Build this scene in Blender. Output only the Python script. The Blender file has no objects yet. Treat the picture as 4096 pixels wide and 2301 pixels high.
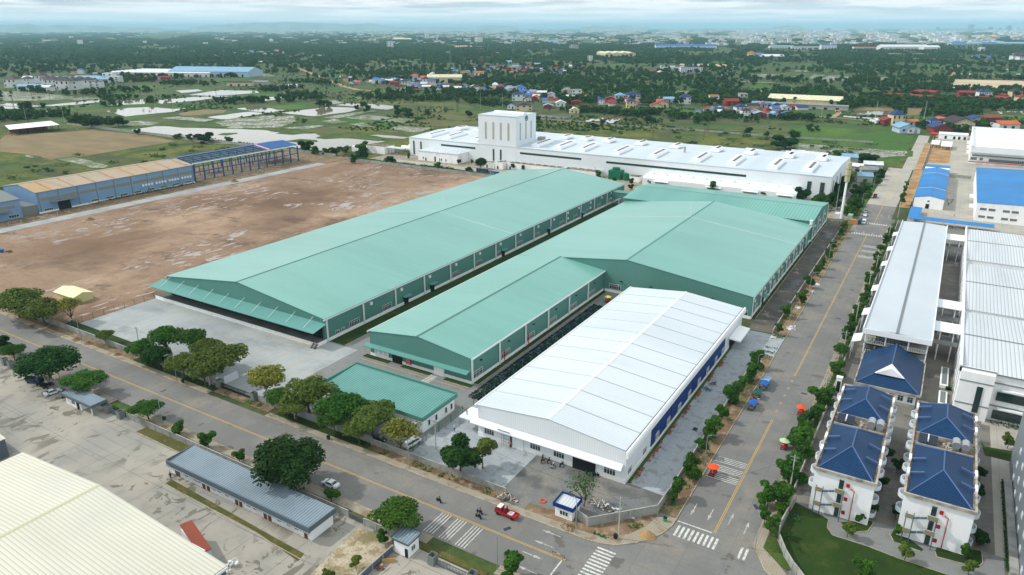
import bpy, math, random
from mathutils import Vector, Matrix
R=random.Random(7)
C=bpy.context.scene.collection
sc=bpy.context.scene
HAZE=5.0e-5
# ------------------------------------------------------------------ camera
FX=1797.07
RT=Vector((0.8548332592,0.5189017208,-0.0010503)); UP=Vector((-0.1768925237,0.2933125379,0.9395088)); FW=Vector((-0.4878208011,0.8029375811,-0.3425231477))
CAMP=Vector((0,0,100))
cam=bpy.data.cameras.new('camera'); co=bpy.data.objects.new('camera',cam); C.objects.link(co)
cam.sensor_width=36; cam.lens=FX/2576*36; cam.clip_start=1; cam.clip_end=400000
mx=Matrix((RT,UP,-FW)).transposed().to_4x4(); mx.translation=CAMP; co.matrix_world=mx
sc.camera=co
# ------------------------------------------------------------------ light
SUNDIR=Vector((-1.0,-0.35,0.98)).normalized()      # towards the sun
el=math.asin(SUNDIR.z); 
w=bpy.data.worlds.new('World'); sc.world=w; w.use_nodes=True
nt=w.node_tree; N=nt.nodes; K=nt.links
for n in list(N): N.remove(n)
def nn(t,**k):
    n=N.new(t)
    for a,b in k.items(): setattr(n,a,b)
    return n
out=nn('ShaderNodeOutputWorld'); bg=nn('ShaderNodeBackground'); K.new(bg.outputs[0],out.inputs[0])
sky=nn('ShaderNodeTexSky',sky_type='NISHITA',sun_disc=False,sun_elevation=el,sun_rotation=math.atan2(SUNDIR.x,SUNDIR.y))
sky.air_density=1.0; sky.dust_density=2.0; sky.ozone_density=1.5; sky.altitude=100
SKYK=0.10
SKYB=1.0
bg.inputs[1].default_value=SKYK
geo=nn('ShaderNodeNewGeometry'); tc=nn('ShaderNodeTexCoord')
sep=nn('ShaderNodeSeparateXYZ'); K.new(tc.outputs['Generated'],sep.inputs[0])
zc=nn('ShaderNodeMath',operation='MAXIMUM'); K.new(sep.outputs[2],zc.inputs[0]); zc.inputs[1].default_value=0.0
za=nn('ShaderNodeMath',operation='ADD'); K.new(zc.outputs[0],za.inputs[0]); za.inputs[1].default_value=0.035
dx=nn('ShaderNodeMath',operation='DIVIDE'); K.new(sep.outputs[0],dx.inputs[0]); K.new(za.outputs[0],dx.inputs[1])
dy=nn('ShaderNodeMath',operation='DIVIDE'); K.new(sep.outputs[1],dy.inputs[0]); K.new(za.outputs[0],dy.inputs[1])
cmb=nn('ShaderNodeCombineXYZ'); K.new(dx.outputs[0],cmb.inputs[0]); K.new(dy.outputs[0],cmb.inputs[1])
n1=nn('ShaderNodeTexNoise'); n1.inputs['Scale'].default_value=0.42; n1.inputs['Detail'].default_value=7; n1.inputs['Roughness'].default_value=.58; K.new(cmb.outputs[0],n1.inputs['Vector'])
n2=nn('ShaderNodeTexNoise'); n2.inputs['Scale'].default_value=0.16; n2.inputs['Detail'].default_value=5; K.new(cmb.outputs[0],n2.inputs['Vector'])
r1=nn('ShaderNodeValToRGB'); r1.color_ramp.elements[0].position=.43; r1.color_ramp.elements[1].position=.57; K.new(n1.outputs[0],r1.inputs[0])
# cloud underside tones: grey blue to white
r2=nn('ShaderNodeValToRGB'); r2.color_ramp.elements[0].position=.36; r2.color_ramp.elements[1].position=.62
k_=1/SKYK
r2.color_ramp.elements[0].color=(.78*k_,.94*k_,1.06*k_,1); r2.color_ramp.elements[1].color=(1.2*k_,1.32*k_,1.38*k_,1)
K.new(n2.outputs[0],r2.inputs[0])
mixc=nn('ShaderNodeMix',data_type='RGBA'); K.new(r1.outputs[0],mixc.inputs[0]); K.new(r2.outputs[0],mixc.inputs[6])
mixc.inputs[7].default_value=(1.75*k_,1.82*k_,1.86*k_,1)
# sheet of cloud over blue sky, thin towards the horizon
cov=nn('ShaderNodeMapRange'); K.new(sep.outputs[2],cov.inputs[0]); cov.inputs[1].default_value=0.0; cov.inputs[2].default_value=0.05; cov.inputs[3].default_value=.75; cov.inputs[4].default_value=.88
hz=nn('ShaderNodeMapRange'); K.new(sep.outputs[2],hz.inputs[0]); hz.inputs[1].default_value=0.0; hz.inputs[2].default_value=0.03; hz.inputs[3].default_value=1; hz.inputs[4].default_value=0
mixs=nn('ShaderNodeMix',data_type='RGBA'); K.new(cov.outputs[0],mixs.inputs[0]); K.new(sky.outputs[0],mixs.inputs[6]); K.new(mixc.outputs[2],mixs.inputs[7])
mixh=nn('ShaderNodeMix',data_type='RGBA'); K.new(hz.outputs[0],mixh.inputs[0]); K.new(mixs.outputs[2],mixh.inputs[6]); mixh.inputs[7].default_value=(1.32*k_,1.52*k_,1.62*k_,1)
K.new(mixh.outputs[2],bg.inputs[0])
sl=bpy.data.lights.new('sun','SUN'); so=bpy.data.objects.new('sun',sl); C.objects.link(so)
sl.energy=3.5; sl.angle=math.radians(2.0); sl.color=(1.0,.965,.90)
so.rotation_euler=SUNDIR.to_track_quat('Z','Y').to_euler(); so.location=(-50,0,300)
sc.view_settings.view_transform='Standard'; sc.view_settings.look='None'; sc.view_settings.gamma=1; sc.view_settings.exposure=-0.42
sc.cycles.max_bounces=6; sc.cycles.diffuse_bounces=3; sc.cycles.glossy_bounces=3; sc.cycles.transparent_max_bounces=12
sc.cycles.volume_bounces=3
try: sc.cycles.use_denoising=True
except Exception: pass
# ------------------------------------------------------------------ picture point -> ground point (survey helpers)
def at(P,z=0.0):
    d=RT*(P[0]-1288)+UP*(723.5-P[1])+FW*FX
    t=(z-100)/d.z
    return CAMP+d*t
def ZZ(x0,y0,s=1100/2567):
    def f(x,y): return ((x0+x*s)*2576/4096,(y0+y*s)*2576/4096)
    return f
TL=ZZ(0,0);TM=ZZ(1000,0);TC=ZZ(2000,0);TR=ZZ(2996,0);L2=ZZ(0,500);L3=ZZ(0,1100);L4=ZZ(0,1681);M4=ZZ(1000,1681);M3=ZZ(1000,1150)
C4=ZZ(2000,1681);R4=ZZ(2996,1681);R3=ZZ(2996,1100);R2=ZZ(2996,500);M2=ZZ(1600,400);C2=ZZ(2400,500);C3=ZZ(2000,1100)
XR=ZZ(3400,150,696/2569);XM=ZZ(1400,250,800/2572);XL=ZZ(0,250,800/2572)
def G(fn,pts,z=0): return [tuple(at(fn(*p),z)[:2]) for p in pts]
# ------------------------------------------------------------------ mesh builder
class MB:
    def __init__(s): s.v=[];s.f=[]
    def add(s,vs,fs):
        b=len(s.v); s.v+=[tuple(v) for v in vs]; s.f+=[tuple(b+i for i in f) for f in fs]; return s
    def box(s,x0,x1,y0,y1,z0,z1):
        return s.add([(x0,y0,z0),(x1,y0,z0),(x1,y1,z0),(x0,y1,z0),(x0,y0,z1),(x1,y0,z1),(x1,y1,z1),(x0,y1,z1)],
          [(0,3,2,1),(4,5,6,7),(0,1,5,4),(1,2,6,5),(2,3,7,6),(3,0,4,7)])
    def obox(s,p,ax,l,wd,z0,z1):
        ax=Vector((ax[0],ax[1],0)).normalized(); n=Vector((-ax.y,ax.x,0)); p=Vector((p[0],p[1],0)); vs=[]
        for z in (z0,z1):
            for a,b in ((-1,-1),(1,-1),(1,1),(-1,1)):
                q=p+ax*l*a/2+n*wd*b/2; vs.append((q.x,q.y,z))
        return s.add(vs,[(0,3,2,1),(4,5,6,7),(0,1,5,4),(1,2,6,5),(2,3,7,6),(3,0,4,7)])
    def poly(s,pts,z):
        a=sum(pts[i][0]*pts[(i+1)%len(pts)][1]-pts[(i+1)%len(pts)][0]*pts[i][1] for i in range(len(pts)))
        if a<0: pts=pts[::-1]
        return s.add([(p[0],p[1],z) for p in pts],[tuple(range(len(pts)))])
    def prism(s,pts,z0,z1):
        a=sum(pts[i][0]*pts[(i+1)%len(pts)][1]-pts[(i+1)%len(pts)][0]*pts[i][1] for i in range(len(pts)))
        if a<0: pts=pts[::-1]
        n=len(pts)
        return s.add([(p[0],p[1],z0) for p in pts]+[(p[0],p[1],z1) for p in pts],
            [tuple(range(n-1,-1,-1)),tuple(range(n,2*n))]+[(i,(i+1)%n,n+(i+1)%n,n+i) for i in range(n)])
    def slab(s,p,t=0.15):
        """thick sheet through four 3D corners, t thick downwards"""
        p=[Vector(q) for q in p]; q=[v-Vector((0,0,t)) for v in p]
        return s.add(p+q,[(0,1,2,3),(7,6,5,4)]+[(i,4+i,4+(i+1)%4,(i+1)%4) for i in range(4)])
    def tube(s,p0,p1,r0,r1=None,n=6,cap=True):
        r1=r0 if r1 is None else r1; p0=Vector(p0);p1=Vector(p1); d=(p1-p0)
        if d.length<1e-6: return s
        d.normalize(); a=d.orthogonal().normalized(); b=d.cross(a); vs=[]
        for p,r in ((p0,r0),(p1,r1)):
            for i in range(n):
                t=2*math.pi*i/n; vs.append(p+a*math.cos(t)*r+b*math.sin(t)*r)
        fs=[(i,(i+1)%n,n+(i+1)%n,n+i) for i in range(n)]
        if cap: fs+=[tuple(range(n-1,-1,-1)),tuple(range(n,2*n))]
        return s.add(vs,fs)
    def path(s,pts,r,n=5):
        for a,b in zip(pts,pts[1:]): s.tube(a,b,r,r,n)
        return s
    def build(s,name,mat,parent=None,loc=None,smooth=False):
        me=bpy.data.meshes.new(name); me.from_pydata(s.v,[],s.f); me.update()
        if smooth:
            for p in me.polygons: p.use_smooth=True
        if mat is not None:
            for m in (mat if isinstance(mat,(list,tuple)) else [mat]): me.materials.append(m)
        o=bpy.data.objects.new(name,me); C.objects.link(o)
        if parent is not None: o.parent=parent
        if loc is not None: o.location=loc
        return o
def tag(o,label=None,cat=None,group=None,kind=None):
    if label: o['label']=label
    if cat: o['category']=cat
    if group: o['group']=group
    if kind: o['kind']=kind
    return o
def thing(name,label,cat,loc=(0,0,0),rz=0,group=None,sc_=None):
    o=bpy.data.objects.new(name,None); C.objects.link(o); o.location=loc; o.rotation_euler=(0,0,rz); o.empty_display_size=.5
    if sc_: o.scale=sc_
    return tag(o,label,cat,group)
KID={}
def kids(o): return KID.get(o.name) or [c for c in o.children]
def dup(o,loc,rz=0,label=None,group=None,scale=None,cat=None):
    def cp(a,par):
        c=a.copy(); C.objects.link(c); c.parent=par
        for ch in TREE.get(a.name,[]): cp(ch,c)
        return c
    c=cp(o,None); c.location=loc; c.rotation_euler=(0,0,rz)
    if scale is not None: c.scale=scale if isinstance(scale,tuple) else (scale,)*3
    if label: c['label']=label
    if group: c['group']=group
    return c
TREE={}
def proto(o):
    """remember children of a finished thing so that it can be copied quickly"""
    def rec(a):
        ch=[c for c in bpy.data.objects if c.parent==a]; TREE[a.name]=ch
        for c in ch: rec(c)
    rec(o); return o
# ------------------------------------------------------------------ materials
def S(r,g,b):
    f=lambda c:(c/255/12.92 if c/255<=.04045 else ((c/255+.055)/1.055)**2.4)
    return (f(r),f(g),f(b),1)
MATS={}
def mat(name,col,rough=.7,layers=(),metal=0,bump=None,rib=None,rnd=0,spec=None,transl=0,gain=1.0):
    """layers: dict(c=colour,s=scale,lo,hi,st=(x,y,z) stretch,rot=angle,rough=..,kind='noise'|'brick'|'cells',w,h,m)
       rib=(axis,pitch,strength,colour factor)"""
    if name in MATS: return MATS[name]
    gn_=lambda c:tuple(q*gain for q in c[:3])+(1,)
    col=gn_(col); layers=[dict(l,c=gn_(l['c'])) for l in layers]
    m=bpy.data.materials.new(name); m.use_nodes=True; t=m.node_tree; NN=t.nodes; L=t.links
    P=NN['Principled BSDF']; P.inputs['Roughness'].default_value=rough; P.inputs['Metallic'].default_value=metal
    P.inputs['Specular IOR Level'].default_value=.22 if spec is None else spec
    g=NN.new('ShaderNodeNewGeometry'); cur=None; curR=None
    c0=NN.new('ShaderNodeRGB'); c0.outputs[0].default_value=col; cur=c0.outputs[0]
    r0=NN.new('ShaderNodeValue'); r0.outputs[0].default_value=rough; curR=r0.outputs[0]; anyR=False
    for l in layers:
        mp=NN.new('ShaderNodeMapping'); mp.vector_type='POINT'; L.new(g.outputs['Position'],mp.inputs[0])
        mp.inputs['Rotation'].default_value=(0,0,l.get('rot',0)); mp.inputs['Scale'].default_value=l.get('st',(1,1,1)); mp.inputs['Location'].default_value=l.get('off',(0,0,0))
        kd=l.get('kind','noise')
        if kd=='brick':
            b=NN.new('ShaderNodeTexBrick'); b.offset=l.get('o',.5); b.inputs['Scale'].default_value=1; b.inputs['Brick Width'].default_value=l['w']; b.inputs['Row Height'].default_value=l['h']; b.inputs['Mortar Size'].default_value=l['m']; b.inputs['Mortar Smooth'].default_value=.1
            L.new(mp.outputs[0],b.inputs['Vector']); fac=b.outputs['Fac']
        elif kd=='cells':
            v=NN.new('ShaderNodeTexVoronoi'); v.distance=l.get('metric','CHEBYCHEV'); v.inputs['Scale'].default_value=l['s']; v.inputs['Randomness'].default_value=l.get('rand',.8); L.new(mp.outputs[0],v.inputs['Vector'])
            sp=NN.new('ShaderNodeSeparateColor'); L.new(v.outputs['Color'],sp.inputs[0])
            mr=NN.new('ShaderNodeMapRange'); L.new(sp.outputs[l.get('ch',0)],mr.inputs[0]); mr.inputs[1].default_value=l['lo']; mr.inputs[2].default_value=l['hi']; fac=mr.outputs[0]
        elif kd=='edges':
            v=NN.new('ShaderNodeTexVoronoi'); v.feature='DISTANCE_TO_EDGE'; v.inputs['Scale'].default_value=l['s']; v.inputs['Randomness'].default_value=l.get('rand',.8); L.new(mp.outputs[0],v.inputs['Vector'])
            mr=NN.new('ShaderNodeMapRange'); L.new(v.outputs['Distance'],mr.inputs[0]); mr.inputs[1].default_value=l['hi']; mr.inputs[2].default_value=l['lo']; fac=mr.outputs[0]
        elif kd=='wave':
            v=NN.new('ShaderNodeTexWave'); v.bands_direction=l.get('dir','X'); v.inputs['Scale'].default_value=.314/l['p']; v.inputs['Distortion'].default_value=l.get('dist',0); v.inputs['Detail'].default_value=l.get('detail',0); v.inputs['Detail Scale'].default_value=l.get('ds',1.0); L.new(mp.outputs[0],v.inputs['Vector'])
            mr=NN.new('ShaderNodeMapRange'); L.new(v.outputs['Fac'],mr.inputs[0]); mr.inputs[1].default_value=l['lo']; mr.inputs[2].default_value=l['hi']; fac=mr.outputs[0]
        else:
            n=NN.new('ShaderNodeTexNoise'); n.inputs['Scale'].default_value=l['s']; n.inputs['Detail'].default_value=l.get('detail',5); n.inputs['Roughness'].default_value=l.get('nr',.55); n.inputs['Distortion'].default_value=l.get('dist',0)
            L.new(mp.outputs[0],n.inputs['Vector'])
            mr=NN.new('ShaderNodeMapRange'); L.new(n.outputs[0],mr.inputs[0]); mr.inputs[1].default_value=l['lo']; mr.inputs[2].default_value=l['hi']; fac=mr.outputs[0]
        if 'gate' in l:   # only where a second, broader noise is high
            s2,a2,b2=l['gate']; n=NN.new('ShaderNodeTexNoise'); n.inputs['Scale'].default_value=s2; n.inputs['Detail'].default_value=2; L.new(g.outputs['Position'],n.inputs['Vector'])
            mr=NN.new('ShaderNodeMapRange'); L.new(n.outputs[0],mr.inputs[0]); mr.inputs[1].default_value=a2; mr.inputs[2].default_value=b2
            mm=NN.new('ShaderNodeMath'); mm.operation='MULTIPLY'; L.new(fac,mm.inputs[0]); L.new(mr.outputs[0],mm.inputs[1]); fac=mm.outputs[0]
        if 'a' in l:
            mm=NN.new('ShaderNodeMath'); mm.operation='MULTIPLY'; L.new(fac,mm.inputs[0]); mm.inputs[1].default_value=l['a']; fac=mm.outputs[0]
        mi=NN.new('ShaderNodeMix'); mi.data_type='RGBA'; L.new(fac,mi.inputs[0]); L.new(cur,mi.inputs[6]); mi.inputs[7].default_value=l['c']; cur=mi.outputs[2]
        if 'rough' in l:
            anyR=True; mf=NN.new('ShaderNodeMix'); L.new(fac,mf.inputs[0]); L.new(curR,mf.inputs[2]); mf.inputs[3].default_value=l['rough']; curR=mf.outputs[0]
    if rnd:
        oi=NN.new('ShaderNodeObjectInfo'); mr=NN.new('ShaderNodeMapRange'); L.new(oi.outputs['Random'],mr.inputs[0]); mr.inputs[3].default_value=1-rnd; mr.inputs[4].default_value=1+rnd
        hs=NN.new('ShaderNodeHueSaturation'); L.new(mr.outputs[0],hs.inputs['Value']); L.new(cur,hs.inputs['Color']); cur=hs.outputs[0]
        mh=NN.new('ShaderNodeMapRange'); mu=NN.new('ShaderNodeMath'); mu.operation='FRACT'; m3=NN.new('ShaderNodeMath'); m3.operation='MULTIPLY'; m3.inputs[1].default_value=7.31
        L.new(oi.outputs['Random'],m3.inputs[0]); L.new(m3.outputs[0],mu.inputs[0]); L.new(mu.outputs[0],mh.inputs[0]); mh.inputs[3].default_value=.5-rnd*.08; mh.inputs[4].default_value=.5+rnd*.06; L.new(mh.outputs[0],hs.inputs['Hue'])
    nrm=None
    if rib:
        ax,p,st,cf=rib
        mp=NN.new('ShaderNodeMapping'); L.new(g.outputs['Position'],mp.inputs[0])
        wv=NN.new('ShaderNodeTexWave'); L.new(mp.outputs[0],wv.inputs['Vector'])
        if ax=='W': mp.inputs['Scale'].default_value=(1,1,0); wv.bands_direction='DIAGONAL'; wv.inputs['Scale'].default_value=.628/p
        else: wv.bands_direction=ax; wv.inputs['Scale'].default_value=.314/p
        b=NN.new('ShaderNodeBump'); b.inputs['Strength'].default_value=st; b.inputs['Distance'].default_value=.05; L.new(wv.outputs['Fac'],b.inputs['Height']); nrm=b.outputs[0]
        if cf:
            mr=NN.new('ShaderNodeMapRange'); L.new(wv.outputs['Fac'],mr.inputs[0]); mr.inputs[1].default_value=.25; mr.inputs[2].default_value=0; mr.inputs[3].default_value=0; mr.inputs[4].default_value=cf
            mi=NN.new('ShaderNodeMix'); mi.data_type='RGBA'; L.new(mr.outputs[0],mi.inputs[0]); L.new(cur,mi.inputs[6]); mi.inputs[7].default_value=tuple(c*.35 for c in col[:3])+(1,); cur=mi.outputs[2]  # shade in the rib grooves also put into the colour
    if bump:
        n=NN.new('ShaderNodeTexNoise'); n.inputs['Scale'].default_value=bump[0]; n.inputs['Detail'].default_value=4; L.new(g.outputs['Position'],n.inputs['Vector'])
        b=NN.new('ShaderNodeBump'); b.inputs['Strength'].default_value=bump[1]; b.inputs['Distance'].default_value=bump[2] if len(bump)>2 else .2; L.new(n.outputs[0],b.inputs['Height'])
        if nrm: L.new(nrm,b.inputs['Normal'])
        nrm=b.outputs[0]
    if nrm: L.new(nrm,P.inputs['Normal'])
    L.new(cur,P.inputs['Base Color'])
    if anyR: L.new(curR,P.inputs['Roughness'])
    if transl:
        tr=NN.new('ShaderNodeBsdfTranslucent'); L.new(cur,tr.inputs[0]); ms=NN.new('ShaderNodeMixShader'); ms.inputs[0].default_value=transl
        L.new(P.outputs[0],ms.inputs[1]); L.new(tr.outputs[0],ms.inputs[2]); L.new(ms.outputs[0],NN['Material Output'].inputs[0])
    MATS[name]=m; return m
LY=lambda **k:k
# ------------------------------------------------------------------ ground materials
g_far=mat('field_mosaic',S(78,106,44),.9,[
  LY(kind='cells',s=.017,lo=.3,hi=.55,c=S(100,108,60),rand=.75,rot=.15),
  LY(kind='cells',s=.017,lo=.78,hi=.82,c=S(76,116,44),rand=.75,rot=.15),
  LY(kind='cells',s=.017,lo=.60,hi=.66,ch=1,c=S(98,92,64),rand=.75,rot=.15,a=.8),
  LY(kind='cells',s=.0031,lo=.5,hi=.7,ch=2,c=S(62,88,42),rand=.9,a=.7),
  LY(kind='edges',s=.017,lo=.02,hi=.05,c=S(58,80,38),rand=.75,rot=.15,a=.7),
  LY(s=.02,lo=.5,hi=.66,c=S(62,84,40),a=.8,detail=8),
  LY(s=.09,lo=.50,hi=.60,c=S(52,78,38),a=.75,detail=9,nr=.7,gate=(.006,.40,.55)),
  LY(s=.3,lo=.5,hi=.62,c=S(60,82,40),a=.7,detail=6)],gain=0.78)
m_scrub=mat('scrub',S(92,108,48),.95,[LY(s=.02,lo=.42,hi=.6,c=S(122,126,52),detail=6),LY(s=.035,lo=.5,hi=.62,c=S(84,86,56),detail=6,a=.85),LY(s=.03,lo=.53,hi=.66,c=S(58,84,36),detail=7,off=(40,9,0)),LY(s=.22,lo=.5,hi=.6,c=S(62,78,38),a=.75,detail=8,nr=.7)],bump=(.8,.8,.8),gain=0.74)
m_green=mat('rice_green',S(80,126,44),.95,[LY(s=.015,lo=.45,hi=.6,c=S(108,140,52),detail=5),LY(s=.03,lo=.52,hi=.64,c=S(70,96,50),detail=6,a=.8),LY(s=.25,lo=.48,hi=.62,c=S(64,98,42),a=.65,detail=7)],gain=0.62)
m_paddy=mat('stubble',S(116,116,64),.95,[LY(s=.03,lo=.42,hi=.6,c=S(100,96,62),detail=6),LY(s=.02,lo=.52,hi=.62,c=S(84,110,48),detail=6),LY(s=.6,lo=.45,hi=.65,c=S(88,92,50),a=.6)],gain=0.8)
m_bund=mat('bank_grass',S(84,110,46),.95,[LY(s=.05,lo=.45,hi=.62,c=S(64,88,38),detail=6),LY(s=.4,lo=.5,hi=.7,c=S(110,112,60),a=.6)],bump=(.6,.8,.8),gain=0.75)
WCOL=S(132,124,108)
m_water=mat('water',WCOL,.06,[LY(s=.01,lo=.4,hi=.7,c=S(140,122,100))],bump=(.25,.04,.3),spec=.8)
m_flood=mat('flooded_paddy',WCOL,.07,[LY(s=.55,lo=.47,hi=.53,c=S(88,98,52),rough=.9,detail=6,st=(1,.5,1),a=.95),LY(s=.05,lo=.46,hi=.58,c=S(80,96,48),rough=.9,detail=6,a=.9)],spec=.8)
m_dry=mat('brown_plot',S(150,132,98),.95,[LY(s=.05,lo=.4,hi=.65,c=S(128,112,80),detail=7,st=(.4,1,1)),LY(s=.2,lo=.55,hi=.7,c=S(110,104,70),a=.5,st=(.3,1,1)),LY(s=2,lo=.3,hi=.7,c=S(120,104,76),a=.4)],gain=0.85)
m_sand=mat('sand_lot',S(200,182,156),.95,[LY(s=.03,lo=.4,hi=.65,c=S(178,158,130),detail=7,st=(.3,1,1)),LY(s=.2,lo=.5,hi=.7,c=S(160,144,116),a=.5,st=(.2,1,1))])
m_mud=mat('mud',S(160,134,110),.9,[
  LY(s=.012,lo=.42,hi=.6,c=S(134,106,84),detail=7),
  LY(s=.03,lo=.50,hi=.66,c=S(184,156,130),detail=7,st=(1,.5,1)),
  LY(s=.02,lo=.52,hi=.66,c=S(112,88,70),detail=9,nr=.65,off=(13,50,0),a=.9),
  LY(s=.16,lo=.50,hi=.68,c=S(130,102,80),detail=8,nr=.7,a=.65,st=(.6,1,1)),
  LY(s=.05,lo=.56,hi=.64,c=S(96,80,66),detail=9,nr=.7,off=(77,3,0),a=.7,st=(.7,1.3,1)),
  LY(s=1.2,lo=.5,hi=.8,c=S(120,96,76),a=.5,detail=6),
  LY(s=.13,lo=.56,hi=.58,c=S(170,154,146),rough=.12,detail=7,nr=.65,st=(1.2,.6,1),dist=1.6,gate=(.022,.53,.57)),
  LY(s=.3,lo=.60,hi=.62,c=S(176,160,150),rough=.15,detail=5,st=(1.6,.3,1),gate=(.016,.51,.55))],bump=(.5,.5,.4),gain=0.82)
m_dirt=mat('dirt',S(146,122,96),.95,[LY(s=.2,lo=.4,hi=.62,c=S(120,98,76),detail=7),LY(s=.5,lo=.52,hi=.66,c=S(166,146,122),detail=6),LY(s=.12,lo=.54,hi=.64,c=S(88,98,52),detail=8,a=.8)],bump=(1.2,.6,.3),gain=0.85)
m_gravel=mat('gravel',S(122,124,122),.95,[LY(s=.1,lo=.45,hi=.62,c=S(144,138,126),detail=6),LY(s=.13,lo=.5,hi=.62,c=S(98,98,94),detail=7,off=(9,2,0)),LY(s=4,lo=.35,hi=.65,c=S(92,94,94),a=.6,detail=3)],bump=(3,.6,.1))
JT=lambda w,h,m=.04,a=.5,**k:LY(kind='brick',w=w,h=h,m=m,o=0,c=S(84,84,80),a=a,**k)
m_road=mat('road_concrete',S(142,140,135),.85,[
  LY(s=.05,lo=.42,hi=.6,c=S(128,128,126),detail=6),LY(s=.09,lo=.52,hi=.7,c=S(154,146,134),detail=7,off=(7,7,0)),
  LY(s=.25,lo=.5,hi=.75,c=S(116,115,112),detail=8,a=.6),LY(s=1.5,lo=.4,hi=.7,c=S(124,121,116),a=.45,detail=4),
  JT(7.8,5.5,.045,.45),
  LY(s=.035,lo=.56,hi=.60,c=S(124,122,118),detail=6,a=.55,st=(1,.5,1)),
  LY(s=.16,lo=.64,hi=.66,c=S(100,96,88),rough=.4,detail=6,a=.7)],gain=0.8)
m_road2=mat('road_concrete_new',S(186,180,166),.85,[LY(s=.05,lo=.4,hi=.6,c=S(172,168,158),detail=6),JT(4,6,.05,.35),LY(s=.2,lo=.5,hi=.7,c=S(160,156,146),a=.5)],gain=0.88)
m_yard=mat('yard_concrete',S(166,170,168),.85,[
  LY(s=.04,lo=.42,hi=.6,c=S(150,155,156),detail=7),LY(s=.10,lo=.5,hi=.7,c=S(132,138,140),detail=9,nr=.65,st=(.5,1,1)),
  LY(s=.5,lo=.5,hi=.75,c=S(140,144,144),detail=8,a=.55,st=(2,.3,1)),JT(4,30,.05,.28),LY(s=.06,lo=.58,hi=.64,c=S(132,134,130),detail=6,a=.5)])
m_yardW=mat('yard_concrete_wet',S(156,162,166),.8,[LY(s=.1,lo=.45,hi=.6,c=S(158,164,168),detail=7),JT(4,5.5,.05,.4),LY(s=.35,lo=.56,hi=.6,c=S(132,134,130),detail=6,rough=.3,a=.8),LY(s=.5,lo=.5,hi=.7,c=S(172,176,176),a=.6,detail=7)])
m_yardN=mat('yard_concrete_stained',S(164,157,145),.85,[
  LY(s=.05,lo=.42,hi=.6,c=S(148,146,138),detail=6),LY(s=.2,lo=.5,hi=.75,c=S(134,132,124),detail=8,a=.6),JT(11,11,.05,.75),
  LY(kind='wave',p=3.3,dir='Y',dist=26,detail=2,ds=.05,lo=.93,hi=1,c=S(120,116,108),a=.4,gate=(.05,.5,.6)),
  LY(s=.16,lo=.575,hi=.583,c=S(100,96,82),rough=.25,detail=5,dist=1.1,st=(1,.55,1),a=.8,gate=(.035,.43,.49)),
  LY(s=.3,lo=.60,hi=.608,c=S(98,94,80),rough=.2,detail=5,dist=1.3,a=.85,off=(31,0,0),gate=(.03,.44,.5))])
m_pave=mat('brick_paving',S(136,138,135),.85,[LY(s=.08,lo=.42,hi=.62,c=S(132,134,132),detail=7),LY(s=1.2,lo=.4,hi=.7,c=S(118,118,114),a=.5,detail=4,st=(.3,1,1)),LY(kind='brick',w=.8,h=.4,m=.05,c=S(96,98,96),a=.55),LY(s=.2,lo=.56,hi=.64,c=S(112,110,104),a=.7,detail=7)])
m_pave2=mat('pavers_old',S(160,152,136),.9,[LY(s=.25,lo=.42,hi=.62,c=S(156,146,128),detail=7),LY(kind='brick',w=.5,h=.5,o=0,m=.05,c=S(110,100,84),a=.45),LY(s=.3,lo=.53,hi=.62,c=S(130,110,84),a=.8,detail=8)],bump=(2,.4,.1))
m_kerb=mat('kerb',S(176,166,146),.9,[LY(s=.5,lo=.4,hi=.65,c=S(146,134,112),detail=6),LY(kind='brick',w=1,h=50,m=.04,o=0,c=S(110,104,90),a=.6)])
m_lawn=mat('lawn',S(62,90,32),.95,[LY(s=.08,lo=.42,hi=.6,c=S(50,76,26),detail=6),LY(s=.2,lo=.54,hi=.68,c=S(100,112,50),detail=6,a=.6),LY(s=3,lo=.4,hi=.7,c=S(48,74,26),a=.6,detail=4)],bump=(6,.6,.1),gain=0.58)
m_lawnD=mat('lawn_dry',S(112,108,58),.95,[LY(s=.15,lo=.42,hi=.6,c=S(92,96,46),detail=7),LY(s=.5,lo=.5,hi=.65,c=S(132,120,78),detail=6),LY(s=3,lo=.4,hi=.7,c=S(74,80,38),a=.6,detail=4)],bump=(4,.7,.12),gain=0.7)
m_tar=mat('dark_hardcore',S(84,82,78),.9,[LY(s=.1,lo=.42,hi=.6,c=S(104,98,88),detail=8),LY(s=.12,lo=.54,hi=.62,c=S(58,58,58),detail=7,rough=.3),LY(s=.2,lo=.6,hi=.66,c=S(150,142,128),detail=7,a=.7)],bump=(1,.5,.2))
m_rubble=mat('pale_rubble_ground',S(186,174,150),.95,[LY(s=.4,lo=.45,hi=.6,c=S(150,134,104),detail=8),LY(s=.15,lo=.52,hi=.62,c=S(124,116,76),detail=8,a=.8),LY(s=2,lo=.5,hi=.7,c=S(120,108,84),a=.7)],bump=(2.5,.9,.2))
m_asph=mat('grey_lane',S(122,118,110),.85,[LY(s=.1,lo=.45,hi=.6,c=S(106,104,98),detail=7),LY(s=.14,lo=.56,hi=.59,c=S(74,76,76),rough=.15,detail=5,a=.8),JT(3,3,.05,.3),LY(s=1,lo=.4,hi=.7,c=S(136,128,114),a=.4)])
m_yel=mat('yellow_paint',S(206,166,70),.7,[LY(s=2.5,lo=.56,hi=.66,c=S(160,146,112),detail=6)])
m_wht=mat('white_paint_worn',S(206,206,200),.7,[LY(s=2.2,lo=.52,hi=.58,c=S(160,156,148),detail=7,a=.85)])
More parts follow.
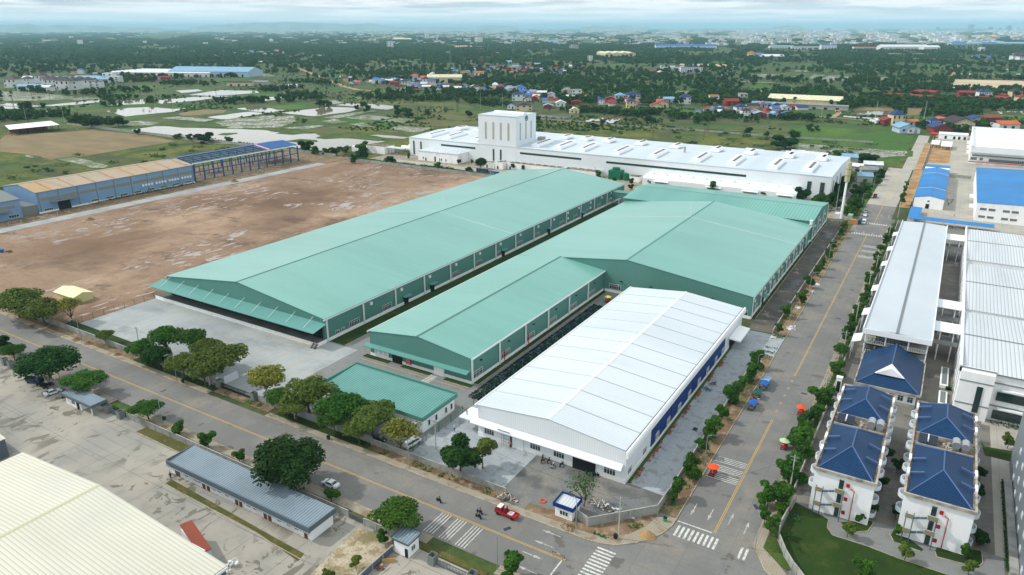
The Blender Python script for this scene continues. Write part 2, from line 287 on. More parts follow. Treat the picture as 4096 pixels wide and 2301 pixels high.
# ------------------------------------------------------------------ terrain
def structure(name,mb,m): return tag(mb.build(name,m),kind='structure')
ax=[-150000,-60000,-25000,-12000,-6000,-3000,-1500,-800,-400,-200,0,200,400,800,1500,3000,6000,12000,25000,60000,150000]
mb=MB(); n=len(ax)
mb.v=[(x,y,0) for y in ax for x in ax]; mb.f=[(j*n+i,j*n+i+1,(j+1)*n+i+1,(j+1)*n+i) for j in range(n-1) for i in range(n-1)]
structure('ground',mb,g_far)
def flat(name,polys,m,z):
    mb=MB()
    for i,p in enumerate(polys): mb.poly(p,z+i*(.0012 if len(polys)<16 else .0007))
    return structure(name,mb,m)
def rect(x0,x1,y0,y1): return [(x0,y0),(x1,y0),(x1,y1),(x0,y1)]
E_OUT=[]  # places where no scattered tree may stand
flat('scrub_land',[rect(-860,-437,60,428),rect(-437,-421,60,300),rect(-560,-20,428,760),rect(-620,-420,428,520)],m_scrub,.02)
big=G(TM,[(-1113,1215),(-880,1182),(-700,1180),(-330,1205),(-200,1205),(0,1212),(120,1215),(260,1240),(400,1255),(600,1250),(660,1275),(620,1300),(700,1290),(950,1295),(1270,1325),(1100,1350),(900,1370),(780,1400),(640,1410),(560,1400),(440,1380),(300,1360),(0,1350),(-380,1345),(-600,1310),(-900,1262)])
def PT(f,*ps): return [G(f,p) for p in ps]
water=[big]+PT(TM,[(1110,1265),(1200,1258),(1470,1285),(1440,1297),(1280,1290)],[(290,1055),(740,1000),(990,1010),(1010,1025),(900,1050),(600,1088),(420,1070)],[(800,985),(900,968),(1200,975),(1400,1000),(1280,1025),(1100,1010),(960,995)],[(0,1008),(330,1030),(170,1055),(0,1040)],[(0,930),(90,915),(300,900),(310,925),(130,945),(0,938)],[(770,710),(870,702),(910,708),(840,722)],[(60,570),(180,562),(150,585),(80,585)])
water+=PT(TL,[(980,1040),(1200,1010),(1400,1000),(1620,1020),(1750,1010),(1620,1045),(1350,1070),(1180,1090)],[(1930,1095),(2330,1045),(2480,1060),(2120,1117),(2000,1110)],[(2190,1015),(2400,1000),(2567,1020),(2567,1050),(2400,1042)],[(0,960),(180,972),(410,992),(250,1005),(0,985)],[(0,990),(150,1003),(260,1015),(0,1018)],[(360,992),(600,965),(960,930),(980,950),(700,980),(500,992)],[(980,960),(1330,930),(1350,972),(1000,985)],[(1450,942),(1800,908),(2180,895),(1800,945),(1500,972)],[(1750,890),(2050,842),(2400,850),(2420,870),(2000,897)],[(1640,848),(1850,835),(1900,850),(1700,870)])
water+=PT(TC,[(770,1140),(960,1085),(1080,1088),(930,1130)],[(1100,1092),(1210,1095),(1050,1148),(960,1160),(940,1138)],[(1420,610),(1700,618),(1780,624),(1500,628)],[(1920,680),(2150,690),(2100,708),(1960,700)])
water+=PT(TR,[(950,1070),(990,1035),(1380,1045),(1350,1077)],[(2160,1060),(2200,1040),(2620,1040),(2620,1072)],[(1970,688),(2560,690),(2560,706),(1990,698)],[(2080,648),(2440,645),(2440,658)],[(1480,540),(1840,540),(1830,562),(1500,560)])
flood=PT(TM,[(690,1097),(1060,1040),(1180,1035),(960,1080),(880,1100),(750,1107)],[(890,1100),(1100,1072),(1340,1100),(1180,1125),(1050,1125)],[(1220,1130),(1400,1102),(1570,1115),(1420,1150)],[(920,1160),(1060,1145),(1180,1195),(1060,1187)],[(1290,1200),(1400,1175),(1740,1195),(1560,1238),(1420,1227)],[(0,1110),(400,1080),(440,1130),(300,1190),(-200,1200),(-330,1145),(-120,1105)],[(680,1132),(780,1110),(900,1140),(760,1157)],[(600,960),(780,940),(900,962),(700,985)],[(300,1195),(640,1170),(700,1180),(480,1210)],[(980,912),(1070,905),(1090,920),(1000,925)])
flood+=PT(TL,[(0,860),(150,850),(700,905),(640,925),(330,945),(0,940)],[(200,1030),(500,1015),(720,1030),(560,1055),(240,1048)],[(1830,1100),(2000,1115),(1900,1140),(1500,1105),(1650,1090)],[(1100,1150),(1300,1130),(1520,1150),(1400,1170),(1200,1175)],[(2050,1130),(2250,1105),(2567,1075),(2567,1170),(2200,1180)],[(800,905),(960,925),(700,940),(620,925)],[(2200,705),(2500,690),(2567,712),(2300,722)])
flood+=PT(TR,[(640,765),(740,710),(880,705),(830,730),(760,765)],[(820,755),(900,712),(1000,715),(960,760)],[(1180,720),(1350,722),(1300,760),(1210,755)],[(370,720),(480,708),(470,755),(300,750)],[(20,688),(300,700),(180,735),(0,720)],[(560,735),(600,700),(720,698),(640,730)],[(1140,880),(1330,880),(1330,897),(1150,897)],[(870,880),(1060,905),(1040,930),(860,900)],[(240,825),(430,830),(480,850),(300,850)],[(410,660),(580,657),(560,672),(440,672)])
flood+=PT(R2,[(470,170),(900,210),(1480,245),(1462,292),(1200,312),(960,292),(430,277),(440,210)])
flood+=PT(TC,[(1540,870),(1700,852),(1900,860),(1700,880)],[(2200,850),(2500,842),(2560,860),(2300,868)],[(2240,755),(2560,770),(2560,780),(2260,768)])
flood+=PT(L2,[(520,325),(710,300),(1000,380),(980,405),(860,400),(700,360)],[(220,283),(330,295),(320,308),(240,300)])
green=PT(TC,[(560,805),(1000,790),(1500,800),(1400,862),(1050,872),(600,842)],[(0,500),(500,515),(860,545),(600,562),(0,545)],[(950,600),(1350,580),(1400,605),(1050,612)],[(2180,900),(2567,890),(2567,940),(2300,935)],[(720,700),(1300,690),(1500,730),(1000,740)],[(2200,640),(2500,640),(2400,655)])
green+=PT(TR,[(500,600),(850,630),(1250,640),(1240,690),(700,670),(500,640)],[(2150,1065),(2620,1075),(2620,1130),(2250,1125)],[(1950,665),(2600,655),(2600,682),(1980,682)],[(0,785),(420,790),(400,830),(0,820)],[(1650,600),(1900,605),(1880,660),(1620,660)],[(1620,430),(2000,440),(1960,475),(1700,465)],[(0,920),(150,905),(170,950),(0,960)])
green+=PT(R2,[(330,0),(1330,60),(1450,90),(1530,112),(1475,245),(900,200),(480,162),(440,60)],[(1250,300),(1440,285),(1400,360),(1200,340)])
green+=PT(TM,[(680,690),(900,650),(1200,655),(1100,680),(900,702)],[(800,905),(1160,860),(1150,885),(900,915)],[(620,560),(900,560),(1000,580),(700,590)],[(100,990),(480,975),(560,1000),(440,1030),(200,1010)],[(760,1110),(1000,1125),(1370,1150),(1300,1190),(1000,1150)],[(1120,440),(1250,432),(1260,445),(1150,448)])
green+=PT(TL,[(990,850),(1330,790),(1500,800),(1200,880),(820,880)],[(500,1000),(980,985),(1600,960),(1900,950),(1200,1000),(700,1025)],[(1100,540),(1480,560),(1400,590),(1000,580)],[(2050,900),(2567,865),(2567,900),(2300,930)],[(360,655),(760,640),(700,660)])
brown=PT(TM,[(1440,1170),(1600,1120),(2130,1140),(2200,1205),(1900,1185)],[(1560,1060),(1760,1010),(2060,1020),(1930,1060)],[(450,1210),(800,1180),(900,1230),(640,1245)],[(1600,1060),(2130,1090),(2130,1130),(1700,1110)],[(530,925),(1900,960),(2100,1000),(1200,975),(560,960)])+PT(TC,[(460,565),(700,570),(600,575)])
dry=PT(TL,[(1660,1060),(1900,1022),(2120,1030),(2080,1060),(1700,1085)])+PT(TR,[(1020,1005),(1350,1010),(1360,1040),(980,1030)],[(1400,1010),(1650,1015),(1620,1070),(1480,1080)],[(1250,500),(1700,500),(1690,518),(1220,515)])
sand=PT(TR,[(1890,800),(1920,742),(2620,757),(2620,840),(1880,827)])+PT(TC,[(1640,595),(2200,605),(2180,622),(1700,612)])+PT(TM,[(1850,430),(2060,425),(2090,442),(1900,442)])
lotp=PT(TL,[(0,1300),(60,1258),(620,1235),(860,1215),(1300,1255),(1640,1320),(520,1500),(250,1440),(0,1420)])
flat('stubble_field',brown,m_paddy,.06)
flat('rice_field',green,m_green,.10)
# banks: a slightly larger ring of grass under each sheet of water
def grow(p,k):
    cx=sum(a[0] for a in p)/len(p); cy=sum(a[1] for a in p)/len(p); o=[]
    for a in p:
        d=math.hypot(a[0]-cx,a[1]-cy)+1e-6; o.append((a[0]+(a[0]-cx)/d*k,a[1]+(a[1]-cy)/d*k))
    return o
def wobble(p,step=9,amp=1.6):
    o=[]
    for a,b in zip(p,p[1:]+p[:1]):
        L=math.hypot(b[0]-a[0],b[1]-a[1]); k=max(1,min(14,int(L/step)))
        for i in range(k):
            t=i/k; o.append((a[0]+(b[0]-a[0])*t+R.uniform(-amp,amp),a[1]+(b[1]-a[1])*t+R.uniform(-amp,amp)))
    return o
for i,pl in enumerate(water+flood):
    pass
flat('pond_bank',[grow(p,5) for p in water+flood],m_bund,.14)
flat('flood_water',[wobble(p) for p in flood],m_flood,.19)
flat('pond_water',[wobble(p) for p in water],m_water,.23)
flat('pond_islet',PT(TL,[(2030,1262),(2080,1245),(2210,1242),(2220,1250),(2120,1268)],[(1240,1205),(1500,1150),(1800,1155),(2160,1180),(2050,1200),(1700,1195),(1500,1175)])+PT(TM,[(610,1290),(680,1265),(900,1280),(1250,1300),(1200,1320),(900,1292),(700,1302)],[(330,1320),(470,1300),(620,1310),(640,1325),(520,1345)],[(240,1250),(300,1235),(600,1240),(400,1262)]),m_bund,.30)
flat('dry_plot',dry,m_dry,.16); flat('sand_plot',sand,m_sand,.16); flat('brown_field',lotp,m_dry,.08)
NOTREE=water+flood+dry+sand+lotp+[G(R2,[(0,-60),(1330,20),(1450,90),(1530,112),(1475,245),(900,200),(480,162),(330,60)])]
# dirt tracks crossing the plain
def ribbon(pts,w):
    L=[];Rr=[]
    for i,p in enumerate(pts):
        a=Vector(pts[max(0,i-1)]); b=Vector(pts[min(len(pts)-1,i+1)]); d=(b-a).normalized(); n=Vector((-d.y,d.x))
        ww=w[i] if isinstance(w,(list,tuple)) else w
        L.append(tuple(Vector(p)+n*ww/2)); Rr.append(tuple(Vector(p)-n*ww/2))
    return L+Rr[::-1]
def track(name,pts,w,m,z):
    mb=MB(); L=ribbon(pts,w); n=len(pts)
    mb.add([(p[0],p[1],z) for p in L],[(i,i+1,2*n-2-i,2*n-1-i) for i in range(n-1)]); return structure(name,mb,m)
m_track=mat('dirt_track',S(168,146,116),.95,[LY(s=.05,lo=.42,hi=.6,c=S(146,124,94),detail=7)])
track('dirt_track',G(TM,[(160,530),(330,600),(560,680),(700,740),(880,810),(1000,840),(1130,848),(1280,845)]),11,m_track,.34)
track('dirt_track',G(TR,[(1960,600),(1945,640),(1890,720),(1880,800)]),7,m_track,.34)
track('dirt_track',G(TR,[(550,1085),(780,1100),(1180,1135),(1500,1150)]),6,m_track,.34)
track('village_lane',G(TR,[(780,1100),(840,1060),(820,1030)]),6,m_track,.37)
track('village_lane',G(TC,[(0,585),(400,600),(800,590),(1300,600),(1700,615),(2200,625)]),8,m_track,.34)
track('highway',G(TM,[(1370,480),(1420,465),(1520,455),(1700,452)]),26,m_road2,.34)
track('highway',G(TM,[(1370,480),(1450,500),(1700,530),(2000,548),(2567,585)]),14,m_road2,.37)
# ------------------------------------------------------------------ the estate's ground
flat('mud_field',[rect(-411.5,-250,117,421),rect(-250,-168,411,421)],m_mud,.05)
flat('concrete_strip',[rect(-421,-411.5,60,400)],m_yard,.06)
flat('dirt_verge',[rect(-437,-421,60,440),rect(-485,-437,301.6,428),rect(-421,-411.5,400,440)],m_dirt,.06)
flat('paved_court',[rect(-50,-16.5,192,192.01)],m_pave,.01) if 0 else None
flat('inner_yard',[rect(-256,-154.6,117,156.5)],m_yard,.07)
flat('inner_road',[rect(-154.6,-101.6,117,156.5),rect(-169,-147,156.5,412),rect(-110,-101.6,156.5,251),rect(-110,-91,235,251)],m_pave,.07)
flat('factory_yard',[rect(-101.6,-74,117,134.5),rect(-49.6,-41,134,221.9),rect(-101.6,-91.4,134.5,235),rect(-50,-36.2,222,240)],m_yardW,.075)
flat('gravel_yard',[[(-74,134.5),(-74,113),(-69,113),(-56,113.2),(-51.4,115.6),(-40.3,127.2),(-40.3,134),(-50,134.5)]],m_gravel,.08)
flat('dark_lane',[rect(-49.2,-41,241,420)],m_tar,.075)
flat('works_ground',[rect(-400,-41,421.6,466)],m_pave2,.06)
flat('works_lane',[rect(-380,-230,434,444)],m_road2,.10)
flat('works_lawn',[rect(-56,-36,420,640)],m_bund,.055); flat('works_lane',[rect(-52.5,-47,440,600)],m_asph,.075)
flat('near_yard',[rect(-420,-60,-40,91.5)],m_yardN,.06)
flat('rubble_lot',[G(M4,[(1000,1010),(1330,1095),(1330,1150),(1180,1300),(1000,1447),(560,1447)])],m_rubble,.10)
flat('side_ground',[rect(-20,120,60,436)],m_asph,.05)
flat('dorm_ground',[rect(-12,24,118,200)],m_pave,.06); flat('alley',[rect(-.2,4.5,149,206),rect(18,22.5,150,208)],m_asph,.075)
flat('paved_court',[rect(20.6,60,150,211)],m_road2,.07)
flat('far_yard',[rect(-12.6,75,436,830)],m_road2,.06)
flat('bare_soil',[G(R2,[(1700,145),(1640,350),(1865,360),(1900,190)]),rect(-19,-13,470,760)],mat('ochre_soil',S(156,120,80),.95,[LY(s=.1,lo=.45,hi=.62,c=S(178,150,112),detail=7),LY(s=.3,lo=.5,hi=.7,c=S(150,116,74),a=.7)]),.10)
# lawns
lawns=[rect(-260,-219,117.2,121.8),rect(-167.6,-161,157,392),rect(-109,-107.2,157,250),rect(-50.4,-49.3,252,411),rect(-150,-139.5,153.8,156),rect(-134.6,-123.3,154,156),rect(-118,-108,154,156),rect(-210,-182,113.4,116),rect(-182,-171,113.4,116),rect(-145,-114,113.4,116)]
flat('lawn',lawns,m_lawn,.16)
flat('lawn',[G(R4,[(430,770),(740,930),(730,1010),(780,1080),(1100,1180),(1380,1290),(1850,1447),(2000,1520),(600,1650),(440,1447),(400,1400),(330,1280),(300,1150),(300,1030),(370,900)]),G(R4,[(850,960),(900,1020),(1000,1050),(1110,1040),(1160,960),(1100,935)]),G(R4,[(1320,1080),(1350,1140),(1600,1230),(1625,1210),(1400,1040),(1350,1030)]),G(R4,[(1735,1230),(1750,1280),(2130,1380),(2180,1340),(2170,1230),(2040,1200),(1760,1180)]),G(R4,[(2160,200),(2200,330),(2460,395),(2500,300),(2200,250)])],m_lawn,.15)
flat('grass_strip',[G(L4,[(1270,110),(1370,68),(1830,268),(1720,325)]),G(L4,[(1540,595),(1600,555),(2567,1100),(2840,1250),(2780,1320),(2400,1050)]),rect(-250,-62,91.8,93.4)],m_lawnD,.12)
# roads
flat('road',[rect(-700,140,95.8,111.6),rect(-36,-20,111.6,470),[(-60,111.6),(-36,111.6),(-36,136)],[(-20,111.6),(-6,111.6),(-20,128)]],m_road,.09)
flat('road',[rect(-36,-20,470,607),rect(-27,-17.4,607,812)],m_road2,.095)
# pavements with kerbs
corner=[(-66.0,111.6),(-57,111.6),(-50,111.75),(-47,112.1),(-44,113.3),(-41,115.8),(-38.5,118.6),(-37,121.9),(-36.2,125),(-36,128)]
def pave(poly,z=.22,m=m_pave2,name='pavement'): return structure(name,MB().prism(poly,.0,z),m)
pave([(-700,111.75),(-171.5,111.75),(-171.5,113.4),(-700,113.4)]); pave([(-147,111.75),(-66,111.75),(-66,113.4),(-147,113.4)])
inner=[(-66,113.4),(-57,113.6),(-50,113.6),(-46,114.9),(-43,117.6),(-40.9,121.5),(-40,126)]
pave([(p[0],p[1]+.02) for p in corner]+inner[::-1],.22)
structure('dirt_verge',MB().prism([(-66,113.42),(-57,113.62),(-50,113.62),(-46,114.92),(-43,117.62),(-40.9,121.5),(-40.2,126),(-40.3,127.2),(-51.4,115.6),(-56,117),(-66,116)],0,.19),m_dirt)
structure('dirt_verge',MB().prism(rect(-40.6,-36.2,128,222),0,.19).prism(rect(-40.6,-36.2,240,420),0,.19).prism(rect(-112,-72,113.42,115.9),0,.18).prism(rect(-430,-211,113.42,116),0,.18).prism(rect(-171,-148,113.42,116),0,.14),m_dirt)
structure('pavement',MB().prism(rect(-700,-190,93.4,95.65),0,.22).prism(rect(-178,-90,93.4,95.65),0,.22).prism(rect(-84,-77.5,93.4,95.65),0,.22).prism(rect(-61,140,93.4,95.65),0,.22),m_pave2)
structure('pavement',MB().prism(rect(-19.8,-17.9,128,420),0,.22).prism([(-19.8,128),(-17.9,128),(-14,124.5),(-9,119),(-10.5,118.3),(-16,121.5)],0,.22),m_pave2)
structure('dirt_verge',MB().prism(rect(-17.88,-16.4,146,436),0,.2).prism([(-17.88,146),(-15.3,147),(-15.9,141),(-16.4,135.8),(-15.8,131.8),(-13.6,127.6),(-11.6,124.6),(-12.4,124),(-14.1,124.6),(-17.88,128.2)],0,.2),m_bund)
kb=MB()
def kerb(pts,w=.22,z=.26):
    for a,b in zip(pts,pts[1:]):
        d=Vector((b[0]-a[0],b[1]-a[1],0)); kb.obox(((a[0]+b[0])/2,(a[1]+b[1])/2),d,d.length,w,.05,z)
kerb([(-430,111.64),(-171.5,111.64)]); kerb([(-147,111.64),(-66,111.64)]); kerb([(p[0],p[1]-.08) for p in corner]); kerb([(-36.1,128),(-36.1,222)]); kerb([(-36.1,240),(-36.1,420)])
kerb([(-430,95.76),(-190,95.76)]); kerb([(-178,95.76),(-90,95.76)]); kerb([(-84,95.76),(-77.5,95.76)]); kerb([(-61,95.76),(60,95.76)]); kerb([(-19.9,128),(-19.9,420)]); kerb([(-19.9,128),(-16,121.4),(-10.4,118.2)])
kerb([(-160.9,157),(-160.9,392)],.18,.2); kerb([(-107.1,157),(-107.1,250)],.18,.2); kerb([(-150.5,153.6),(-139.4,153.6)],.18,.2); kerb([(-134.7,153.8),(-123.2,153.8)],.18,.2); kerb([(-118.1,153.8),(-107,153.8),(-107,157)],.18,.2)
kerb(G(L4,[(1540,598),(2840,1322)]),.2,.2); kerb(G(L4,[(1268,113),(1720,328)]),.2,.2); kerb([(-49.2,252),(-49.2,411)],.2,.22)
kerb(G(R4,[(740,930),(730,1010),(780,1080),(1100,1180),(1380,1290),(1850,1447)]),.15,.2)
kerb(G(R4,[(850,960),(900,1020),(1000,1050),(1110,1040),(1160,960)]),.15,.2);kerb(G(R4,[(1310,1060),(1350,1140),(1600,1230)]),.15,.2);kerb(G(R4,[(1735,1230),(1750,1280),(2130,1380),(2180,1340),(2170,1230)]),.15,.2)
structure('kerb',kb,m_kerb)
# markings
ym=MB()
for o in (-.17,.17):
    ym.poly(rect(-430,-51.5,103.85+o-.06,103.85+o+.06),.105); ym.poly(rect(-27.75+o-.06,-27.75+o+.06,127.4,181.3),.105); ym.poly(rect(-27.75+o-.06,-27.75+o+.06,211.5,395),.105)
    ym.poly(rect(-27.2+o-.06,-27.2+o+.06,418,590),.11)
    for k in range(5): ym.poly(rect(-27.75+o-.06,-27.75+o+.06,186+k*5.2,187.4+k*5.2),.105)
for k in range(5): ym.poly(rect(-199+k*8.5,-198.85+k*8.5,130,148),.09)
ym.poly(rect(-183,-166.5,150.9,151.1),.09); ym.poly(rect(-149,-109,152.3,152.45),.09); ym.poly(rect(-154.5,-154.3,130,137),.09)
structure('yellow_road_marking',ym,m_yel)
wm=MB()
def stripe(a,b,w,z=.107):
    a=Vector(a);b=Vector(b);d=(b-a).normalized();n_=Vector((-d.y,d.x))*w/2
    wm.poly([tuple(a+n_),tuple(b+n_),tuple(b-n_),tuple(a-n_)],z)
for g0 in ((1620,1805),(1770,1945),(1920,2095)):      # rumble bars, road A
    x=G(M4,[(g0[1],860+(g0[1]-1805)*.41)])[0][0]
    for k in range(4): wm.poly(rect(x+k*.72,x+k*.72+.2,96.3,103.4),.107)
for y0 in (150.2,157.5,164.3):
    y0=G(C4,[(2300,{150.2:600,157.5:515,164.3:430}[y0])])[0][1]-1.6
    for k in range(4): wm.poly(rect(-35.4,-28.2,y0+k*.72,y0+k*.72+.2),.107)
for y0 in (352,362,371):
    for k in range(3): wm.poly(rect(-27,-20.6,y0+k*1.4,y0+k*1.4+.5),.107)
p0,p1=G(C4,[(920,1172),(680,1440)])[0],G(C4,[(920,1172),(680,1440)])[1]
for k in range(16):
    y=112.2-k*.98 if False else 111.0-k*1.0
    cx=-44.9-(.0*k); wm.poly(rect(cx-2.0,cx+2.0,y-.5,y-.02),.107)
for k in range(15):
    x=-35.0+k*1.02
    if k in (9,10,11,12): continue
    wm.poly(rect(x,x+.5,122.3,126),.107)
wm.poly(rect(-35.6,-28.2,127.1,127.4),.107); wm.poly(rect(-51.5,-51.2,96.4,103.6),.107)
for y0 in (394,419):
    for k in range(13): wm.poly(rect(-35.2+k*1.15,-34.6+k*1.15,y0,y0+3),.107)
wa=MB()
def arrow(x,y,dx,dy,L=4.6):
    d=Vector((dx,dy)).normalized(); n_=Vector((-d.y,d.x)); p=Vector((x,y))
    wa.poly([tuple(p-d*L/2+n_*.1),tuple(p-d*L/2-n_*.1),tuple(p+d*L*.1-n_*.1),tuple(p+d*L*.1+n_*.1)],.107)
    wa.poly([tuple(p+d*L*.1+n_*.38),tuple(p+d*L*.1-n_*.38),tuple(p+d*L/2)],.107)
for (fn,q,d) in ((C4,(410,1160),(-1,0)),(C4,(480,1060),(-1,0)),(C4,(300,1265),(1,0)),(C4,(250,1400),(-1,0)),(C4,(1810,835),(0,-1)),(C4,(1965,885),(0,-1)),(C4,(2300,1010),(0,1)),(C4,(2155,925),(0,1)),(R2,(995,995),(0,-1)),(R2,(1070,1002),(0,-1)),(R2,(1150,1022),(0,1)),(R2,(1230,1030),(0,1)),(R2,(1235,845),(0,1)),(R2,(1305,855),(0,1))):
    p=G(fn,[q])[0]; arrow(p[0],p[1],*d)
zp=G(M3,[(1660,865)])[0]
for k in range(8): wm.poly(rect(zp[0]-1.4,zp[0]+1.4,zp[1]-3+k*.8,zp[1]-2.6+k*.8),.105)
structure('white_road_marking',wm,m_wht); structure('road_arrows',wa,mat('arrow_paint_faded',S(196,194,188),.7,[LY(s=2.2,lo=.44,hi=.54,c=S(150,147,141),detail=7,a=.9)]))
# far hills
m_hill=mat('hill_woods_hazed',S(140,156,150),.95,[LY(s=.002,lo=.4,hi=.6,c=S(120,134,124),detail=7)])  # woods colour paled, part of the distance haze painted into it
def hill(fn,pts,dist,hp,name='hills'):
    """ridge: pts=(x,height in zoom px) along the horizon, real distance dist"""
    mb=MB(); rows=[]
    for x,h in pts:
        d=RT*(fn(x,0)[0]-1288)+FW*FX; d.z=0; d.normalize()
        H=100+h*.62*.2695/FX*dist*hp; p=Vector((0,0,0))+d*dist
        rows.append([p-d*dist*.03,p-d*dist*.012+Vector((0,0,H*.6)),p+Vector((0,0,H)),p+d*dist*.02])
    vs=[tuple(v) for r in rows for v in r]; fs=[]
    for i in range(len(rows)-1):
        for j in range(3): a=i*4+j; fs.append((a,a+4,a+5,a+1))
    mb.add(vs,fs); o=mb.build(name,m_hill,smooth=True); tag(o,kind='structure')
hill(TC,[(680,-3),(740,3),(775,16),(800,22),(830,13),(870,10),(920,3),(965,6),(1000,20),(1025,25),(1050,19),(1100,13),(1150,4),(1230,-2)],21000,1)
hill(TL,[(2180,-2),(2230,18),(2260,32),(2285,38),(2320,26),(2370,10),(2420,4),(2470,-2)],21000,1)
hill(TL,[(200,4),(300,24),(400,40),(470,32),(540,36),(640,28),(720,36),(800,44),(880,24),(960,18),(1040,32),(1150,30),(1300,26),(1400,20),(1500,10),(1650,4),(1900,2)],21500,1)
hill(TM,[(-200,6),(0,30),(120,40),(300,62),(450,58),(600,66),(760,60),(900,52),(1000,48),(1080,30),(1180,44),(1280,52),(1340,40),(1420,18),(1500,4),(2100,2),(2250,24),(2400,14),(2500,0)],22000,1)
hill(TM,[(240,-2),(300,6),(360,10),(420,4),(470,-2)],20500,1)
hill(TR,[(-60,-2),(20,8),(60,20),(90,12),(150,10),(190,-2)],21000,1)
# ------------------------------------------------------------------ building materials
GR=S(118,173,161)
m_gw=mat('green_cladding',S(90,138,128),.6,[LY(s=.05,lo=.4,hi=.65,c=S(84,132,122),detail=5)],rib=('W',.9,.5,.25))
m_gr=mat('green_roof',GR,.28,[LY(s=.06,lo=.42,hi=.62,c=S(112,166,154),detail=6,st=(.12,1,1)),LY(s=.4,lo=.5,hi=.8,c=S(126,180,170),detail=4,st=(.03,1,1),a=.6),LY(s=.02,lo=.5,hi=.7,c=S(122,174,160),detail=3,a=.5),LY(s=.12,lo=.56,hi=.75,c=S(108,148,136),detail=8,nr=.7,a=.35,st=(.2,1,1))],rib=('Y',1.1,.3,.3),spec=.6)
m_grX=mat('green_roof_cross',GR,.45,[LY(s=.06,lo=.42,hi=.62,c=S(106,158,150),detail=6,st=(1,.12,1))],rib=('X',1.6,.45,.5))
m_grO=mat('green_roof_office',S(102,156,148),.5,[LY(s=.2,lo=.42,hi=.62,c=S(96,150,142),detail=6)],rib=('X',.85,.7,.85))
m_gt=mat('green_trim',S(90,142,130),.6); m_gc=mat('green_canopy',S(98,153,146),.5,rib=('X',.6,.4,.4))
m_gdk=mat('green_ridge',S(84,126,116),.6)
m_ww=mat('white_cladding',S(232,236,238),.6,[LY(s=.08,lo=.4,hi=.7,c=S(224,230,233),detail=6)],rib=('W',.6,.25,.14))
m_wr=mat('white_roof',S(212,219,223),.5,[LY(s=.05,lo=.4,hi=.7,c=S(200,208,213),detail=6,st=(.15,1,1)),LY(s=.15,lo=.58,hi=.75,c=S(186,192,192),detail=8,nr=.7,a=.4,st=(.25,1,1))],rib=('Y',.85,.4,.3))
m_wrE=mat('white_roof_works',S(204,214,220),.5,[LY(s=.05,lo=.4,hi=.7,c=S(190,202,210),detail=6,st=(1,.15,1))],rib=('X',.9,.4,.25))
m_wrR=mat('white_roof_ribbed',S(212,216,218),.5,[LY(s=.06,lo=.4,hi=.7,c=S(196,202,206),detail=6,st=(1,.2,1))],rib=('X',.75,.6,.5))
m_wp=mat('white_wall',S(243,244,244),.75,[LY(s=.3,lo=.5,hi=.8,c=S(206,206,200),detail=6,a=.6,st=(1,1,.3))])
m_pl=mat('white_plinth',S(244,244,242),.8,[LY(s=.5,lo=.55,hi=.8,c=S(206,200,188),detail=6,a=.5)])
m_blu=mat('blue_cladding',S(10,54,120),.55,rib=('W',.6,.3,.2))
m_brr=mat('bright_blue_roof',S(0,112,176),.45,[LY(s=.05,lo=.42,hi=.62,c=S(0,124,192),detail=6)],rib=('X',.8,.3,.15))
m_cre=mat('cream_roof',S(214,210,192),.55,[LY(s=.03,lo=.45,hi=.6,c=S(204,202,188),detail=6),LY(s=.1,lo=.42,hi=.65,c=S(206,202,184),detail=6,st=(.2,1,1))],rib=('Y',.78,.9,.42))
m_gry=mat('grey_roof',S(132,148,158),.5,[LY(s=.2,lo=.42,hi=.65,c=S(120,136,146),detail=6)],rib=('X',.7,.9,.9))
m_gryc=mat('grey_cladding',S(96,108,116),.55,rib=('W',.4,.5,.35))
m_bfac=mat('pale_blue_cladding',S(122,158,190),.65,[LY(s=.15,lo=.5,hi=.7,c=S(150,168,182),detail=7,st=(1,1,.3)),LY(s=.03,lo=.45,hi=.6,c=S(120,152,186),detail=4)],rib=('W',1,.3,.2))
m_tanr=mat('tan_roof',S(176,160,138),.6,[LY(s=.04,lo=.4,hi=.65,c=S(184,152,112),detail=7),LY(s=.15,lo=.5,hi=.75,c=S(150,138,120),detail=7,st=(.3,1,1))],rib=('Y',1,.4,.25))
m_rust=mat('rust_stain',S(168,108,52),.8,[LY(s=.6,lo=.4,hi=.6,c=S(178,132,84),detail=6)])
m_tanb=mat('tan_panel',S(140,132,104),.7)
m_blf=mat('blue_steel',S(14,84,142),.5)
m_steel=mat('galvanised_steel',S(150,156,158),.4,metal=.4)
m_dk=mat('dark_opening',S(34,36,36),.9)
m_gl=mat('window_glass',S(40,58,60),.15,spec=.8)
m_glg=mat('green_glass',S(34,58,54),.15,spec=.8)
m_fr=mat('window_frame',S(226,228,226),.5)
m_gut=mat('gutter_grey',S(120,126,124),.6)
m_tile=mat('blue_roof_tiles',S(16,58,98),.45,[LY(s=.15,lo=.45,hi=.65,c=S(22,68,110),detail=5),LY(kind='brick',w=.62,h=.5,m=.08,c=S(8,32,58),a=.85),LY(kind='cells',s=.9,lo=.78,hi=.8,c=S(12,46,84),rand=.1,a=.7,gate=(.2,.5,.55))],bump=(2.5,.3,.05))
m_tilec=mat('ridge_tile',S(78,100,140),.6)
m_par=mat('stained_parapet',S(176,168,156),.9,[LY(s=.5,lo=.45,hi=.62,c=S(110,104,94),detail=8,a=.8)])
m_flatr=mat('flat_roof_stained',S(128,116,98),.9,[LY(s=.3,lo=.45,hi=.6,c=S(84,78,68),detail=8),LY(s=.3,lo=.56,hi=.66,c=S(160,152,136),detail=8,off=(9,0,0))])
m_conc=mat('grey_concrete',S(164,164,158),.85,[LY(s=.4,lo=.45,hi=.65,c=S(138,138,132),detail=7)])
m_blk=mat('block_wall',S(156,158,152),.9,[LY(kind='brick',w=.4,h=.2,m=.02,c=S(110,112,106),a=.35),LY(s=.3,lo=.45,hi=.65,c=S(132,132,124),detail=7)])
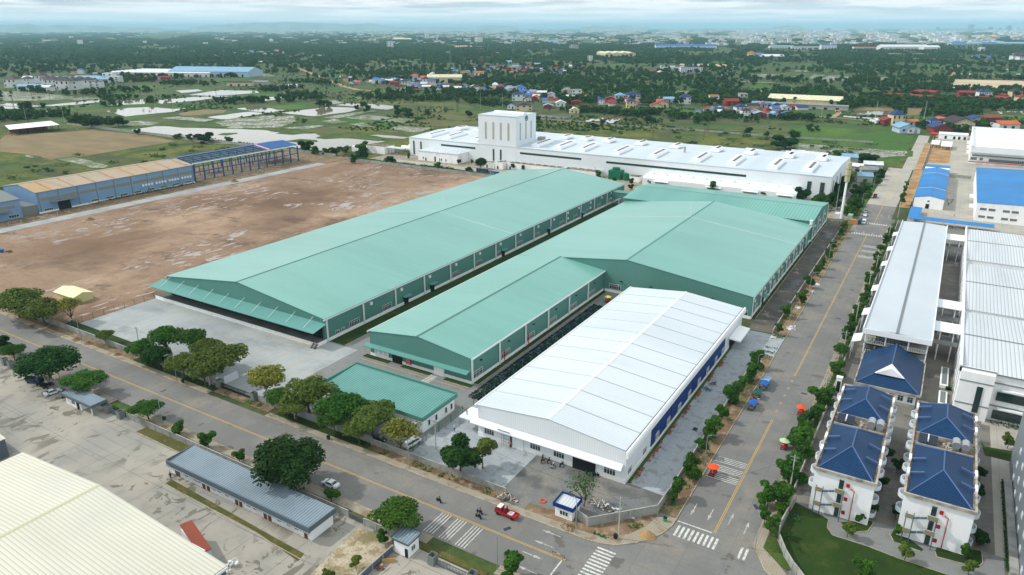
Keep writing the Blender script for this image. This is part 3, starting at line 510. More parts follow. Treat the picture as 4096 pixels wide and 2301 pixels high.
m_red=mat('red_paint',S(176,34,38),.5); m_redd=mat('red_tile',S(150,76,58),.7,rib=('Y',.3,.4,.3)); m_blk0=mat('black',S(26,26,28),.5); m_org=mat('orange_plastic',S(226,92,40),.6)
m_woodb=mat('brown_door',S(112,62,42),.6); m_solar=mat('solar_panel',S(22,32,54),.2,spec=.8); m_galv=m_steel
m_white=mat('white_metal',S(246,247,248),.35); m_grn=mat('green_steel',S(30,110,80),.5); m_bgr=mat('bin_green',S(26,84,52),.6)
# ------------------------------------------------------------------ parts
def window(par,face,c,a0,a1,z0,z1,mull=3,fm=None,gm=None,name='window',transom=True,label=None):
    """face 'x+','x-','y+','y-': wall plane at coordinate c, spanning a0..a1 along the wall"""
    fm=fm or m_fr; gm=gm or m_gl; f=MB(); p=MB(); s=1 if face[1]=='+' else -1
    def bx(mb,u0,u1,w0,w1,d0,d1):
        lo,hi=sorted((c+s*d0,c+s*d1))
        if face[0]=='x': mb.box(lo,hi,u0,u1,w0,w1)
        else: mb.box(u0,u1,lo,hi,w0,w1)
    t=.09
    bx(f,a0,a1,z0-t,z0,.0,.10); bx(f,a0,a1,z1,z1+t,.0,.10); bx(f,a0-t,a0,z0-t,z1+t,.0,.1); bx(f,a1,a1+t,z0-t,z1+t,.0,.1)
    for k in range(1,mull): u=a0+(a1-a0)*k/mull; bx(f,u-.04,u+.04,z0,z1,.02,.09)
    if transom: zt=z0+(z1-z0)*.68; bx(f,a0,a1,zt-.03,zt+.03,.02,.085)
    bx(p,a0,a1,z0,z1,.005,.03)
    fo=f.build(name,fm,par); p.build('pane',gm,fo)
    if label: fo['label']=label
    return fo
def boxpart(par,name,m,x0,x1,y0,y1,z0,z1,label=None):
    o=MB().box(x0,x1,y0,y1,z0,z1).build(name,m,par)
    if label: o['label']=label
    return o
def pipes(par,face,c,us,z0,z1,m=None,r=.16):
    s=1 if face[1]=='+' else -1
    for u in us:
        mb=MB()
        for o in (-.22,.22):
            q=c+s*.2
            if face[0]=='x': mb.tube((q,u+o,z0),(q,u+o,z1),r,n=5)
            else: mb.tube((u+o,q,z0),(u+o,q,z1),r,n=5)
        mb.build('downpipe',m or m_fr,par)
def gable(par,x0,x1,y0,y1,eave,ridge,axis,mw,mr,mc=None,over=.5,rx=None,z0=0,t=.18,rname='roof',wname='wall'):
    """walls with gable ends + two roof slabs + ridge cap. axis = ridge direction"""
    w=MB()
    if axis=='y':
        rx=(x0+x1)/2 if rx is None else rx; P=[(x0,z0),(x1,z0),(x1,eave),(rx,ridge),(x0,eave)]
        vs=[(a,y0,b) for a,b in P]+[(a,y1,b) for a,b in P]; w.add(vs,[(0,1,2,3,4),(9,8,7,6,5),(1,6,7,2),(0,4,9,5)])
        w.build(wname,mw,par)
        sl=(ridge-eave)/(rx-x0); r=MB(); a=over
        r.slab([(x0-a,y0-a*.4,eave-sl*a+t),(rx,y0-a*.4,ridge+t),(rx,y1+a*.4,ridge+t),(x0-a,y1+a*.4,eave-sl*a+t)],t-.02)
        sr=(ridge-eave)/(x1-rx)
        r.slab([(rx,y0-a*.4,ridge+t),(x1+a,y0-a*.4,eave-sr*a+t),(x1+a,y1+a*.4,eave-sr*a+t),(rx,y1+a*.4,ridge+t)],t-.02)
        ro=r.build(rname,mr,par); 
        if mc: MB().add([(rx-.5,y0-a*.4,ridge+t-sl*.5+.03),(rx,y0-a*.4,ridge+t+.12),(rx+.5,y0-a*.4,ridge+t-sl*.5+.03),(rx-.5,y1+a*.4,ridge+t-sl*.5+.03),(rx,y1+a*.4,ridge+t+.12),(rx+.5,y1+a*.4,ridge+t-sl*.5+.03)],[(0,1,4,3),(1,2,5,4),(0,2,1),(3,4,5)]).build('ridge_cap',mc,ro)
    else:
        ry=(y0+y1)/2 if rx is None else rx; P=[(y0,z0),(y1,z0),(y1,eave),(ry,ridge),(y0,eave)]
        vs=[(x0,a,b) for a,b in P]+[(x1,a,b) for a,b in P]; w.add(vs,[(4,3,2,1,0),(5,6,7,8,9),(1,2,7,6),(0,5,9,4)])
        w.build(wname,mw,par)
        sl=(ridge-eave)/(ry-y0); r=MB(); a=over
        r.slab([(x0-a*.4,y0-a,eave-sl*a+t),(x1+a*.4,y0-a,eave-sl*a+t),(x1+a*.4,ry,ridge+t),(x0-a*.4,ry,ridge+t)],t-.02)
        sr=(ridge-eave)/(y1-ry)
        r.slab([(x0-a*.4,ry,ridge+t),(x1+a*.4,ry,ridge+t),(x1+a*.4,y1+a,eave-sr*a+t),(x0-a*.4,y1+a,eave-sr*a+t)],t-.02)
        ro=r.build(rname,mr,par)
        if mc: MB().add([(x0-a*.4,ry-.5,ridge+t-sl*.5+.03),(x0-a*.4,ry,ridge+t+.12),(x0-a*.4,ry+.5,ridge+t-sl*.5+.03),(x1+a*.4,ry-.5,ridge+t-sl*.5+.03),(x1+a*.4,ry,ridge+t+.12),(x1+a*.4,ry+.5,ridge+t-sl*.5+.03)],[(0,3,4,1),(1,4,5,2),(0,1,2),(3,5,4)]).build('ridge_cap',mc,ro)
    return ro
def seam(par,x0,z0_,x1,z1_,y,m,w=.22,name='roof_seam'):
    MB().slab([(x0,y-w/2,z0_+.26),(x1,y-w/2,z1_+.26),(x1,y+w/2,z1_+.26),(x0,y+w/2,z0_+.26)],.06).build(name,m,par)
def shallow_canopy(par,x0,x1,y_in,y_out,z_in,z_out,m,name='canopy',rods=()):
    o=MB().slab([(x0,y_out,z_out),(x1,y_out,z_out),(x1,y_in,z_in),(x0,y_in,z_in)],.12).box(x0,x1,y_out-.12,y_out-.01,z_out-.2,z_out+.02).build(name,m,par)
    for x in rods: MB().tube((x,y_in-.05,z_in+1.6),(x,y_out+1.2,z_out+.3),.06,n=4).build('tie_rod',m_fr,par)
    return o
def fan(par,x,y,z):
    MB().box(x,x+.5,y-.55,y+.55,z-.55,z+.55).build('extractor_fan',m_fr,par)
# ---- A: long green hall with the loading dock
A=thing('warehouse','longest green warehouse, with loading dock and wide canopy at the end near the mud field','warehouse',(0,0,0))
ro=gable(A,-252.3,-168,155.5,411,8.6,14,'y',m_gw,m_gr,m_gdk)
boxpart(A,'plinth',m_pl,-252.4,-167.85,155.45,411.1,0,1.15)
MB().box(-252.8,-252.6,155,411.4,8.1,8.6).box(-167.7,-167.4,155,411.4,8.05,8.55).build('gutter',m_fr,A)
MB().tube((-210.1,280,14),(-210.1,280,21),.12).build('lightning_rod',m_fr,ro)
for y in (277,): seam(ro,-252.3,8.6,-210.2,14,y,m_fr,.2); seam(ro,-210.1,14,-168,8.6,y,m_fr,.2)
for i,y in enumerate(range(166,411,11)):   # lapped sheets show as faint joints
    pass
pipes(A,'x+',-167.85,[156.4]+[174.3+17.52*k for k in range(13)]+[393.9,410.4],.2,8.2)
for y0,y1 in [(167.3,172),(184.8,189.4),(280.9,285.7),(298.6,303.3),(325,329.8),(341,345.8),(356,360.6),(371.9,376.5),(387.2,391.8),(228.5,233),(246,250.6),(263,267.4)]: window(A,'x+',-168,y0,y1,1.3,3.4,6)
for y0,y1 in [(160.4,162.1),(163.2,164.6)]: window(A,'x+',-168,y0,y1,1.3,2.5,2)
for y in (198,268.5,313,351.5,214.5):
    d=boxpart(A,'door',m_dk,-168.1,-167.8,y-1.3,y+1.3,0,2.9); MB().slab([(-167.8,y-2.2,3.7),(-166.2,y-2.2,3.4),(-166.2,y+2.2,3.4),(-167.8,y+2.2,3.7)],.1).build('door_canopy',m_gt,d)
for y in (178.5,195.5,213,231,249,266,284,301.5,318,334,347,362,377,391): fan(A,-168,y,6.6)
for y in (334,362,391): fan(A,-168,y,3.6)
dock=MB().box(-255.6,-167.6,151.3,155.42,0,1.35).build('loading_dock',m_pl,A)
MB().box(-255.5,-167.7,151.5,155.4,1.35,1.38).build('dock_floor',mat('dock_floor_shaded',S(112,112,108),.8,[LY(s=.2,lo=.4,hi=.6,c=S(96,94,88),detail=6)]),dock)  # floor grey darkened to carry the shade below the canopy
shallow_canopy(A,-255.4,-166.8,155.45,149.4,7.1,5.9,m_gc,rods=[-250+8.6*k for k in range(10)])
boxpart(A,'canopy_shade_panel',m_dk,-251,-169,155.3,155.44,1.4,5.4)  # dark sheet standing for the canopy's shade along the dock wall
for x in (-168.9,-167.4):
    s_=MB(); 
    for k in range(6): s_.box(x-.4,x+.4,151.2-.28*(6-k),151.2-.28*(5-k),.22*k,.22*k+.08)
    s_.tube((x-.4,149.6,0),(x-.4,151.2,1.4),.05).tube((x+.4,149.6,0),(x+.4,151.2,1.4),.05).tube((x+.4,149.6,.9),(x+.4,151.2,2.3),.04).tube((x-.4,149.6,.9),(x-.4,151.2,2.3),.04)
    s_.build('dock_steps',m_blk0,A)
# ---- B
B=thing('warehouse','narrower green warehouse with notice boards by its front doors, joined to the widest hall','warehouse')
gable(B,-148.3,-109,156,250.3,8.5,11.1,'y',m_gw,m_gr,m_gdk,over=.45)
boxpart(B,'plinth',m_pl,-148.4,-108.88,155.88,250.2,0,1.1)
MB().box(-149,-148.8,155.6,250.3,8.1,8.6).box(-108.6,-108.35,155.6,250.3,8.1,8.6).build('gutter',m_fr,B)
pipes(B,'x+',-108.9,[156.3,171.6,187.7,203.4,219.4,235.4],.2,8.2)
for y0 in (157.2,173.1,189,205,220.9,236.9): window(B,'x+',-109,y0,y0+4.8,1.4,3.4,6)
for y in (161,177,193,209,225,241): MB().box(-108.95,-108.3,y-.3,y+.3,6.1,6.3).build('wall_lamp',m_blk0,B)
for y in (165.3,180.4): MB().tube((-108.6,y+9,0),(-108.6,y+9,4.2),.13).build('hydrant_pipe',m_red,B)
boxpart(B,'open_door',m_dk,-139,-135.2,155.6,155.86,0,3.4); boxpart(B,'shut_door',m_wp,-122.5,-118.7,155.6,155.86,0,3.4,'white sliding door')
shallow_canopy(B,-149.6,-109.4,155.95,154.2,4.35,3.9,m_gc)
nb=boxpart(B,'notice_board',m_wp,-146.3,-140.6,155.6,155.82,1.3,3.2,'white board with red headings and rows of printed text')
for k,x in enumerate((-144.3,-142.5)): boxpart(nb,'heading',m_red,x,x+1.5,155.56,155.6,2.8,3.0)
mt=mat('small_print',S(150,152,156),.8)
for k in range(3):
    mb=MB()
    for r in range(7): mb.box(-146.1+k*1.85,-144.6+k*1.85-R.uniform(0,.4),155.57,155.6,2.6-r*.17,2.66-r*.17)
    mb.build('text_block',mt,nb)
nb2=boxpart(B,'notice_board',m_red,-133.6,-131.5,155.6,155.82,.9,3.3,'red board with white rows')
for r in range(5): boxpart(nb2,'text_row',m_wp,-133.4,-131.7,155.56,155.6,1.2+r*.42,1.26+r*.42)
# ---- C
Cc=thing('warehouse','widest green hall in the middle of the site, beside the tree-lined right-hand road','warehouse')
cr=gable(Cc,-148.3,-50.7,250.4,366.5,8.6,14.5,'y',m_gw,m_gr,m_gt)
boxpart(Cc,'plinth',m_pl,-108.3,-50.58,250.28,366.6,0,1.1)
MB().box(-50.4,-50.15,250,366.8,8.05,8.55).box(-149,-148.75,250,366.8,8.05,8.55).build('gutter',m_fr,Cc)
seam(cr,-148.3,8.6,-99.5,14.5,328,m_fr,.2); seam(cr,-99.5,14.5,-50.7,8.6,328,m_fr,.2)
MB().tube((-99.5,328,14.5),(-99.5,328,22),.12).build('lightning_rod',m_fr,cr)
pipes(Cc,'x+',-50.6,[250.9]+[264+15.1*k for k in range(7)],.2,8.1)
for k in range(7): window(Cc,'x+',-50.7,256+15.1*k,259.6+15.1*k,1.3,3.4,5); fan(Cc,-50.7,262+15.1*k,6.3); fan(Cc,-50.7,253.5+15.1*k,6.3)
window(Cc,'y-',250.4,-106.4,-101.6,1.5,3.5,6); window(Cc,'y-',250.4,-55.2,-51.9,1.2,2.9,4)
for x in (-101.5,-89,-77,-65): MB().box(x-.5,x+.5,249.7,250.35,5.3,5.5).build('wall_lamp',m_blk0,Cc)
d=boxpart(Cc,'door',m_dk,-50.6,-50.4,267.2,269,0,2.8); MB().slab([(-50.5,266.4,3.6),(-48.8,266.4,3.2),(-48.8,270,3.2),(-50.5,270,3.6)],.1).build('door_canopy',m_gt,d)
d=boxpart(Cc,'door',m_dk,-50.6,-50.4,350,352,0,2.8); MB().slab([(-50.5,349,3.6),(-48.8,349,3.2),(-48.8,353,3.2),(-50.5,353,3.6)],.1).build('door_canopy',m_gt,d)
# ---- D
D=thing('warehouse','green cross-wise warehouse with boldly ribbed roof behind the widest green hall','warehouse')
gable(D,-150,-50.2,367,412.4,10.4,13,'x',m_gw,m_grX,m_gt)
boxpart(D,'plinth',m_pl,-150.1,-50.08,366.9,412.5,0,1.1)
pipes(D,'x+',-50.1,[367.5,382,397,411.8],.2,9.8)
for y in (374,388,403): fan(D,-50.2,y,6.5); window(D,'x+',-50.2,y+2,y+5.5,1.3,3.3,5)
boxpart(D,'roof_tank_cage',m_fr,-51.5,-50.3,364.6,366.6,9,11.2)
lk=thing('covered_walkway','green raised corridor linking the longest warehouse to the ribbed-roof warehouse','walkway')
MB().box(-167.6,-150.2,391,396.5,4,7.2).build('corridor',m_gw,lk); MB().slab([(-167.6,390.7,7.45),(-150.2,390.7,7.45),(-150.2,396.8,7.6),(-167.6,396.8,7.6)],.15).build('roof',m_gt,lk)
for x in (-163,-155): MB().box(x-.2,x+.2,391.4,391.8,0,4).build('post',m_fr,lk)
m_wrW=mat('white_canopy_sheets',S(226,231,234),.5,rib=('X',.5,.5,.35))
# ---- W: white hall
W=thing('warehouse','brand-new white warehouse with blue side panels, closest to the road junction','warehouse')
wr=gable(W,-91.5,-50.6,133.7,236.5,8.9,11,'y',m_ww,m_wr,m_fr,over=.3)
boxpart(W,'plinth',m_pl,-91.6,-50.5,133.6,236.6,0,1.2)
for k in range(1,12):
    y=133.7+8.57*k; sm=MATS.get('seam_grey') or mat('seam_grey',S(172,184,192),.6)
    seam(wr,-91.6,8.9,-71.2,11,y,sm,.05); seam(wr,-70.9,11,-50.6,8.9,y,MATS.get('seam_dark') or mat('seam_dark',S(120,134,146),.6),.1)
# rounded white fascia along the road side
fa=MB(); prof=[(-50.38,9.3),(-50.1,9.27),(-49.9,9.1),(-49.75,8.8),(-49.7,8.4),(-49.7,7.6),(-49.8,7.6),(-50.38,7.65)]
fa.v=[(x,132.6,z) for x,z in prof]+[(x,237.2,z) for x,z in prof]; n_=len(prof)
fa.f=[(i,i+1,n_+i+1,n_+i) for i in range(n_-1)]+[tuple(range(n_-1,-1,-1)),tuple(range(n_,2*n_))]
fa.build('fascia',m_white,W,smooth=False)
MB().box(-50.62,-50.38,133.2,236.9,9.05,9.25).build('gutter',m_blk0,wr)
MB().box(-92.3,-91.9,133.2,236.9,8.6,9.15).build('gutter',m_fr,W)
for (y0,y1) in ((149.9,163.9),(164.3,181.9),(182.3,199.9),(200.3,215.2)): boxpart(W,'blue_panel',m_blu,-50.6,-50.42,y0,y1,1.25,7.5)
for y in (135.2,144.6): window(W,'x+',-50.6,y,y+2.2,1.6,3.3,3)
for y in (152.9,161.3,170,178.6,187.3,195.8,204.5,212): window(W,'x+',-50.42,y,y+2.2,1.6,3.3,3,label='narrow white-framed window in a blue panel')
boxpart(W,'side_door',m_dk,-50.6,-50.4,221.5,227.5,0,3.8); MB().slab([(-50.4,219.5,4.5),(-46.6,219.5,4.1),(-46.6,232,4.1),(-50.4,232,4.5)],.45).build('side_canopy',m_white,W)
for x0 in (-89.5,-75.9,-69.3,-55.9): window(W,'y-',133.7,x0,x0+2.8,1.4,3.2,4)
boxpart(W,'open_door',m_dk,-64,-58.1,133.3,133.58,0,3.4); boxpart(W,'sliding_door',m_gryc if 0 else m_ww,-81,-77.8,133.3,133.56,0,3.4); boxpart(W,'door_gap',m_dk,-81.6,-81.02,133.3,133.58,0,3.3)
shallow_canopy(W,-93.2,-51.2,133.6,132.3,5.3,4.2,m_wrW)
boxpart(W,'blue_strip',m_blu,-84.7,-81,132.2,132.32,4.66,4.8)
# ---- office
O=thing('office_building','low white office with flat green parapet roof behind the roadside trees','office building')
boxpart(O,'wall',m_wp,-140.2,-104.5,127,141.2,0,4.2)
rf=MB().slab([(-140.4,127,4.5),(-104.2,127,4.5),(-104.2,141.1,5.1),(-140.4,141.1,5.1)],.2).build('roof',m_grO,O)
pp=MB().box(-140.9,-103.7,126.2,126.5,4.05,5.15).box(-140.9,-103.7,141.35,141.65,4.05,5.65).box(-140.9,-140.6,126.5,141.35,4.05,5.3).box(-104.0,-103.7,126.5,141.35,4.05,5.3).build('parapet',m_gt,O)
for x in (-137.6,-131.5,-126.6,-122.9,-119,-115.2,-111.4,-107.4): 
    window(O,'y-',127,x,x+.9,.9,2.3,1,transom=False); MB().slab([(x-.3,126.95,2.75),(x-.3,126.3,2.55),(x+1.2,126.3,2.55),(x+1.2,126.95,2.75)],.08).build('window_hood',m_fr,O)
for y in (129.3,132.4,136.8,139.3): window(O,'x+',-104.5,y,y+.85,1.1,2.7,1,transom=False)
for x in (-129,-113.3,-109.8,-117.4): MB().box(x,x+.8,126.4,126.9,.6,1.3).box(x,x+.8,126.4,126.9,1.5,2.2).build('air_conditioner',m_fr,O)
# ---- near-left group
cl=thing('warehouse','large cream-roofed warehouse cut off by the bottom-left corner of the photo','warehouse')
gable(cl,-167.3,-97.8,-20,61.6,9.2,11.9,'y',m_gryc,m_cre,MATS.get('cream_trim') or mat('cream_trim',S(196,194,162),.6),over=.4,rx=-136.4)
boxpart(cl,'gutter',m_fr,-97.35,-97.1,-20,61.7,8.7,9.2)
cl2=thing('warehouse','corner of a grey-walled, cream-roofed warehouse at the left edge of the photo','warehouse')
p=G(L4,[(70,345)],0)[0]; gable(cl2,p[0]-30,p[0]+.2,p[1]-30,p[1]+.4,5.2,7.4,'y',m_gryc,m_cre,None,over=.4)
lb=thing('site_office','long low white room row with grey ribbed roof and brown doors','site office')
boxpart(lb,'wall',m_wp,-144.6,-98.3,81.9,88.1,0,3)
MB().slab([(-144.9,81.4,3.5),(-98,81.4,3.5),(-98,88.6,4.0),(-144.9,88.6,4.0)],.18).build('roof',m_gry,lb)
MB().box(-145.1,-97.8,81.05,81.3,2.9,3.95).box(-98.0,-97.75,81.3,88.7,2.9,4.1).box(-145.1,-144.9,81.3,88.7,2.9,4.1).build('fascia',m_gryc,lb)
MB().slab([(-145.5,80.95,2.5),(-98,80.95,2.5),(-98,81.88,2.8),(-145.5,81.88,2.8)],.08).build('canopy',m_gry,lb)
for x in [G(L4,[(q,0)])[0][0] for q in ()]: pass
for x in (-133.2,-131.6,-121.9,-120.5,-112.6,-111.2,-100.3): boxpart(lb,'door',m_woodb,x,x+.85,81.75,81.88,0,2.1)
for x in (-139.5,-136.3,-134.9,-129.5,-127.8,-125.2,-118,-115.9,-108.3,-105.5,-103.2): window(lb,'y-',81.9,x,x+1.0,1.1,2.1,2,transom=False)
boxpart(lb,'glazed_door',m_gl,-143.2,-141.6,81.75,81.88,0,2.1)
gh=thing('guardhouse','small white guardhouse with overhanging grey roof by the left-hand gate','guardhouse')
boxpart(gh,'wall',m_wp,-200.6,-193,87.4,90.8,0,2.9); MB().slab([(-201.6,86.9,3.2),(-186.7,86.9,3.2),(-186.7,91.3,3.5),(-201.6,91.3,3.5)],.15).build('roof',m_gry,gh)
MB().box(-201.9,-186.4,86.6,86.8,2.8,3.6).box(-186.6,-186.4,86.8,91.4,2.8,3.6).build('fascia',m_gryc,gh); MB().tube((-187.5,87.3,0),(-187.5,87.3,2.9),.18,n=8).build('post',m_fr,gh)
window(gh,'y-',87.4,-197.5,-196,1,2,2,transom=False); boxpart(gh,'door',m_dk,-194.9,-193.9,87.2,87.38,0,2.1)
g2=thing('guardhouse','square white gatehouse with flared grey roof, near the bottom centre gate','guardhouse')
boxpart(g2,'wall',m_wp,-81.5,-77.9,88.3,91.6,0,3.0); MB().slab([(-81.9,87.9,3.6),(-77.5,87.9,3.6),(-77.5,92,3.9),(-81.9,92,3.9)],.12).build('roof',m_gry,g2)
MB().add([(-82.1,87.7,3.95),(-77.3,87.7,3.95),(-77.3,92.2,4.1),(-82.1,92.2,4.1),(-81.6,88.2,2.95),(-77.8,88.2,2.95),(-77.8,91.7,2.95),(-81.6,91.7,2.95)],[(0,4,5,1),(1,5,6,2),(2,6,7,3),(3,7,4,0),(7,6,5,4)]).build('fascia',m_gryc,g2)
boxpart(g2,'door',m_dk,-78.75,-78.05,88.15,88.28,0,2.1); window(g2,'x+',-77.9,89.2,90.3,1.1,2.2,2,transom=False)
rc=thing('tiled_shed','small red-tiled roof peeping out behind the cream-roofed warehouse','shed')
q1,q2,q3=[at(L4(*p_),z_) for p_,z_ in (((1790,930),4.6),((1675,975),3.6),((1975,1200),3.0))]; q4=q2+(q3-q1)
MB().slab([tuple(q2),tuple(q4),tuple(q3),tuple(q1)],.15).build('roof',m_redd,rc)
MB().prism([(q[0]*.97+(q1.x+q4.x)*.015,q[1]*.97+(q1.y+q4.y)*.015) for q in (q2,q4,q3,q1)],0,2.6).build('wall',m_wp,rc)
gc=thing('guardhouse','tiny white guard booth with bright blue parapet under the bare tree at the corner','guardhouse')
boxpart(gc,'wall',m_wp,-59.1,-55,115.2,118.9,0,2.8); MB().box(-59.5,-54.6,114.8,114.95,2.75,3.75).box(-59.5,-54.6,119.15,119.3,2.75,3.75).box(-59.5,-59.35,114.95,119.15,2.75,3.75).box(-54.75,-54.6,114.95,119.15,2.75,3.75).build('parapet',m_blu,gc)
MB().slab([(-59.35,114.95,3.1),(-54.75,114.95,3.1),(-54.75,119.15,3.3),(-59.35,119.15,3.3)],.1).build('roof',m_wrR,gc); window(gc,'y-',115.2,-57.9,-56,1.0,2.0,3,transom=False)
cs=thing('shed','cream-roofed shed at the edge of the mud field behind the left-hand trees','shed')
gable(cs,-284.3,-276.3,130.5,138.7,2.6,3.7,'y',mat('cream_wall',S(214,208,150),.7),m_cre,None,over=.5) if False else gable(cs,-290,-276.3,131.5,138.6,2.7,3.8,'x',mat('cream_wall',S(206,200,146),.7),mat('cream_sheet',S(228,222,176),.6),None,over=.5)
# ---- E: white works with tower
E=thing('factory','very long white factory with a tall block tower, behind the green warehouses','factory')
er=gable(E,-382.5,-57,466,548,14.6,16.2,'x',m_ww,m_wrE,m_fr,over=.3,rx=506)
tw=MB().box(-313.3,-279.3,465.9,496,0,37).build('tower',m_ww,E)
MB().box(-313.6,-279,465.6,496.3,37,37.25).build('tower_roof',m_wrE,tw)
def ventpod(par,x0,x1,y0,y1,z,w,name='roof_vent',slope=0):
    """rounded-end ridge ventilator lying along its longer side"""
    if abs(y1-y0)>abs(x1-x0): a=Vector((x0,y0,z));b=Vector((x0,y1,z+slope))
    else: a=Vector((x0,y0,z));b=Vector((x1,y0,z))
    d=(b-a).normalized(); s=Vector((-d.y,d.x,0)).normalized(); mb=MB(); prof=[(-1,0),(-1.08,.35),(-.9,.75),(-.45,1),(.45,1),(.9,.75),(1.08,.35),(1,0)]; n=len(prof)
    for p in (a,b): mb.v+=[tuple(p+s*u*w/2+Vector((0,0,v*w*.42))) for u,v in prof]
    mb.f=[(i,i+1,n+i+1,n+i) for i in range(n-1)]+[tuple(range(n)),tuple(range(2*n-1,n-1,-1))]
    o=mb.build(name,m_white,par)
    g=MB(); L=(b-a).length
    for k in range(6):
        t0=L*(.08+.14*k); t1=t0+L*.09; P=[a+d*t0+s*(-.30*w),a+d*t1+s*(-.30*w),a+d*t1+s*(-.02*w),a+d*t0+s*(-.02*w)]
        g.slab([tuple(q+Vector((0,0,w*.42+.10))) for q in P],.09)
    if name=='roof_vent': g.build('louvre',m_dk,o)
    return o
ventpod(tw,-308,-281,482,482,37.2,4.2,name='tower_vent')
for x in (-306.5,-299.6,-292.9,-286.1): boxpart(tw,'louvre_strip',m_tanb if 0 else mat('louvre_tan',S(176,172,158),.7),x-.8,x+.8,465.78,465.9,19.2,32)
for y in (472,480.5,488.5): boxpart(tw,'louvre_strip',MATS['louvre_tan'],-279.3,-279.18,y-.8,y+.8,19.2,32)
em=MB(); 
for k in range(24):
    a0=2*math.pi*k/24;a1=2*math.pi*(k+1)/24
    for (r0,r1) in ((2.1,1.65),):
        P=[(-279.05,481+math.cos(a)*r,34.6+math.sin(a)*r) for a,r in ((a0,r0),(a1,r0),(a1,r1),(a0,r1))]; em.add(P,[(0,1,2,3)])
lg=mat('emblem_navy',S(22,58,88),.5); emo=em.build('emblem',lg,tw)
MB().box(-279.15,-279.06,479.3,482.7,34.4,34.8).box(-279.15,-279.06,479.7,482.3,33.5,33.8).box(-279.15,-279.06,479.5,480.0,34.8,36).box(-279.15,-279.06,480.8,481.2,34.8,36.2).box(-279.15,-279.06,482,482.5,34.8,36).build('emblem_bars',lg,emo)
for x0,y0,x1,nm in ((-278.6,497.5,-274,''),): boxpart(er,'stair_head',m_conc,x0,x1,y0,y0+5,15.8,18.6)
for x in (-366.6,-347.8,-322,-266,-247,-228,-201,-173.5,-143,-119.5,-93.5,-72.5): ventpod(er,x,x,471.5,496,15.05,6.4,slope=.9)
for x in (-366,-346.5,-263,-245,-226,-199.5,-172,-142,-118,-92,-71): ventpod(er,x,x,511,524,16.4,6.6,slope=-.2)
MB().tube((-160,500,16),(-160,500,20),.7,n=8).build('chimney',m_conc,er)
for x0,x1,z0,z1 in ((-275.8,-224.7,10,11.3),(-205,-107.7,9.6,10.9),(-349.7,-316.7,10.3,11.6)):
    n=int((x1-x0)/1.9); window(E,'y-',466,x0,x1,z0,z1,n,fm=m_glg if 0 else mat('frame_dark',S(110,130,128),.5),gm=m_glg,name='strip_window',transom=False)
def slot(x0,x1,z0,z1):
    f=MB(); 
    for k in range(int((z1-z0)/1.1)+1): f.box(x0,x1,465.7,465.82,z0+k*1.1,z0+k*1.1+.14)
    p=boxpart(E,'slot_window',m_glg,x0,x1,465.82,465.95,z0,z1); f.build('slot_bars',MATS['frame_dark'],p)
for x0,x1,z0,z1 in ((-378.4,-376.9,1,12),(-371,-369.6,5,12),(-300.3,-298.8,2.4,11.8),(-293.8,-292.2,2.4,11.8),(-70.4,-68,3,10.9),(-62.9,-60.4,2.4,10.9)): slot(x0,x1,z0,z1)
for y in (475,490,505): boxpart(E,'slot_window',m_glg,-57,-56.85,y,y+1.6,3,11)
pi_=MB()
for k in range(24): pass
an=thing('annex_building','flat-roofed white annex with small roof cowls, in front of the white factory','annex')
boxpart(an,'wall',m_wp,-362.3,-323.4,451.6,465.8,0,7.4); boxpart(an,'roof',m_wrE,-362.7,-323,451.2,465.85,7.4,7.65)
for k in range(14): MB().box(-359+k*2.5,-358.3+k*2.5,455+(k%3)*2.6,455.7+(k%3)*2.6,7.65,8.35).build('roof_cowl',m_white,an)
boxpart(an,'door',m_dk,-345.9,-344.7,451.4,451.55,0,4); boxpart(an,'door',m_dk,-355,-354,451.4,451.55,0,2.4)
for x in (-357.6,-341.2,-339.4,-335.2): window(an,'y-',451.6,x,x+.9,1,3,1,transom=False)
an2=thing('annex_building','low white lean-to with row of roof fins along the right half of the white factory','annex')
w2=MB(); prof=[(452.2,0),(465.8,0),(465.8,7.2),(461,6.9),(456,6.3),(453.5,5.6),(452.2,4.9)]; n=len(prof)
w2.v=[(-172,y,z) for y,z in prof]+[(-73.5,y,z) for y,z in prof]; w2.f=[(i,(i+1)%n,n+(i+1)%n,n+i) for i in range(n)]+[tuple(range(n-1,-1,-1)),tuple(range(n,2*n))]
w2.build('wall',m_ww,an2)
for k in range(11): MB().add([(-168+k*9,458,6.6),(-166.4+k*9,458,6.6),(-167.2+k*9,458,8.1),(-168+k*9,461,6.9),(-166.4+k*9,461,6.9),(-167.2+k*9,460,8.2)],[(0,1,2),(5,4,3),(0,3,4,1),(1,4,5,2),(2,5,3,0)]).build('roof_fin',m_white,an2)
for x in (-163,-128,-105,-84): d=boxpart(an2,'shutter_door',m_conc,x,x+8,452,452.15,0,3); MB().slab([(x-1,452.1,4),(x-1,450.2,3.8),(x+9,450.2,3.8),(x+9,452.1,4)],.2).build('door_canopy',m_white,d)
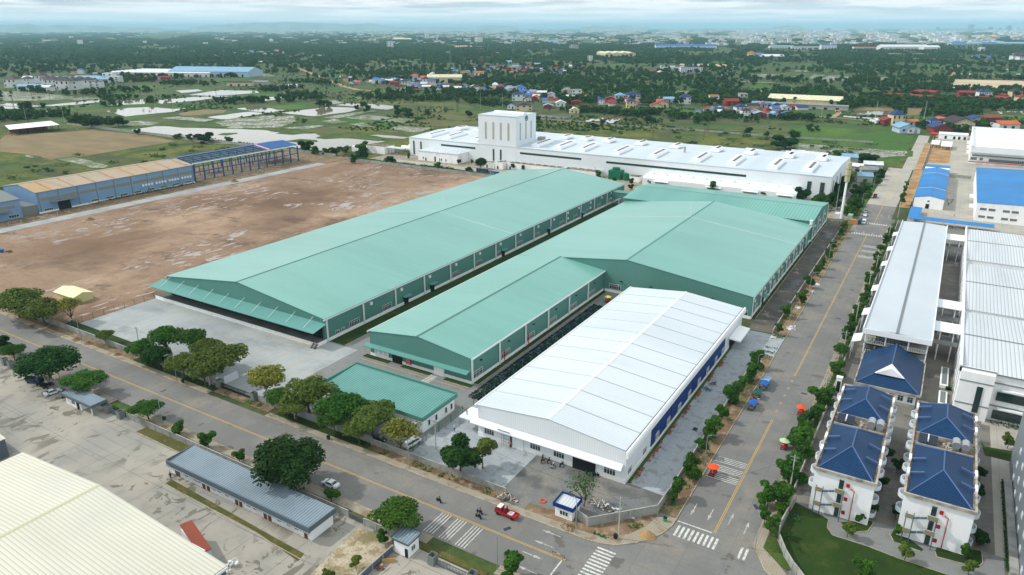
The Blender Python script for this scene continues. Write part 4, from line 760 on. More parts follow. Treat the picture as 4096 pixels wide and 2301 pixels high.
for i,(x0,x1,y0,y1,h,lab) in enumerate(((-298.5,-289.8,451,458,4.2,'small white flat-roofed block nearest the factory tower slot windows'),(-288.6,-281.5,450.5,461,5.2,'taller white flat-roofed block with a door, right of the smallest block'),(-280.5,-235.5,455,464,4.6,'long white flat-roofed block with pipework on its stained roof'),(-234,-207,455,465.4,4.6,'white flat-roofed block left of the green cooling tower'))):
    t=thing('service_building',lab+', below the white factory','service building'); boxpart(t,'wall',m_wp,x0,x1,y0,y1,0,h-.4)
    MB().box(x0+.3,x1-.3,y0+.3,y1-.3,h-.4,h-.3).build('roof',m_flatr,t); MB().box(x0-.05,x1+.05,y0-.05,y0+.3,h-.4,h).box(x0-.05,x1+.05,y1-.3,y1+.05,h-.4,h).box(x0-.05,x0+.3,y0+.3,y1-.3,h-.4,h).box(x1-.3,x1+.05,y0+.3,y1-.3,h-.4,h).build('parapet',m_wp,t)
    for k in range(int((x1-x0)/6)): MB().box(x0+2+k*6,x0+3.2+k*6,y1-3,y1-2,h-.3,h+.5).build('roof_unit',m_fr,t)
    boxpart(t,'door',m_dk,x0+2,x0+3.1,y0-.15,y0-.02,0,2.2)
ct=thing('cooling_tower','dark green steel cooling tower with round top beside the white factory','cooling tower')
boxpart(ct,'casing',m_grn,-200,-191,459,465.5,0,6.2); MB().tube((-195.5,462,6.2),(-195.5,462,8),2.6,n=16).build('fan_stack',m_grn,ct)
ct=thing('storage_tank','small round green tank right of the cooling tower','tank'); MB().tube((-187.5,461,0),(-187.5,461,4.6),2.1,n=14).build('shell',m_grn,ct); MB().tube((-187.5,461,4.6),(-187.5,461,5),1.2,n=10).build('lid',m_grn,ct)
ct=thing('pump_house','small flat-roofed pump house right of the green tank','pump house'); boxpart(ct,'wall',m_wp,-184,-177,459,464,0,3.8); boxpart(ct,'roof',m_flatr,-184.2,-176.8,458.8,464.2,3.8,4)
gp=thing('gas_plant','white plant building with pipe racks and a propped canopy, left of the white factory','plant')
pb=G(XM,[(360,1190),(540,1170)])
boxpart(gp,'wall',m_wp,-421,-402,457,470,0,6); boxpart(gp,'roof',m_flatr,-420.6,-402.4,457.4,469.6,6,6.1); boxpart(gp,'lean_to',m_wp,-437,-422,455,463,0,4.5)
for k in range(5): MB().box(-400+k*3.4,-399.7+k*3.4,459,459.3,0,5.5).box(-400+k*3.4,-399.7+k*3.4,465,465.3,0,5.5).build('rack_post',m_steel,gp)
MB().box(-401,-384,459,465.3,5.5,5.7).tube((-401,460,6),(-384,460,6),.3).tube((-401,463,6),(-384,463,6),.3).build('pipe_rack',m_fr,gp)
for i,y in enumerate((478,488)):
    t=thing('gas_tank','white horizontal pressure tank '+('nearer' if i==0 else 'farther from')+' the pipe racks left of the white factory','tank'); MB().tube((-400,y,3),(-387,y,3),2.2,n=16).build('shell',m_white,t); MB().box(-398,-397.4,y-1,y+1,0,1.4).box(-390,-389.4,y-1,y+1,0,1.4).build('cradle',m_conc,t)
# shipping containers beside the lane
def container(p,rz,m,lab,L=6,cat='container',name='shipping_container'):
    t=thing(name,lab,cat,(p[0],p[1],0),rz); MB().box(-L/2,L/2,-1.2,1.2,.12,2.6).build('box',m,t)
    MB().box(-L/2-.03,-L/2+.12,-1.24,1.24,.08,2.66).box(L/2-.12,L/2+.03,-1.24,1.24,.08,2.66).build('corner_frame',m,t); return t
m_cb=mat('container_blue',S(42,98,150),.6,rib=('W',.4,.7,.4)); m_cn=mat('container_navy',S(40,62,96),.6,rib=('W',.4,.7,.4)); m_cw=mat('container_white',S(214,218,222),.6,rib=('W',.4,.6,.3))
container((-289,434),0,m_cn,'navy blue container with white side left of the bright blue one',9); c_=container((-276.5,430),0,m_cb,'bright blue shipping container by the hedge below the factory tower',8)
MB().box(-2.2,-1.6,-1.28,-1.25,.9,1.9).box(-1.1,2.6,-1.28,-1.25,1.2,1.6).build('lettering',m_fr,c_)
container(G(L3,[(2140,985)])[0],1.57,m_cw,'white container standing inside the loading yard gate',5)
container(G(R2,[(1020,920)])[0],1.57,mat('cabin_blue',S(50,84,112),.6,rib=('W',.4,.5,.3)),'dark blue site cabin on the corner by the zebra crossing',5)
container(G(R2,[(975,925)])[0],0,mat('cabin_orange',S(188,132,84),.7),'orange-brown timber cabin beside the blue site cabin',4)
container(G(R2,[(940,880)])[0],1.57,mat('cabin_green',S(150,176,156),.6),'pale green stacked cabin beside the foot of the tall mast',5)
container(G(R2,[(820,865)])[0],1.57,m_cw,'white cabin between the mast and the ribbed green warehouse',5)
# mast
t=thing('monopole_mast','tall white monopole mast with beige antenna drum, between the green warehouses and the road','mast',(-44,422.6,0))
MB().tube((0,0,0),(0,0,21),.75,.55,n=12).build('pole',m_white,t); MB().tube((0,0,21),(0,0,31.5),1.35,n=14).build('antenna_drum',mat('beige_drum',S(188,178,140),.7),t); MB().tube((0,0,24.2),(0,0,24.4),1.42,n=14).tube((0,0,27.8),(0,0,28),1.42,n=14).build('drum_band',m_blk0,t)
MB().box(-1,1,-1,1,0,.5).build('footing',m_conc,t)
# ---- pale blue factory + frame
P_=thing('factory','pale blue factory with rust-streaked tan roof beyond the mud field','factory')
pr=gable(P_,-473,-437.2,200,301.5,12.2,15,'y',m_bfac,m_tanr,m_gut,over=.6,rx=-455)
for k in range(8): seam(pr,-455,15,-437.2,12.2,209+k*12.6,m_rust,.9,name='rust_streak')
for k in range(9): boxpart(P_,'translucent_panel',m_tanb,-437.2,-437.05,202.5+k*11.1,212+k*11.1,7,8.5)
for k in range(10): boxpart(P_,'pilaster',m_gut,-437.2,-436.98,201+k*11.1,201.4+k*11.1,.9,12)
for k in range(11):
    if 1<=k<=2: continue
    window(P_,'x+',-437.2,203+k*9.1,207.6+k*9.1,1.0,2.2,5,transom=False)
boxpart(P_,'open_door',m_dk,-437.1,-436.9,211,218,0,5.6); MB().box(-437.25,-436.95,200,210.8,0,.8).box(-437.25,-436.95,218.2,301.5,0,.8).build('plinth',m_pl,P_)
MB().slab([(-437,207,6.2),(-433.5,207,5.9),(-433.5,222,5.9),(-437,222,6.2)],.12).build('door_canopy',m_gut,P_)
for k in range(16): MB().tube((-436.9,264+k*2.05+(k//4)*1.2,4.9),(-436.6,264+k*2.05+(k//4)*1.2,4.9),.8,n=10).build('extractor_fan',m_fr,P_)
P2=thing('factory','grey-roofed pale blue factory end at the left edge, beside the tan-roofed one','factory')
gable(P2,-473,-436.6,95,191,10.6,13.2,'y',m_bfac,m_gut,None,over=.6,rx=-455); boxpart(P2,'open_door',m_dk,-436.6,-436.4,171,175,0,4.6); boxpart(P2,'translucent_panel',m_tanb,-436.6,-436.45,160,188,6.2,7.6); MB().slab([(-436.5,165,5.4),(-434,165,5.1),(-434,185,5.1),(-436.5,185,5.4)],.1).build('door_canopy',m_gut,P2); window(P2,'x+',-436.6,184,189,1,2.4,4,transom=False)
P3=thing('link_building','narrow grey lean-to between the two pale blue factories','lean-to'); boxpart(P3,'wall',m_gut,-455,-437.6,191.1,199.9,0,5.5)
F=thing('steel_frame_building','unfinished blue steel frame with purlins, partly roofed in blue sheets, beyond the mud field','building frame')
for k in range(13):
    y=304+k*7.8
    for x,z in ((-440,12.0),(-473,12.0)): MB().box(x-.4,x+.4,y-.3,y+.3,0,z).build('column',m_blf,F)
    MB().slab([(-440,y-.25,12.4),(-440,y+.25,12.4),(-456,y+.25,15),(-456,y-.25,15)],.8).slab([(-456,y-.25,15),(-456,y+.25,15),(-473,y+.25,12.4),(-473,y-.25,12.4)],.8).build('rafter',m_blf,F)
    MB().box(-456.3,-455.9,y-.2,y+.2,0,7).build('inner_post',m_blf,F)
    if k<12: MB().box(-440.25,-439.75,y,y+7.8,6,6.5).build('side_rail',m_blf,F); MB().box(-456.3,-455.9,y,y+7.8,6.6,7).build('side_rail',m_blf,F); MB().box(-473.2,-472.8,y,y+7.8,6,6.5).build('side_rail',m_blf,F)
for k in range(12): x=-441-k*1.3; z=12.6+(-440-x)*.1625; MB().box(x-.09,x+.09,303.6,398,z,z+.2).build('purlin',m_blf if k%3 else m_steel,F)
for k in range(12): x=-457-k*1.3; z=15.1-(-456-x)*.153; MB().box(x-.09,x+.09,303.6,398,z,z+.2).build('purlin',m_blf if k%3 else m_steel,F)
MB().box(-439.6,-439.4,303,398.2,12.1,12.7).build('eaves_gutter',m_white,F)
MB().slab([(-440,372,12.95),(-440,398,12.95),(-456,398,15.45),(-456,372,15.45)],.1).slab([(-456,372,15.45),(-456,398,15.45),(-473,398,12.9),(-473,372,12.9)],.1).build('blue_roof_sheets',mat('blue_sheet',S(4,84,146),.5,rib=('Y',.8,.4,.3)),F)
MB().slab([(-440,369,13),(-440,371.5,13),(-456,371.5,15.5),(-456,369,15.5)],.1).build('pink_insulation',mat('pink',S(206,160,180),.8),F)
MB().box(-441,-440.6,302,398.5,0,.9).build('low_wall',m_conc,F)
# open shed + cream far
sh=thing('open_shed','long open shed on posts with bright white roof by the brown field','shed')
MB().slab([(-790,352,6.1),(-787,398,6.1),(-818,406,7.2),(-820,362,7.2)],.2).build('roof',m_white,sh)
for k in range(7): MB().tube((-789.6+k*.4,353+k*7.3,0),(-789.6+k*.4,353+k*7.3,6),.25,n=5).build('post',m_blk0,sh); MB().tube((-817+k*.3,364+k*6.8,0),(-817+k*.3,364+k*6.8,7),.25,n=5).build('post',m_blk0,sh)
boxpart(sh,'brick_panel',mat('raw_brick',S(150,88,64),.9),-812,-811.6,362,398,0,3.4)
# ------------------------------------------------------------------ right-hand side
PK=thing('parking_building','long white multi-level parking building with pale ribbed roof, alongside the right-hand road','parking building')
boxpart(PK,'core_wall',m_wp,-11.8,5.2,240,384,0,10.6)
MB().slab([(-12.6,232.6,11.4),(-3.4,232.6,11.9),(-3.4,386,11.9),(-12.6,386,11.4)],.2).slab([(-3.4,232.6,11.9),(5.9,232.6,11.4),(5.9,386,11.4),(-3.4,386,11.9)],.2).build('roof',mat('parking_roof',S(196,203,208),.5,[LY(s=.05,lo=.4,hi=.7,c=S(186,195,201),detail=6)],rib=('Y',.7,.3,.2)),PK)
MB().box(-3.75,-3.05,232.4,386.2,11.9,12.1).build('ridge_cap',m_gut,PK)
MB().box(-12.9,-12.6,232.3,386.3,10.6,12.0).box(5.9,6.2,232.3,386.3,10.6,12.0).box(-12.9,6.2,232.05,232.3,10.0,11.7).build('fascia',m_ww,PK)
for z in (0.1,3.2,6.6): 
    MB().box(-12,5.4,232.8,240,z,z+.3).build('floor_slab',m_conc,PK)
    mb=MB()
    for k in range(28): mb.box(-11.8+k*.62,-11.74+k*.62,232.85,232.9,z+.3,z+1.3)
    mb.box(-12,5.4,232.84,232.92,z+1.25,z+1.32).build('railing',m_fr,PK)
for x in (-12,-6.3,0,5.1): MB().box(x,x+.35,232.8,233.15,.1,10.3).build('column',m_fr,PK)
boxpart(PK,'back_wall',m_dk,-11.8,5.2,239.7,239.95,0.4,9.6)
for y in (236,262,290,325,350,378): MB().slab([(-15.6,y-3,6.2),(-12.9,y-3,7.2),(-12.9,y+4,7.2),(-15.6,y+4,6.2)],.25).box(-15.4,-15.2,y-2.6,y-2.4,0,6).box(-15.4,-15.2,y+3.4,y+3.6,0,6).build('stair_canopy',m_ww,PK)
# hall with blue tiled roof
HL=thing('canteen_hall','single-storey white hall with large blue hipped roof and white gablet, between parking building and flats','hall')
boxpart(HL,'wall',m_wp,-10.3,4.6,208,230,0,4.2); boxpart(HL,'plinth',m_conc,-10.35,4.65,207.9,230.1,0,1)
def hiproof(par,x0,x1,y0,y1,z,zr,yh,mt_,gablet=False,rear_hip=False,name='roof'):
    cx=(x0+x1)/2; mb=MB(); yr=y1-(rear_hip if rear_hip else 0)
    V=[(x0,y0,z),(x1,y0,z),(x1,y1,z),(x0,y1,z),(cx,y0+yh,zr),(cx,yr,zr)]
    mb.add(V,[(0,1,4),(1,2,5,4),(3,0,4,5),(2,3,5),(3,2,1,0)]); o=mb.build(name,mt_,par)
    h=MB()
    for a,b in ((0,4),(1,4),(4,5))+(((2,5),(3,5)) if rear_hip else ()): h.tube(V[a],V[b],.16,n=5)
    h.build('hip_tiles',m_tilec,o); return o
r=hiproof(HL,-11.1,5.4,207.2,230.8,4.5,9.1,7.0,m_tile)
MB().add([(-6.6,210.3,7.2),(0.9,210.3,7.2),(-2.85,210.3,9.5),(-6.6,210.8,7.2),(0.9,210.8,7.2),(-2.85,213.8,9.5)],[(0,1,2),(0,2,5,3),(1,4,5,2)]).build('gablet',m_wp,r)
MB().box(-11.4,-11.1,206.9,231.1,4.0,4.6).box(5.4,5.7,206.9,231.1,4.0,4.6).box(-11.1,5.4,206.9,207.2,4.0,4.6).build('gutter',m_par,HL)
for x in (-9.5,-7,-4.5,-2,.2,2.6): window(HL,'y-',208,x,x+1.3,1.5,3.1,2)
# dormitory blocks
m_balc=mat('balcony_white',S(206,212,220),.6)
def dorm(x0,x1,lab,vs):
    t=thing('apartment_block',lab,'apartment block')
    boxpart(t,'wall',m_wp,x0+.3,x1-.3,146.6,190,0,10.4)
    MB().box(x0,x1,146.1,146.5,10.2,10.9).box(x0,x0+.4,146.5,190.4,10.2,10.9).box(x1-.4,x1,146.5,190.4,10.2,10.9).box(x0,x1,190.4,190.8,10.2,10.9).build('parapet',m_par,t)
    boxpart(t,'flat_roof',m_flatr,x0+.4,x1-.4,146.5,190.4,10.35,10.5)
    for (a,b,yh_,rh_) in ((147.0,168.0,8.3,4.4),(173.4,190.2,6.8,2.6)):
        ro=hiproof(t,x0+.8,x1-.8,a,b,10.6,13.1,yh_,m_tile,rear_hip=rh_)
        for y in (a+7,a+13):
            for s,xe in ((1,x1-.5),(-1,x0+.5)):
                cxx=xe-s*3.2; MB().slab([tuple(q) for q in ((xe,y-.22,11.35),(xe,y+.22,11.35),(cxx+s*.6,y+.22,12.2),(cxx+s*.6,y-.22,12.2))][::s],.3).build('firewall',m_tilec,ro)
                MB().box(min(xe,xe+s*.5),max(xe,xe+s*.5),y-.5,y+1.9,9.6,11.3).build('side_pier',m_wp,t)
    MB().box(x0+.8,x1-.8,168.1,168.35,10.5,11.0).box(x0+.8,x1-.8,173,173.3,10.5,11.2).build('service_wall',m_par,t)
    for z in (1.2,4.6,8.0):
        for y in (149.5,155.2,160.6,171,176.5,182,187.5):
            for s,xe in ((1,x1-.3),(-1,x0+.3)):
                mb=MB(); n=8
                for k in range(n):
                    a0=-math.pi/2+math.pi*k/n; a1=-math.pi/2+math.pi*(k+1)/n
                    P=[(xe+s*math.cos(a)*rr,y+math.sin(a)*rr*1.25,zz) for a,rr,zz in ((a0,1.15,z),(a1,1.15,z),(a1,1.15,z+1.0),(a0,1.15,z+1.0))]
                    Q=[(xe+s*math.cos(a)*rr,y+math.sin(a)*rr*1.25,zz) for a,rr,zz in ((a0,1.03,z),(a1,1.03,z),(a1,1.03,z+1.0),(a0,1.03,z+1.0))]
                    mb.add(P+Q,[(0,1,2,3),(7,6,5,4),(3,2,6,7),(0,4,5,1)]); mb.add([P[0],P[1],(xe,y,z)],[(0,1,2)])
                if len(mb.v)and ((s==1) or z>4): mb.build('balcony',m_balc,t)
    # outside stair
    sx=x0+1.2; st=MB()
    for x in (sx,sx+1.3): st.box(x,x+.18,144.9,145.08,0,7.4)
    MB().box(sx+5.3,sx+5.48,144.9,145.08,0,7.4).build('stair_post',MATS.get('stair_steel') or mat('stair_steel',S(72,92,106),.5),t)
    st.box(sx+.18,sx+1.3,144.94,145.02,2.4,2.5)
    so_=st.build('stair_frame',mat('stair_steel',S(72,92,106),.5),t)
    for z in (3.4,6.9):
        MB().box(sx+3.7,sx+5.6,144.9,146.5,z,z+.14).box(sx-.1,sx+1.3,144.9,146.5,z-.9,z-.76).build('landing',m_conc,so_)
        MB().slab([(sx+1.3,145,z-.76),(sx+3.7,145,z+.1),(sx+3.7,145.7,z+.1),(sx+1.3,145.7,z-.76)],.12).build('stair_flight',MATS['stair_steel'],so_)
        rl=MB(); rl.tube((sx-.1,144.92,z+.2),(sx+1.3,144.92,z+.2),.04,n=4).tube((sx+1.3,144.92,z+.2),(sx+3.7,144.92,z+1.1),.04,n=4).tube((sx+3.7,144.92,z+1.1),(sx+5.6,144.92,z+1.1),.04,n=4).tube((sx+1.3,144.92,z-.2),(sx+3.7,144.92,z+.7),.03,n=4)
        for x,h in ((sx,-.8),(sx+1.3,-.8),(sx+2.5,-.3),(sx+3.7,.1),(sx+5.5,.1)): rl.tube((x,144.92,z+h),(x,144.92,z+h+1),.03,n=4)
        rl.build('handrail',m_fr,so_); MB().box(sx+3.75,sx+5.55,144.86,144.9,z+.1,z+1.05).build('mesh_screen',m_tanb,so_); MB().box(sx-.1,sx+1.3,144.86,144.9,z-.8,z+.1).build('mesh_screen',m_tanb,so_)
    for z in (0,3.5,7): boxpart(t,'door',m_gl,sx+4.2,sx+5.1,146.45,146.58,z+.1,z+2.3)
    rp=MB().path([(sx+6.6,146.4,7.9),(sx+7.3,146.4,7.5),(sx+7.3,146.4,0)],.09).build('fire_pipe',m_red,t)
    for z in (1.2,4.6,8): boxpart(t,'hose_box',m_red,sx+5.6,sx+6.3,146.35,146.58,z,z+.8)
    return t
dorm(-12.7,-.3,'three-storey white block with blue tiled roof and outside stair, nearer the road','L')
dorm(4.6,17.5,'three-storey white block with blue tiled roof and outside stair, farther from the road','R')
for x0,w_ in ((-12.7,'nearer the road'),(4.6,'farther from the road')):
    for i,dx_ in enumerate((9.3,11.1)):
        t=thing('water_tank','steel water tank, '+('left' if i==0 else 'right')+' of two on the white block '+w_,'water tank',(x0+dx_-.6,170.7,10.5))
        MB().tube((0,-1.3,1.4),(0,1.3,1.4),.85,n=14).build('shell',mat('tank_steel',S(180,182,184),.3,metal=.6),t); MB().box(-.7,.7,-1,-.8,0,.8).box(-.7,.7,.8,1,0,.8).build('cradle',m_conc,t)
    t=thing('solar_water_heater','dark solar collector on the roof of the white block '+w_,'solar heater',(x0+3.2,170.4,10.5))
    MB().slab([(-1.9,-1.2,.4),(1.9,-1.2,.4),(1.9,1.4,1.4),(-1.9,1.4,1.4)],.1).build('collector',m_solar,t); MB().box(-.12,.12,-1.25,1.45,.9,1.5).build('divider',m_fr,t)
    t=thing('roof_junk','pale sacks and pipes heaped between the tanks and solar panel, '+w_,'junk',(x0+6.9,170.6,10.5)); mb=MB()
    for k in range(10): x,y=R.uniform(-1,1),R.uniform(-1.2,1.2); mb.obox((x,y),(R.uniform(-1,1),1),.6,.4,0,R.uniform(.2,.7))
    mb.build('heap',m_par,t)
# big white ribbed-roof factory
WF=thing('factory','white three-bay factory with ribbed pale roofs, right of the parking building','factory')
for i,(y0,y1) in enumerate(((211.5,259),(262,318),(324,377))):
    cy=(y0+y1)/2
    gable(WF,13.6,80,y0+.4,y1,13.2,14.3,'x',m_wp,m_wrR if 0 else mat('white_roof_long_ribs',S(206,211,214),.5,[LY(s=.06,lo=.4,hi=.7,c=S(190,197,202),detail=6,st=(1,.2,1)),LY(s=.2,lo=.55,hi=.75,c=S(176,176,170),detail=7,st=(1,.1,1),a=.5)],rib=('X',1.0,.8,.6)),m_gut,over=.2)
    boxpart(WF,'dark_glazing',m_gl,26,45,y0+.1,y0+.36,9.8,11.6) if i else None
MB().box(13.1,13.6,211.2,377.5,12.6,14.6).build('side_parapet',m_wp,WF)
MB().box(13.1,21.5,211.2,211.6,12.6,14.2).build('front_parapet',m_wp,WF); MB().box(13.1,21.6,211.0,211.2,13.9,14.25).box(21.6,80,211.35,211.5,13.3,13.65).build('coping',m_gut,WF)
boxpart(WF,'front_block',m_wp,13.6,21.3,209.5,211.8,0,13.6)
for z in (4.2,10.8): boxpart(WF,'band',m_gut,13.5,21.4,209.4,209.5,z,z+.3); boxpart(WF,'band',m_gut,21.4,80,211.6,211.85,z+.1,z+.4)
boxpart(WF,'stair_window',m_glg,17.8,19.2,209.3,209.49,1.2,9.9)
for x0 in (22.6,33.5,44):
    for z0,z1 in ((0.8,3.2),(6.2,8.6)):
        boxpart(WF,'window_band',m_glg,x0,x0+8.6,211.45,211.85,z0,z1); MB().box(x0+.8,x0+7.4,210.3,211.4,z1+.8,z1+1.2).build('sunshade',m_ww,WF)
mb=MB()
for k in range(22): mb.box(13.42,13.5,214+k*7.2,214.2+k*7.2,0,12.6)
mb.build('wall_ducts',m_gut,WF)
for k in range(5): y=219+k*30; window(WF,'x-',13.6,y,y+16,1,3,8,name='louvre_window',transom=False)
for i,(y0,y1) in enumerate(((246,254.4),(269.5,277.6),(366,376))):
    t=thing('skybridge','white roofed footbridge from parking building to ribbed-roof factory, '+('nearest','middle','farthest')[i]+' of three','footbridge')
    MB().slab([(6.2,y0,10.2),(13.4,y0,10.2),(13.4,y1,10.4),(6.2,y1,10.4)],.2).build('roof',m_ww,t); boxpart(t,'deck',m_conc,6.2,13.3,y0+.3,y1-.3,5.6,6.0)
    for x in (8,11.6): MB().box(x,x+.3,y0+.5,y0+.8,0,10).box(x,x+.3,y1-.8,y1-.5,0,10).build('post',m_fr,t)
    MB().box(6.2,13.3,y0+.3,y0+.4,6,7.1).build('railing',m_steel,t)
gb=thing('office_tower','grey panelled building edge with small windows, at the right edge of the photo','office building')
boxpart(gb,'wall',mat('grey_panels',S(120,130,136),.4,[LY(kind='brick',w=1.5,h=1.2,m=.03,o=0,c=S(90,98,104),a=.5)]),26.2,50,140,190,0,14.4)
for z in (2,5.5,9): 
    for y in (143,150,157,164,171,178): boxpart(gb,'window',m_balc,26.05,26.19,y,y+1.6,z,z+1.2)
boxpart(gb,'podium',m_conc,24.6,26.1,144,180,0,1.4)
# blue roofed
BR=thing('factory','large white factory with flat bright blue roof, at the right edge','factory')
gable(BR,18.7,76,457,577,10,10.9,'y',m_wp,m_brr,None,over=.3)
for x0 in (20.5,24.5,31,35,42,46,53): 
    for z in (2,6.2): window(BR,'y-',457,x0,x0+3,z,z+1.3,6,transom=False)
boxpart(BR,'side_box',m_wp,16,18.7,476,480,3,4.4); boxpart(BR,'side_box',m_wp,16,18.7,505,509,3,4.4)
BS=thing('warehouse','narrow white building with bright blue gabled roof beside the unfinished part of the road','warehouse')
rr=gable(BS,-11.9,3.3,474.6,580,6,7.4,'y',m_wp,m_brr,None,over=.2)
for y in (503,558): seam(rr,-11.9,6,-4.3,7.4,y,m_fr,.5); seam(rr,-4.3,7.4,3.3,6,y,m_fr,.5)
boxpart(BS,'door',m_dk,-5.6,-3.8,474.4,474.58,0,2.8); window(BS,'y-',474.6,-5,-4,4,5,2,transom=False)
boxpart(BS,'rear_block',m_wp,-11.9,3.3,581,600,0,4.6); MB().slab([(-12.1,598,5),(3.5,598,5),(3.5,606,5.2),(-12.1,606,5.2)],.2).build('rear_roof',m_brr,BS)
bc=thing('covered_walkway','long low bright blue canopy along the fence of the blue-roofed factory','canopy')
MB().slab([(-11.9,431,3.1),(27.4,431,3.1),(27.4,438,3.3),(-11.9,438,3.3)],.15).slab([(-12.4,438.1,3.1),(-6.6,438.1,3.1),(-6.6,462,3.1),(-12.4,462,3.1)],.15).build('roof',m_brr,bc)
for k in range(8): MB().box(-11+k*5.2,-10.8+k*5.2,432,432.2,0,3.1).build('post',m_fr,bc)
WT=thing('factory','large new white factory with parapet roof and red stripe, top right','factory')
boxpart(WT,'wall',m_wp,15.2,90,658,778,0,12.6); boxpart(WT,'roof',m_white,15.8,90,662,776,12.6,12.7)
MB().box(15,15.8,656,779,12.6,15).box(15,90,778,779,12.6,15).box(15,90,656.4,658,9,13.6).build('parapet',m_ww,WT)
mb=window(WT,'y-',656.5,16.6,80,6.4,7.6,50,transom=False,name='strip_window'); window(WT,'y-',656.5,28,80,2.6,5,40,transom=False,name='strip_window'); window(WT,'y-',656.5,16,20,3.4,5.4,4); window(WT,'y-',656.5,22,24,3.4,5.4,2)
boxpart(WT,'red_stripe',m_red,14.8,90,656.2,656.38,1.7,2.3)
for y in (690,720,750): boxpart(WT,'side_box',m_white,13,15,y,y+5,3,5)
t=thing('gate_building','long low white gatehouse building at the far end of the new compound','building'); boxpart(t,'wall',m_wp,-10,13.5,798,812,0,4.2); boxpart(t,'roof',m_white,-10.4,13.9,797.6,812.4,4.2,4.8)
for x in (-5,2,6,10.5): boxpart(t,'opening',m_dk,x,x+1.8,797.8,797.98,.2,2.8)
boxpart(t,'red_kiosk',m_red,-17,-11,800,810,2.2,4)
for i,(x0,x1,y0,y1) in enumerate(((-13.6,-7.6,730,750),(-5.9,2.2,722,746))):
    t=thing('parking_canopy','white '+('smaller left' if i==0 else 'larger right')+' parking canopy inside the new compound','canopy')
    MB().slab([(x0,y0,3.4),(x1,y0,3.4),(x1,y1,4.4),(x0,y1,4.4)],.2).build('roof',m_white,t)
    for x in (x0+.5,x1-.5): MB().box(x-.15,x+.15,y0+1,y0+1.3,0,3.3).box(x-.15,x+.15,y1-1.3,y1-1,0,4.2).build('post',m_fr,t)
# ------------------------------------------------------------------ walls and fences
def wall(lab,pts,h=2.1,m=None,step=3.1,cat='wall',name='boundary_wall',th=.16):
    t=thing(name,lab,cat); m=m or m_blk; mb=MB(); cp=MB()
    for a,b in zip(pts,pts[1:]):
        d=Vector((b[0]-a[0],b[1]-a[1],0)); L=d.length; mb.obox(((a[0]+b[0])/2,(a[1]+b[1])/2),d,L,th,0,h); cp.obox(((a[0]+b[0])/2,(a[1]+b[1])/2),d,L+.1,th+.12,h,h+.1)
    mb.build('panel',m,t); cp.build('coping',m_conc,t); pb=[];acc=0
    for a,b in zip(pts,pts[1:]):
        d=Vector((b[0]-a[0],b[1]-a[1],0)); L=d.length; n=max(1,round(L/step))
        for k in range(n+1): pb.append((a[0]+d.x*k/n,a[1]+d.y*k/n,d))
    if len(pb)<=100:
        for x,y,d in pb: MB().obox((x,y),d,.3,th+.16,0,h+.02).build('pillar',m_conc,t)
    else:
        mb=MB(); 
        for x,y,d in pb: mb.obox((x,y),d,.3,th+.16,0,h+.02)
        tag(mb.build('pillars',m_conc,t),kind='stuff')
    return t
wall('grey panel wall along the near road beside the loading yard',[(-420,116.25),(-209.5,116.25)],2.0,step=4)
wall('grey panel wall behind the sidewalk trees left of the loading yard gate',[(-208,116.25),(-174.6,116.25)],2.0,step=4)
wall('grey panel wall in front of the office building',[(-154.8,116.4),(-112.6,116.4)],2.0)
wall('low block wall between the pavement and the white hall forecourt',[(-112.4,116),(-72.2,116)],1.7)
wall('block wall bending round the gravel yard at the street corner',[(-56,117.2),(-51.4,115.6),(-40.3,127.2),(-40.3,134)],2.3)
wall('low wall behind the roadside saplings beside the white hall',[(-40.6,134.2),(-40.6,221)],1.3)
wall('pale wall between the dark lane and the roadside saplings',[(-40.8,241),(-40.8,408)],1.5)
wall('grey panel wall of the left compound between its two gates',[(-420,91.6),(-240,91.6)],1.8)
wall('grey panel wall from the parked bikes to the guardhouse',[(-237,91.6),(-201.5,91.6)],1.8)
wall('grey panel wall along the verge behind the long room row',[(-178,91.5),(-97.2,91.5)],1.8)
wall('grey panel wall between the small gate and the square gatehouse',[(-92.4,91.3),(-82.6,91.4)],1.8)
wall('dark wall running down from the square gatehouse',[(-81.9,88.2),(-81.9,60)],1.6,m=m_gryc)
wall('pale concrete wall between the mud field and the factory lane',[(-411,421.5),(-250,421.5)],2.0,m=m_conc,step=4)
wall('long pale wall beyond the brown field and the frame building',[(-830,428),(-705,427),(-546,428),(-430,428.4)],2.2,m=m_conc,step=5)
wall('curving pale wall round the dormitory lawn',G(R4,[(430,770),(350,900),(285,1020),(270,1130),(330,1280),(400,1400),(440,1447)])+[(-6,118)],2.0,m=m_conc,step=2.4)
wall('low pale wall between the right-hand road and the parking building',[(-16.3,150),(-16.2,196)],1.8,m=m_conc); wall('grey wall behind the right-hand roadside trees, beside the parking building',[(-16.2,204),(-16.2,428)],2.0,m=m_conc)
wall('white wall round the bare soil plot by the unfinished road',[(-13,480),(-13,470)]+[(-13,585)],1.9,m=m_wp)
wall('far white wall of the new compound beside its earth bank',[(-14,610),(-14,796)],1.9,m=m_wp)
wall('grey cross wall between the two far yards',[(3.5,588),(17,588)],2.2,m=m_conc)
wall('wall across the scrub behind the white factory',G(TC,[(310,1110),(720,1140),(1100,1180),(1800,1220),(2567,1280)])+[(-60,735)],1.6,m=m_conc,step=12)
wall('long white paling fence along the village lane',G(TR,[(880,1092),(1180,1115),(1400,1127)]),1.5,m=m_wp,step=5,name='fence',cat='fence')
wall('roofless grey enclosure wall by the village',G(TC,[(370,1090),(500,1105),(615,1112),(660,1098),(660,1075)]),2.6,m=m_conc,step=8)
t=thing('chain_fence','green mesh fence with slender posts between the parked motorbikes and the white hall','fence')
for k in range(22):
    y=119+k*5.4
    if y<236: MB().tube((-101.4,y,0),(-101.4,y,2.4),.09,n=5).build('post',m_grn,t)
mb=MB()
